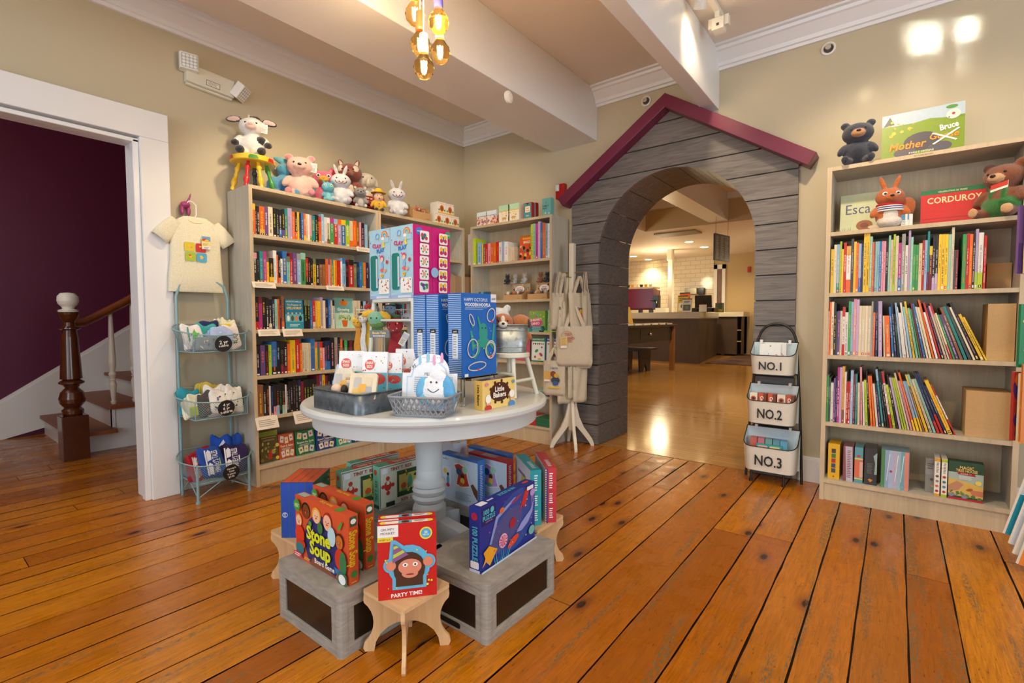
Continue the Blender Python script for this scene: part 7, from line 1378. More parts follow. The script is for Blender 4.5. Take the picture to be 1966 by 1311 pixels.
def tee(label, x, y, z, yaw, tilt, w, d, h, col, art=None, seed=0, group=None, roll=0):
    bm = bmesh.new(); bmesh.ops.create_cube(bm, size=1); bmesh.ops.subdivide_edges(bm, edges=bm.edges[:], cuts=7, use_grid_fill=True); rr = random.Random(seed); ph = [rr.uniform(0, 6) for _ in range(6)]
    vs = []
    for v in bm.verts:
        x_, y_, z_ = v.co; q = (abs(x_*2)**9+abs(y_*2)**4+abs(z_*2)**9)**(1/7); k = 1/max(q, 1) if q > 1 else 1
        vx, vy, vz = x_*k*w, y_*k*d, z_*k*h
        w_s = 1.15; vx *= w_s; wv = .16*sin(vx/w*5+ph[0]+z_*3)*cos(vz/h*4+ph[1])+.11*sin(vx/w*13+ph[2]+vz/h*4)+.09*sin(vz/h*11+vx/w*6+ph[3]); vz += h*.06*sin(vx/w*7+ph[1])*(z_ > 0)
        vs.append((vx+.03*w*sin(vz/h*4+ph[4]), vy+wv*d*1.1, vz+.05*h*sin(vx/w*4+ph[5])+h/2))
    mb = MB(); fs_ = [[v.index for v in f.verts] for f in bm.faces]; bm.free(); lc = lin(col); c2 = '%02x%02x%02x' % tuple(max(0, int(int(col[i:i+2], 16)*.97)) for i in (0, 2, 4))
    for q_ in range(3):
        mb.M = Matrix.Translation(((q_-1)*.004*(1 if seed % 2 else -1), (q_-1)*d*.36, -q_*.002)) @ Matrix.Rotation(radians((q_-1)*(3 if seed % 2 else -4)), 4, 'Y') @ Matrix.Diagonal((1-.03*q_, .42, 1-.05*q_*(seed % 3), 1))
        mb.add(vs, fs_, col if q_ != 1 else c2, 'fabric', True)
    mb.M = Matrix()
    o = mb.build('folded_tshirt'); o.matrix_world = Matrix.Translation((-3.44+x, 1.24+y, z)) @ Matrix.Rotation(radians(90), 4, 'Z') @ euler(radians(tilt), radians(roll), radians(yaw)); tagged(o, label, 'shirt', group)
    if art:
        a = MB(); f = Face(a, (-w*.42, -d*.60-.002, h*.08), (1, 0, 0), (0, 0, 1), w*.84, h*.84, lift=.0008); art(f); p_ = a.build('print', o); p_.matrix_parent_inverse = Matrix.Identity(4)
    return o
def sw(*cs):
    def f_(f):
        rr = random.Random(len(cs)*3+1)
        for q in range(7): f.disc(rr.uniform(.15, .85), rr.uniform(.15, .85), rr.uniform(.05, .12), rr.choice(cs), ry=rr.uniform(.02, .06), rot=rr.uniform(0, 180))
    return f_
def star(f): f.poly([(.5+.38*cos(radians(90+36*k))*(1 if k % 2 == 0 else .45), .6+.30*sin(radians(90+36*k))*(1 if k % 2 == 0 else .45)) for k in range(10)], '5fb82a'); f.rect(.05, .3, .14, .98, '2a9a94')
def grn(f): [f.ring(.5, .35+.2*q, .3, .05, '2a6a2a', ry=.16) for q in range(2)]; f.disc(.5, .2, .2, '2a6a2a', ry=.05)
def ht(c1, c2):
    def f_(f): f.text('HARVEY\'S TALES', .55, .5, .22, c1, .02, rot=90, fit=.86); f.rect(.0, 0, .08, 1, c1); f.poly([(.1, .55), (.34, .6), (.36, .9), (.22, 1), (.1, .9)], c1); f.poly([(.1, .05), (.34, .0), (.36, .4), (.2, .5), (.1, .4)], c1); f.rect(.76, .3, .82, .6, c2)
    return f_
G1 = 'folded shirts in the top wire basket'; G2 = 'folded shirts in the middle wire basket'; G3 = 'rolled shirts in the bottom wire basket'
zb = .892
tee('white folded shirt with lime star at the left of the top basket', .155, -.105, zb, 8, -16, .10, .05, .155, 'e6e2e6', star, 1)
tee('turquoise folded shirt behind the white ones in the top basket', .10, -.035, zb, -5, -8, .10, .04, .16, '3fa8a8', None, 2)
tee('navy and purple folded shirt at the back of the top basket', .055, .01, zb, 4, -4, .12, .045, .175, '2a3264', None, 3)
tee('light blue folded shirt in the middle of the top basket', .185, .02, zb, -8, -18, .11, .055, .14, 'a4b4d8', sw('c8d0e8', '8fa0c8'), 4)
tee('cream folded shirt with green ring print at the right of the top basket', .165, .105, zb, 10, -14, .09, .05, .155, 'e8dcd8', grn, 5)
tee('yellow and white folded shirt at the back right of the top basket', .06, .10, zb, -4, -4, .08, .045, .185, 'e9e2bc', lambda f: f.rect(.1, .78, .9, .92, 'e2c82a'), 6)
tee('bright yellow shirt edge at the right side of the top basket', .11, .140, zb, 15, -8, .05, .04, .125, 'e8b81e', None, 7)
tee('grey patterned shirt packed low at the front of the top basket', .205, -.06, zb, 0, -4, .12, .035, .085, '8f98a4', sw('5a6a8a', 'd9d4c8', 'c85a3a'), 8)
zb = .494
tee('turquoise folded shirt at the back left of the middle basket', .07, -.11, zb, 4, -6, .11, .05, .165, '2f9ab0', None, 11)
tee('mustard folded shirt at the back of the middle basket', .05, -.005, zb, -3, -4, .10, .05, .18, 'cdb44a', None, 12)
tee('navy folded shirt behind the white ones in the middle basket', .045, .085, zb, 4, -4, .09, .045, .165, '24365e', None, 13)
tee('white and lime folded shirt at the left of the middle basket', .15, -.12, zb, 14, -14, .08, .045, .135, 'e8e8d0', lambda f: f.rect(0, .0, 1, .45, 'b8cc2a'), 14)
tee('dark grey rolled shirt in the left of the middle basket', .165, -.055, zb, -16, -14, .07, .05, .145, '4f4c4a', sw('c8382a', '2a7ab0'), 15)
tee('white folded shirt with green and blue lettering, centre of the middle basket', .185, .015, zb, 4, -20, .12, .055, .150, 'e9e5df', sw('2a6a5a', '2a3a7a', '1d5a8a'), 16)
tee('white folded shirt with orange mark upright at the back of the middle basket', .11, .02, zb, -6, -8, .10, .05, .175, 'ece8e2', lambda f: f.disc(.5, .86, .06, 'd96a2a'), 17)
tee('white shirt with dark scroll print at the right of the middle basket', .165, .095, zb, 12, -14, .09, .05, .165, 'e6e2dc', sw('1d2a4a', '3a3a3a'), 18)
tee('black shirt with yellow figure at the right end of the middle basket', .14, .138, zb, 14, -8, .06, .04, .135, '26262a', lambda f: f.disc(.4, .6, .2, 'd9b02a', ry=.3), 19)
zb = .116
tee('red rolled shirt with white lettering at the left of the bottom basket', .16, -.115, zb, 18, -14, .08, .055, .155, 'a81a2c', ht('ece4e4', 'ece4e4'), 21)
tee('second red shirt folded behind the first in the bottom basket', .08, -.07, zb, 0, -6, .12, .045, .165, 'a3182a', None, 22)
tee('royal blue rolled shirt with white lettering in the middle of the bottom basket', .185, -.03, zb, 6, -20, .12, .06, .185, '1d48a0', ht('e4e8f0', 'a8c83a'), 23)
tee('dark purple rolled shirt with white lettering at the right of the bottom basket', .175, .085, zb, -8, -20, .12, .06, .170, '2e1c4e', ht('e8e4ec', 'e8e4ec'), 24)
tee('bright blue shirt standing up at the back of the bottom basket', .075, .065, zb, -14, -8, .10, .055, .225, '1f4fb4', lambda f: (f.poly([(.2, .75), (.5, .95), (.6, .85), (.3, .65)], 'd8dff0')), 25)
tee('bright blue folded shirt behind the dark purple one in the bottom basket', .07, .13, zb, -8, -6, .05, .05, .225, '1c4aa8', None, 26)
for i, (z, dy, l1) in enumerate(((.935, .0, ['2 yr', 't-shirts']), (.548, .005, ['4 yr', '6 yr', 't-shirts']), (.152, .022, ["Harvey's", 'Tales', 'T-shirts', '$7.95']))):
    t2 = MB(); t2.M = Matrix.Rotation(radians(90), 4, 'X'); t2.lathe([(.001, -.002), (.047, -.002), (.048, 0), (.047, .002), (.001, .002)], '171615', 'plain', 32, cap=False); t2.M = Matrix()
    f = Face(t2, (-.045, -.0022, -.045), (1, 0, 0), (0, 0, 1), .09, .09); n = len(l1)
    for q, s_ in enumerate(l1): f.text(s_, .5, .5+(n-1)*.12-.24*q if n < 4 else .78-.19*q, [.24, .19, .12][n-2] if not (n == 2 and q == 1) else .15, 'f0eeea', .02, rot=6, fit=.78)
    t2.tube([(0, 0, .045), (0, .006, .062)], .0012, 'c8b890', 'plain', 5)
    o = t2.build('chalk_tag'); o.matrix_world = frameL(-3.44+XF+.033) @ Matrix.Translation((1.24+.005+dy, 0, z)) @ Matrix.Rotation(radians(4), 4, 'X'); tagged(o, ['round black chalk tag reading 2 yr on the top wire basket', 'round black chalk tag reading 4 yr and 6 yr on the middle wire basket', 'round black chalk tag with a price on the bottom wire basket'][i], 'tag')
# ---------------------------------------------------------------- coat tree with tote bags
CT = (-2.13, 3.54); CW = 'dcd3bf'
t = thing('coat_tree', 'cream wooden coat tree with square post and four curved feet before the arch', 'coat stand', (*CT, 0))
mb = MB(); mb.box(-.021, .021, -.021, .021, .14, 1.70, CW, 'paint'); mb.build('post', t, bevel=.003)
for k in range(4):
    a = 45+90*k+(-4 if k % 2 else 3); mb = MB(); mb.M = Matrix.Rotation(radians(a), 4, 'Z') @ Matrix.Rotation(radians(90), 4, 'X')
    up_ = [(.022, .46), (.030, .42), (.040, .34), (.062, .25), (.10, .165), (.14, .11), (.175, .06), (.19, .02), (.192, 0)]; dn = [(.165, 0), (.150, .03), (.12, .07), (.085, .115), (.055, .15), (.036, .175), (.022, .17)]
    mb.prism(up_+dn, -.012, .012, CW, 'paint'); mb.build('leg', t, bevel=.002)
for z, a in ((1.46, 0), (1.42, 90), (1.0, 45), (.95, 135), (1.17, -50)):
    d = Vector((cos(radians(a)), sin(radians(a)), 0)); s = 1 if a != -50 else 0
    mb = MB(); mb.tube([(-d.x*.10*s, -d.y*.10*s, z), (d.x*(.10 if s else .05), d.y*(.10 if s else .05), z+.0)], .005, 'b8a878', 'metal', 8); mb.build('peg', t)
CV = 'cfc3ab'
def tote(label, x, y, zt, yaw, w=.27, h=.31, drop=.15, art=None, lean=0, group=None, thick=.022, seed=1, skew=0):
    """zt = height of the peg; the bag hangs below it"""
    t = thing('tote_bag', label, 'bag', group=group); t.matrix_world = T(CT[0]+x, CT[1]+y, zt, yaw, lean)
    rr = random.Random(seed); ph = rr.uniform(0, 6); n = 12; vs = []; fs = []
    for k in range(n+1):
        v = k/n; z = -drop-h*v; bl = thick*(.35+.65*sin(pi*min(1, v*1.1)*.5))*(1 if v < .93 else .55); hw_ = w/2*(1+.03*v)*(1 if v < .93 else .90)
        for j in range(13):
            u_ = -1+j/6; yy = -bl*sqrt(max(0, 1-u_*u_))-.005*sin(u_*5+ph+v*4); vs.append((u_*hw_+skew*v, yy-.001, z))
        for j in range(13):
            u_ = 1-j/6; yy = bl*.6*sqrt(max(0, 1-u_*u_))+.004*sin(u_*4+ph); vs.append((u_*hw_+skew*v, yy+.001, z))
    m_ = 26
    for k in range(n): fs += [(k*m_+j, k*m_+(j+1) % m_, (k+1)*m_+(j+1) % m_, (k+1)*m_+j) for j in range(m_)]
    fs.append(tuple(n*m_+j for j in range(m_)))
    mb = MB(); mb.add(vs, fs, CV, 'fabric', True); b_ = mb.build('body', t)
    for sy in (-.006, .006):
        mb = MB(); L = []
        path = [(-w*.27, -drop-.03), (-w*.23, -drop+.02), (-w*.12, -drop*.4), (-.006, .004), (.006, .004), (w*.12, -drop*.4), (w*.23, -drop+.02), (w*.27, -drop-.03)]
        hw_ = .014; A, B = [], []
        for i in range(len(path)):
            p0 = Vector(path[max(0, i-1)]); p1 = Vector(path[min(len(path)-1, i+1)]); d = (p1-p0).normalized(); nn = Vector((-d.y, d.x))*hw_*(.5 if i in (3, 4) else 1); q = Vector(path[i]); A.append(q+nn); B.append(q-nn)
        for k in range(len(path)-1):
            yy = sy*(2.2 if k in (0, 6) else 1.2); vv = [(A[k].x, yy, A[k].y), (A[k+1].x, sy, A[k+1].y), (B[k+1].x, sy, B[k+1].y), (B[k].x, yy, B[k].y)]
            vv += [(p[0], p[1]+.002, p[2]) for p in vv]; mb.add(vv, [(0, 1, 2, 3), (7, 6, 5, 4), (0, 4, 5, 1), (1, 5, 6, 2), (2, 6, 7, 3), (3, 7, 4, 0)], CV, 'fabric')
        mb.build('handle', t)
    if art:
        mb = MB(); f = Face(mb, (-w*.42, -thick-.0075, -drop-h*.86), (1, 0, 0), (0, 0, 1), w*.84, h*.74, lift=.0006); art(f); mb.build('print', t)
    return t
def you(f): f.ring(.22, .85, .19, .012, '9a4a3a', ry=.15); f.text('YOU', .25, .90, .10, 'b8482a', .03, fit=.22); f.text('OPENED', .33, .76, .08, 'b8482a', .03, fit=.3); f.text('IT!', .34, .65, .08, 'b8482a', .03); f.rect(.0, .42, .24, .80, 'd9b86a'); f.rect(.02, .43, .22, .5, 'e4e0ea'); f.lines(.03, .52, .21, .78, 5, 'b89850')
def lit(f): f.text('Llama', .55, .90, .09, '2f7ab0', .02, fit=.5); f.disc(.62, .42, .24, '3a3c4a', ry=.18); f.disc(.5, .66, .15, '8a3a22', ry=.16); f.disc(.66, .6, .12, 'd9a82a'); f.disc(.62, .3, .16, '2f5a9a', ry=.12); f.rect(.2, .1, .9, .16, 'e2c02a'); f.rect(-.02, .35, .34, .75, 'd9a84a'); f.rect(0, .36, .32, .44, 'e4e0ea')
def dont(f): f.text("Don't", .45, .62, .10, '2a2420', .03, rot=10, fit=.5); f.disc(.5, .3, .2, 'd96a2a', ry=.2); f.disc(.5, .52, .16, 'd9a82a', ry=.08)
# the nearest bag faces the room, the others hang edge on
cdir = Vector((.616, -.788))    # towards the room along the line of sight
tote('cream canvas tote bag with red lettering facing out, middle of the coat tree', .06*cdir.x+.015, .06*cdir.y, 1.175, 36, .285, .325, .16, you, seed=1)
tote('second canvas tote layered directly behind the front tote with red lettering', .025*cdir.x+.012, .025*cdir.y, 1.175, 37, .295, .355, .155, None, seed=2)
tote('cream tote bag on the upper peg, far left and turned edge on', -.085, -.065, 1.46, 86, .20, .30, .17, dont, seed=3, skew=-.02)
tote('upper cream tote bag second from left, hanging edge on', -.06, -.04, 1.45, 74, .17, .36, .16, None, seed=4)
tote('upper cream tote bag just left of the post', -.035, -.02, 1.42, 80, .12, .27, .20, None, seed=5)
tote('upper cream tote bag just right of the post with small orange print', .06, .015, 1.42, 72, .24, .32, .13, dont, seed=6, skew=.03)
tote('upper cream tote bag at the far right of the post', .09, .06, 1.46, 96, .14, .31, .16, None, seed=7, skew=.02)
tote('lower left cream tote bag with dark picture print and yellow card', -.10, -.12, .83, 16, .185, .29, .10, lit, seed=8)
tote('lower cream tote bag right behind the one with the picture print', -.03, -.045, .80, 64, .17, .31, .12, None, seed=9)
tote('lower cream tote bag hanging edge on in the middle', .02, -.02, .80, 82, .13, .27, .12, None, seed=10)
tote('lower cream tote bag hanging edge on at the right', .065, .02, .80, 70, .15, .30, .12, None, seed=11)
# ---------------------------------------------------------------- numbered three-tier bin rack
BK_ = '1b1a1a'; NX, NY = -.625, 3.60
t = thing('bin_rack', 'black metal floor rack of three white numbered bins beside the arch', 'rack', (NX, NY, 0))
mb = MB(); zz_ = lambda z: .105-.085*(1-z/1.04)
fr = []
def rp(x, z): return (x, .055-.030*(1-z), z)
LF = [rp(-.165, 0), rp(-.150, .35), rp(-.128, .72), rp(-.112, .93)]; RF = [(-p[0]+.005, p[1], p[2]) for p in LF]
arc = [(-.109*cos(a)+.003, .055, .93+.112*sin(a)) for a in [pi*q/14 for q in range(15)]]
mb.tube(LF+arc[1:-1]+list(reversed(RF)), .0085, BK_, 'paint', 10); mb.build('frame', t)
for x, y in ((-.11, -.085), (.085, -.10)): mb = MB(); mb.tube([(x, y, 0), (x, y+.01, .12)], .008, BK_, 'paint', 10); mb.lathe([(.012, 0), (.012, .015)], BK_, 'paint', 12, cen=(x, y, 0)); mb.build('leg', t)
mb = MB()
for z in (.10, .40, .71): mb.tube([(-.16+z*.04, .05, z), (.16-z*.04, .05, z)], .005, BK_, 'paint', 8); 
mb.tube([(-.11, -.085, .10), (.085, -.10, .10), (.155, .05, .10), (-.155, .05, .10)], .005, BK_, 'paint', 8, closed=True); mb.build('crossbar', t)
def nbin(z0, w, H_, txt, yb):
    dep = .150; n = 26; out = []; hts = []
    for k in range(n+1):
        a = k/n; r = .055
        # U-shaped plan: back-left, round the front, back-right
        L1, L2 = dep-r, w-2*r; arcL = pi*r/2; tot = 2*L1+L2+2*arcL; d = a*tot
        if d < L1: p = (-w/2, -d)
        elif d < L1+arcL: q = (d-L1)/r; p = (-w/2+r-r*cos(q), -L1-r*sin(q))
        elif d < L1+arcL+L2: p = (-w/2+r+(d-L1-arcL), -dep)
        elif d < L1+2*arcL+L2: q = (d-L1-arcL-L2)/r; p = (w/2-r+r*sin(q), -L1-r*cos(q))
        else: p = (w/2, -(tot-d))
        out.append(p); f_ = min(a, 1-a); s = max(0, 1-f_/.30); hts.append(H_*(.60+.40*s**1.5))
    b = MB(); vs = [(x*.93, y*.93, z0) for x, y in out]+[(x, y, z0+h) for (x, y), h in zip(out, hts)]; m_ = n+1
    b.add(vs, [(k, k+1, m_+k+1, m_+k) for k in range(n)], 'd8d4c8', 'gloss', True); vi = [(x*.985, y*.985, z) for x, y, z in vs]; b.add(vi, [(m_+k, m_+k+1, k+1, k) for k in range(n)], 'c3d6de', 'gloss', True)
    b.add([(x*.93, y*.93, z0+.001) for x, y in out], [tuple(range(m_))], 'd8d4c8', 'gloss'); b.box(-w/2, w/2, -.001, .002, z0, z0+H_, 'c9dbe2', 'gloss')
    b.M = Matrix.Translation((NX*0, 0, 0))
    o = b.build('bin', t); o.location = (0, yb, 0); r_ = MB(); r_.tube([(x, y, z0+h) for (x, y), h in zip(out, hts)], .003, BK_, 'gloss', 6); r_.tube([(-w/2, 0, z0+H_), (w/2, 0, z0+H_)], .003, BK_, 'gloss', 6); x_ = r_.build('rim'); x_.parent = o
    for s in (-1, 1): c = MB(); c.box(s*w*.32-.008, s*w*.32+.008, -.012, .012, z0+H_-.012, z0+H_+.014, 'e8e6e0', 'gloss'); c_ = c.build('clip'); c_.parent = o
    l = MB(); f = Face(l, (-w/2, -dep-.0022, z0), (1, 0, 0), (0, 0, 1), w, H_*.6, lift=.0004); f.text(txt, .5, .47, .42, '1a1a1a', .018, fit=.50); l_ = l.build('number', label='black lettering '+txt); l_.parent = o
nbin(.715, .262, .205, 'NO.1', .035); nbin(.395, .288, .245, 'NO.2', .025); nbin(.085, .315, .265, 'NO.3', .015)
def inb(label, x, y, z, w, d, h, col, art=None, yaw=0, tilt=0, name='card_box', group=None, cat='box'):
    mb = MB(); mb.box(-w/2, w/2, 0, d, 0, h, col, 'print')
    if art: art(Face(mb, (-w/2, 0, 0), (1, 0, 0), (0, 0, 1), w, h))
    o = mb.build(name); o.matrix_world = T(NX+x, NY+y, z, yaw, tilt); tagged(o, label, cat, group)
fl_ = lambda f: (f.disc(.5, .93, .03, '3a3a3a'), confetti(f, 26, ['c84a4a', '3a7a8a', '3f8a5a', 'd98a8a'], .08, .66, (.03, .06), 4))
inb('clear packet of floral stickers in bin one, front one', -.02, -.045, .722, .125, .006, .188, 'e4e6e6', fl_, 0, -6, 'sticker_packet', 'sticker packets in bin one', 'packet'); inb('clear packet of stickers in bin one standing behind the front one', .008, -.025, .722, .125, .006, .198, 'dfe3e2', fl_, 0, -4, 'sticker_packet', 'sticker packets in bin one', 'packet')
for q, (x, c_) in enumerate(((-.105, 'e4dccb'), (-.052, 'c8501e'), (.003, 'c8501e'), (.058, 'ddd4c4'), (.106, 'b8481e'))):
    inb('small boxed crayon set in bin two, %s from left' % ordinal(q+1), x, -.085, .402, .046, .075, .185, c_, (lambda f: (f.rect(.6, 0, 1, 1, '6a3a1a'), f.text('Color', .45, .74, .10, 'f0ead8', .03, rot=-90, fit=.32))) if c_ != 'e4dccb' and c_ != 'ddd4c4' else (lambda f: (f.disc(.5, .8, .36, 'c8501e'), f.disc(.5, .8, .2, '2a2420'))), 0, -3, group='small boxed sets in bin two')
for q, (x, c_) in enumerate(((-.10, 'c2604e'), (-.055, 'c0707a'), (-.01, '6f9a94'), (.035, '5a90a8'), (.078, '5fa0c0'))):
    inb('pastel card game box in bin three, %s from left' % ordinal(q+1), x, -.075, .092, .04, .08, .195, c_, None, 8, -4, group='pastel card boxes in bin three')
inb('teal game box with two small pictures in front inside bin three', -.005, -.10, .092, .15, .018, .165, '2f9a9a', lambda f: (f.rrect(.06, .42, .44, .94, 'd9b0a0', .04), f.disc(.25, .68, .1, 'c84a3a'), f.rrect(.52, .42, .92, .94, 'd8d08a', .04), f.disc(.72, .68, .1, '5a9a5a')), 0, -5)
# ---------------------------------------------------------------- picture book spinner at the right edge
t = thing('book_spinner', 'black wire book spinner standing at the right edge before the bookcase', 'rack', (.735, 3.02, 0)); mb = MB(); mb.lathe([(.16, 0), (.16, .012), (.02, .02)], '2a2a2a', 'paint', 32); mb.tube([(0, 0, .02), (0, 0, 1.62)], .012, '2a2a2a', 'paint', 10); mb.build('pole', t)
for z in (.10, .56, .90, 1.25): mb = MB(); mb.tube([(.13*cos(a), .13*sin(a), z) for a in [2*pi*q/24 for q in range(24)]], .003, '2a2a2a', 'paint', 6, closed=True); [mb.tube([(0, 0, z), (.13*cos(a), .13*sin(a), z)], .003, '2a2a2a', 'paint', 6) for a in [2*pi*q/6 for q in range(6)]]; mb.build('ring', t)
SB_ = [(1945, 1.265, .29, '7a5a9a', 70, 'tall purple picture book in the top tier of the spinner', lambda f: (f.rect(0, .0, 1, .45, '5f4684'), f.lines(.1, .5, .9, .7, 3, 'b8a4c8'), f.disc(.7, .2, .12, 'e0b81e'))),
       (1957, 1.265, .33, 'e8d88a', 62, 'pale yellow picture book behind the purple one on the spinner', None), (1962, 1.27, .36, 'cfe0dc', 56, 'pale blue picture book at the back of the top tier', None),
       (1954, .865, .27, '1f7a4e', 74, 'green picture book with white dots in the second tier of the spinner', lambda f: confetti(f, 14, ['e8e8d8', 'e0b81e'], .1, .9, (.05, .09), 3)),
       (1948, .545, .30, 'b8382a', 76, 'multicoloured red picture book in the third tier of the spinner', lambda f: confetti(f, 30, ['4a2a7a', 'e07a1e', '1f6a5a', '2f8ac0', '6a2a5a'], .05, .95, (.10, .2), 5)), (1958, .54, .30, 'e8dcc0', 66, 'cream picture book with orange edge in the third tier', lambda f: (f.rect(0, 0, .1, 1, 'e0901e'), confetti(f, 8, ['6aa04a', 'd9c03a'], .1, .6, (.1, .16), 3))), (1962, .55, .33, 'c87a3a', 60, 'tan picture book behind the cream one in the third tier', None)]
for px, z, h, c_, yaw, lb, ar in SB_:
    p = at(px, 700, Y=3.0); mb = MB(); mb.box(0, .23, 0, .011, 0, h, c_, 'print', cols=[c_, c_, c_, c_, 'e8e0cc', 'e8e0cc']); 
    if ar: ar(Face(mb, (0, 0, 0), (1, 0, 0), (0, 0, 1), .23, h))
    o = mb.build('picture_book'); o.matrix_world = T(p.x, 3.0-.02*(px-1945)/10, z, yaw-38); tagged(o, lb, 'book')
for k, (px, c_, lb) in enumerate(((1930, '2fa0b8', 'teal and white picture book leaning outwards in the bottom tier of the spinner'), (1941, 'dfe6ee', 'pale picture book leaning beside the teal one in the bottom tier'), (1950, 'ece6da', 'cream picture book leaning third in the bottom tier'), (1958, 'd97a2a', 'orange patterned picture book leaning last in the bottom tier'))):
    p = at(px, 1000, Y=2.98-.03*k); mb = MB(); mb.box(0, .22, 0, .012, 0, .30, 'e6ebee', 'print', cols=['f0f0ec']*6); f = Face(mb, (0, 0, 0), (1, 0, 0), (0, 0, 1), .22, .30); f.rect(0, 0, 1, .62, c_); f.rect(0, .62, 1, 1, 'dfe8ee' if k < 2 else c_); f.disc(.3, .3, .1, 'e8c8a0')
    o = mb.build('picture_book'); o.matrix_world = T(p.x, p.y, .115-.03*k+.02, 28, 0, 16); tagged(o, lb, 'book')
# ---------------------------------------------------------------- the cafe room seen through the arch
for i, (px, py) in enumerate(((1216, 492), (1245, 498), (1323, 464), (1352, 474), (1415, 495))):
    p = at(px, py, Z=ZF); t = thing('downlight', ['recessed ceiling downlight farthest left in the cafe', 'recessed ceiling downlight second from left near the tiled wall', 'recessed ceiling downlight nearest, above the counter', 'recessed ceiling downlight left of the menu board', 'recessed ceiling downlight at the far right by the back wall'][i], 'light', (p.x, p.y, ZF-.001), group='cafe ceiling downlights')
    mb = MB(); mb.lathe([(.13, 0), (.125, -.012), (.10, -.006)], 'ece6d8', 'paint', 24, cap=False); mb.build('trim_ring', t); mb = MB(); mb.lathe([(.10, -.005), (.001, -.005)], 'ffe0a0', 'glow', 24, cap=False); mb.build('lens', t)
    spot('downlight_beam', (p.x, p.y, ZF-.03), (p.x, p.y, 0), 150, (1, .80, .50), 120, .8, .08)
for x, y, pw in ((-2.2, 5.8, 110), (-2.6, 8.4, 150), (-.6, 7.4, 120), (-6.0, 11.5, 150), (-3.2, 14.0, 100)): spot('cafe_spot', (x, y, 2.9), (x-.2, y+.6, 0), pw, (1, .78, .46), 125, .8, .1)
for x, y, z, pw in ((-5.6, 8.6, 2.2, 45), (-5.2, 13.4, 2.3, 50), (-1.2, 12.6, 2.3, 45)): point('cafe_ceiling_fill', (x, y, z), pw, (1, .80, .50), .2)  # unseen point lights added to lift the cafe ceiling, no fixtures here
A = Vector((-3.634, 11.72)); B = Vector((-6.9, 12.58)); C_ = Vector((-4.02, 14.6))
t = thing('cafe_counter', 'dark brown cafe service counter with thick pale grey worktop', 'counter', (*A, 0))
dB, dC = B-A, C_-A
mb = MB(); mb.prism([(0, 0), tuple(dC), tuple(dC+Vector((-.7, 0))), (-.85, .95), tuple(dB+Vector((0, .75))), tuple(dB)], .0, 1.07, '4f3f33', 'oak_v'); mb.build('base', t)
e1 = .03; mb = MB(); mb.prism([(e1, -.04), tuple(dC+Vector((.04, .04))), tuple(dC+Vector((-.75, .04))), (-.85, 1.0), tuple(dB+Vector((0, .8))), tuple(dB+Vector((0, -.05)))], 1.07, 1.225, 'b9b3a6', 'paint'); mb.build('worktop', t)
X2 = at(1402, 675, Y=14.9).x; X3 = at(1424, 675, Y=14.9).x
t = thing('shelf_counter', 'lower counter end with open shelves behind the main cafe counter', 'counter', (X2, 14.85, 0)); W_ = X3-X2
mb = MB(); mb.box(-.75, W_*.6, 0, .6, .05, 1.12, '4f3f33', 'oak_v'); mb.box(W_*.6, W_, .3, .6, .05, 1.12, '3a2d24', 'oak_v'); mb.box(W_*.97, W_, 0, .6, .05, 1.12, '5a4634', 'oak_v'); mb.build('base', t)
for z in (.40, .72): mb = MB(); mb.box(W_*.6, W_*.97, .0, .3, z, z+.03, 'a89878', 'plain'); mb.build('shelf', t)
mb = MB(); mb.box(-.75, W_+.05, -.05, .65, 1.12, 1.25, 'd8d0bc', 'paint'); mb.build('worktop', t)
m_ = MB(); m_.box(-3.55, -1.9, 12.0, 17.0-1.5, .0006, .012, '4a2f26', 'fabric'); o = m_.build('floor_mat'); tagged(o, 'dark reddish brown floor mat beyond the cafe counter', 'mat')
t = thing('support_column', 'slim white column rising behind the cafe counter', 'column', (at(1287.5, 590, Y=13.5).x, 13.5, 0)); mb = MB(); mb.box(-.065, .065, -.065, .065, 0, ZF, 'ece4d2', 'paint'); mb.build('shaft', t, bevel=.01); mb = MB(); mb.box(-.09, .05, -.09, .09, ZF-.3, ZF, 'ece4d2', 'paint'); mb.build('capital', t, bevel=.01)
def wb(name, label, cat, x0, x1, y0, y1, z0, z1, col, mat='paint', bevel=0, group=None):
    mb = MB(); mb.box(0, x1-x0, 0, y1-y0, 0, z1-z0, col, mat); o = mb.build(name, bevel=bevel); o.location = (x0, y0, z0); tagged(o, label, cat, group); return o
def cx_(px, Y, py=600): return at(px, py, Y=Y).x
def cz_(px, py, Y): return at(px, py, Y=Y).z
# espresso machine
xa, xb = cx_(1180, 12.75), cx_(1253, 12.75); t = thing('espresso_machine', 'dark red espresso machine with cups on top behind the cafe counter', 'coffee machine', (xa, 12.75, 1.226)); L_ = xb-xa
mb = MB(); mb.M = Matrix.Rotation(radians(90), 4, 'X') ; mb.M = Matrix.Identity(4)
pr_ = [(0, .12), (.05, .08), (.40, .08), (.52, .30), (.52, .62), (0, .66)]
mb.M = Matrix(((0, 0, 1, 0), (1, 0, 0, 0), (0, 1, 0, 0), (0, 0, 0, 1))); mb.prism(pr_, 0, L_, '5e0f1e', 'gloss'); mb.build('body', t, bevel=.01)
for x in (.1, L_-.15, L_-.45): mb = MB(); mb.box(x, x+.09, .1, .2, 0, .12, '1a1616', 'gloss'); mb.build('foot', t)
mb = MB(); mb.box(0, L_, .02, .5, .66, .70, 'c8a878', 'metal'); mb.build('cup_tray', t); mb = MB(); mb.tube([(L_-.05, -.02, .35), (L_+.12, -.05, .30), (L_+.14, -.05, .05)], .025, '1d1a1a', 'gloss', 10); mb.box(L_, L_+.14, .0, .2, .1, .46, '1d1a1c', 'gloss'); mb.build('steam_wand', t)
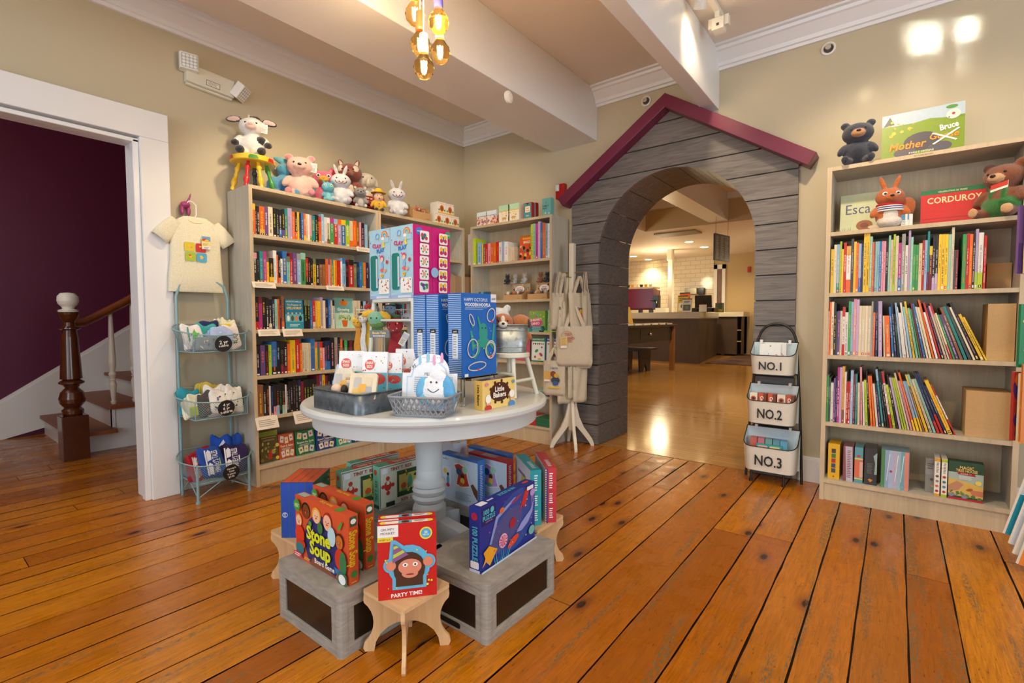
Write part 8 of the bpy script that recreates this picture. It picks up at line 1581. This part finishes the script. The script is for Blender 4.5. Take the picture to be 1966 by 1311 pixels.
for q in range(6):
    m_ = MB(); m_.lathe([(.03, 0), (.045, .05), (.05, .08)], ['e8e0cc', 'e8a83a', '2a2624'][q % 3], 'gloss', 14, cap=False); o = m_.build('coffee_cup'); o.location = (xa+L_-.15-.13*q, 12.95, 1.226+.7005); tagged(o, '%s cup on top of the espresso machine, %s from right' % (['cream', 'amber', 'dark'][q % 3], ordinal(q+1)), 'cup')
z0 = 1.226
wb('tray', 'white tray standing on the cafe counter beside the espresso machine', 'tray', cx_(1258, 12.5), cx_(1278, 12.5), 12.5, 12.72, z0, z0+.12, 'e4dcc8')
for i, (a, b_, pt, c_, Y, lb, c2) in enumerate([(1300, 1319, 567, 'd8b82a', 12.05, 'yellow brochure holder at the left on the cafe counter', 'f0ecd8'), (1303, 1322, 561, 'c8501e', 12.35, 'orange magazine standing behind the yellow one on the cafe counter', 'e8a82a'), (1309, 1327, 573, 'd8d6d0', 11.95, 'white framed picture leaflet at the front of the cafe counter', '4a4a4e')]):
    x0_, x1_ = cx_(a, Y), cx_(b_, Y); h_ = cz_((a+b_)/2, pt, Y)-z0; mb = MB(); mb.box(0, x1_-x0_, 0, .04, 0, h_, c_, 'print'); f = Face(mb, (0, 0, 0), (1, 0, 0), (0, 0, 1), x1_-x0_, h_); f.rect(.1, .1, .9, .55, c2); f.disc(.5, .35, .2, '5a6a4a'); f.rect(0, .94, 1, 1, '2a2a2a'); f.lines(.15, .65, .85, .85, 2, '4a4a4a'); o = mb.build('leaflet_holder'); o.matrix_world = T(x0_, Y, z0+.0006, 0, -8); tagged(o, lb, 'holder')
t = thing('cash_register', 'black point of sale screen and printer on the cafe counter', 'register', (cx_(1350, 12.3), 12.3, z0)); mb = MB(); mb.box(-.28, .28, -.1, .25, 0, .10, '151416', 'gloss'); mb.build('printer', t, bevel=.01); mb = MB(); mb.M = T(-.02, 0, .10, 20, -28); mb.box(-.17, .22, 0, .03, 0, .36, '121113', 'gloss'); mb.build('screen', t, bevel=.01); mb = MB(); mb.tube([(.05, .08, .09), (.02, .08, .32)], .03, '151416', 'gloss'); mb.build('stand', t)
wb('card_stand', 'small white card before the register on the cafe counter', 'card', cx_(1342, 11.98), cx_(1356, 11.98), 11.98, 12.01, z0, z0+.17, 'e4ded0')
wb('utensil_bin', 'grey green metal caddy at the right end of the cafe counter', 'caddy', cx_(1373, 13.2), cx_(1386, 13.2), 13.2, 13.4, z0, z0+.24, '6a7a6e', 'metal'); wb('snack_box', 'low yellow green snack box on the right of the cafe counter', 'box', cx_(1365, 12.6), cx_(1382, 12.6), 12.6, 12.8, z0, z0+.07, 'b8a82a', 'print')
YW = YT
def wl(name, label, cat, a, b_, c_, d_, col, dep, mat='paint'): return wb(name, label, cat, cx_(a, YW, c_), cx_(b_, YW, c_), YW-dep, YW-.001, cz_((a+b_)/2, d_, YW), cz_((a+b_)/2, c_, YW), col, mat, .01)
wl('towel_dispenser', 'silver towel dispenser on the tiled cafe wall', 'dispenser', 1317, 1340, 553, 565, 'a8a48e', .12, 'metal'); wl('soap_dispenser', 'black dispenser on the tiled wall right of the silver one', 'dispenser', 1342, 1354, 553, 566, '1a1816', .12, 'gloss')
YW = YT+.05; wl('fire_alarm', 'small red alarm on the far tan wall at the right', 'alarm', 1436, 1442, 512, 523, 'b8201e', .06, 'gloss'); YW = YT
x0_, x1_ = cx_(1371, YW, 520), cx_(1393, YW, 520); zt = cz_(1382, 508, YW); dw = x1_-x0_
mb = MB(); S1(mb, 'trim_white', x0_, x0_+.10, YW-.03, YW+.06, 0, zt); S1(mb, 'trim_white', x1_-.09, x1_, YW-.03, YW+.06, 0, zt); S1(mb, 'trim_white', x0_, x1_, YW-.03, YW+.06, zt-.13, zt)
mb.box(x0_+.1, x1_-.09, YW-.005, YW+.04, 0, zt-.13, '6f4628', 'wood_z'); 
for q in range(3): mb.box(x0_+.13, x1_-.12, YW-.012, YW-.005, .3+q*.8, .95+q*.8 if q < 2 else 2.4, '7a4e2c', 'wood_z')
struct('door_2', mb)
p = at(1373, 445, Y=9.6); t = thing('menu_board', 'black chalk menu board hanging from the cafe ceiling', 'sign', (p.x, p.y, 2.16)); mb = MB(); q2 = at(1401, 480, Y=10.15); v_ = Vector((q2.x-p.x, q2.y-p.y, 0)); L_ = v_.length; mb.M = Matrix.Rotation(atan2(v_.y, v_.x), 4, 'Z'); mb.box(0, L_, 0, .03, 0, .50, '1c1a18', 'paint'); f = Face(mb, (0, 0, 0), (1, 0, 0), (0, 0, 1), L_, .5); [f.lines(.06+.31*c_, .05, .30+.31*c_, .93, 22, 'a8a08c', .4, c_) for c_ in range(3)]; mb.build('board', t); mb = MB(); mb.M = Matrix.Rotation(atan2(v_.y, v_.x), 4, 'Z'); mb.tube([(.05, .015, .5), (.05, .015, .812)], .004, '8a8474', 'metal', 6); mb.build('rod', t); mb = MB(); mb.M = Matrix.Rotation(atan2(v_.y, v_.x), 4, 'Z'); mb.tube([(L_-.05, .015, .5), (L_-.05, .015, .812)], .004, '8a8474', 'metal', 6); mb.build('rod', t)
# display table with books and bench
tx0, tx1, ty0, ty1, tz = -5.0, -3.60, 7.75, 10.1, .95
t = thing('book_table', 'dark drawer table with brown wooden legs covered in books beyond the arch', 'table', (tx1, ty0, 0))
mb = MB(); mb.box(tx0-tx1, .02, -.05, ty1-ty0+.08, tz-.035, tz, '2a2320', 'paint'); mb.build('tabletop', t); mb = MB(); mb.box(tx0-tx1+.05, -.05, .02, ty1-ty0-.0, tz-.32, tz-.035, '1d1a19', 'paint'); mb.build('apron', t)
for x, y in ((-.07, 0), (-.07, ty1-ty0-.07), (tx0-tx1+.05, 0), (tx0-tx1+.05, ty1-ty0-.07)): mb = MB(); mb.box(x-.03, x+.06, y, y+.09, 0, tz-.035, '8a5a30', 'wood_z'); mb.build('leg', t)
mb = MB(); mb.box(-.055, -.045, .7, 1.5, tz-.27, tz-.08, '232020', 'paint'); d_ = mb.build('drawer', t); mb = MB(); mb.ell((-.02, 1.1, tz-.17), (.025, .03, .025), 'c8c4bc', 'metal'); k_ = mb.build('knob'); k_.parent = d_
rr = random.Random(9); cl = ['b8a08c', 'a83a3a', 'd8d0c0', '7a2a4a', 'e0d8c8', 'c8502e', '8a8a9a', 'efe6d4', 'b86a3a', 'd8c8a8', '5a3a5a', 'c83a3a']
for q in range(12):
    mb = MB(); mb.box(-.20, 0, 0, .16, 0, .03, cl[q], 'print'); mb.box(-.198, .001, .004, .156, .003, .027, 'ece4d2', 'paper'); o = mb.build('hardcover_book'); o.location = (tx1-.01-.02*(q % 2), ty0-.0+.19*q, tz+.0005); tagged(o, 'book lying flat along the table edge beyond the arch, %s from front' % ordinal(q+1), 'book', 'books lying flat on the far table')
for q in range(7):
    c_ = ['b8782e', 'ddd4c0', 'c8402e', 'e4dcc8', '3a2a24', 'b8301e', 'c8a03a'][q]; mb = MB(); mb.box(0, .045+.02*(q % 3), 0, .2, 0, .34-.02*(q % 3), c_, 'print'); f = Face(mb, (0, 0, 0), (1, 0, 0), (0, 0, 1), .05, .32); f.lines(.2, .2, .8, .8, 12, 'e8e0cc')
    o = mb.build('hardcover_book'); o.matrix_world = T(-4.45+.085*q, 8.5, tz+.0005, 0, 0, -4-1.5*q); tagged(o, '%s book standing upright on the far table, %s from left' % (['ochre', 'cream', 'red', 'pale', 'dark', 'crimson', 'mustard'][q], ordinal(q+1)), 'book', 'books standing on the far table')
t = thing('bench', 'small black wooden bench under the book table beyond the arch', 'bench', (-4.0, 9.5, 0)); mb = MB(); mb.box(-.55, .05, -.3, .5, .42, .46, '171415', 'paint'); mb.build('seat', t)
for x in (-.45, -.05):
    mb = MB(); mb.M = Matrix(((0, 0, 1, x), (1, 0, 0, 0), (0, 1, 0, 0), (0, 0, 0, 1))); mb.prism([(-.2, 0), (-.05, 0), (.05, .16), (.15, 0), (.3, 0), (.34, .42), (-.24, .42)], 0, .035, '171415', 'paint'); mb.build('leg_panel', t)
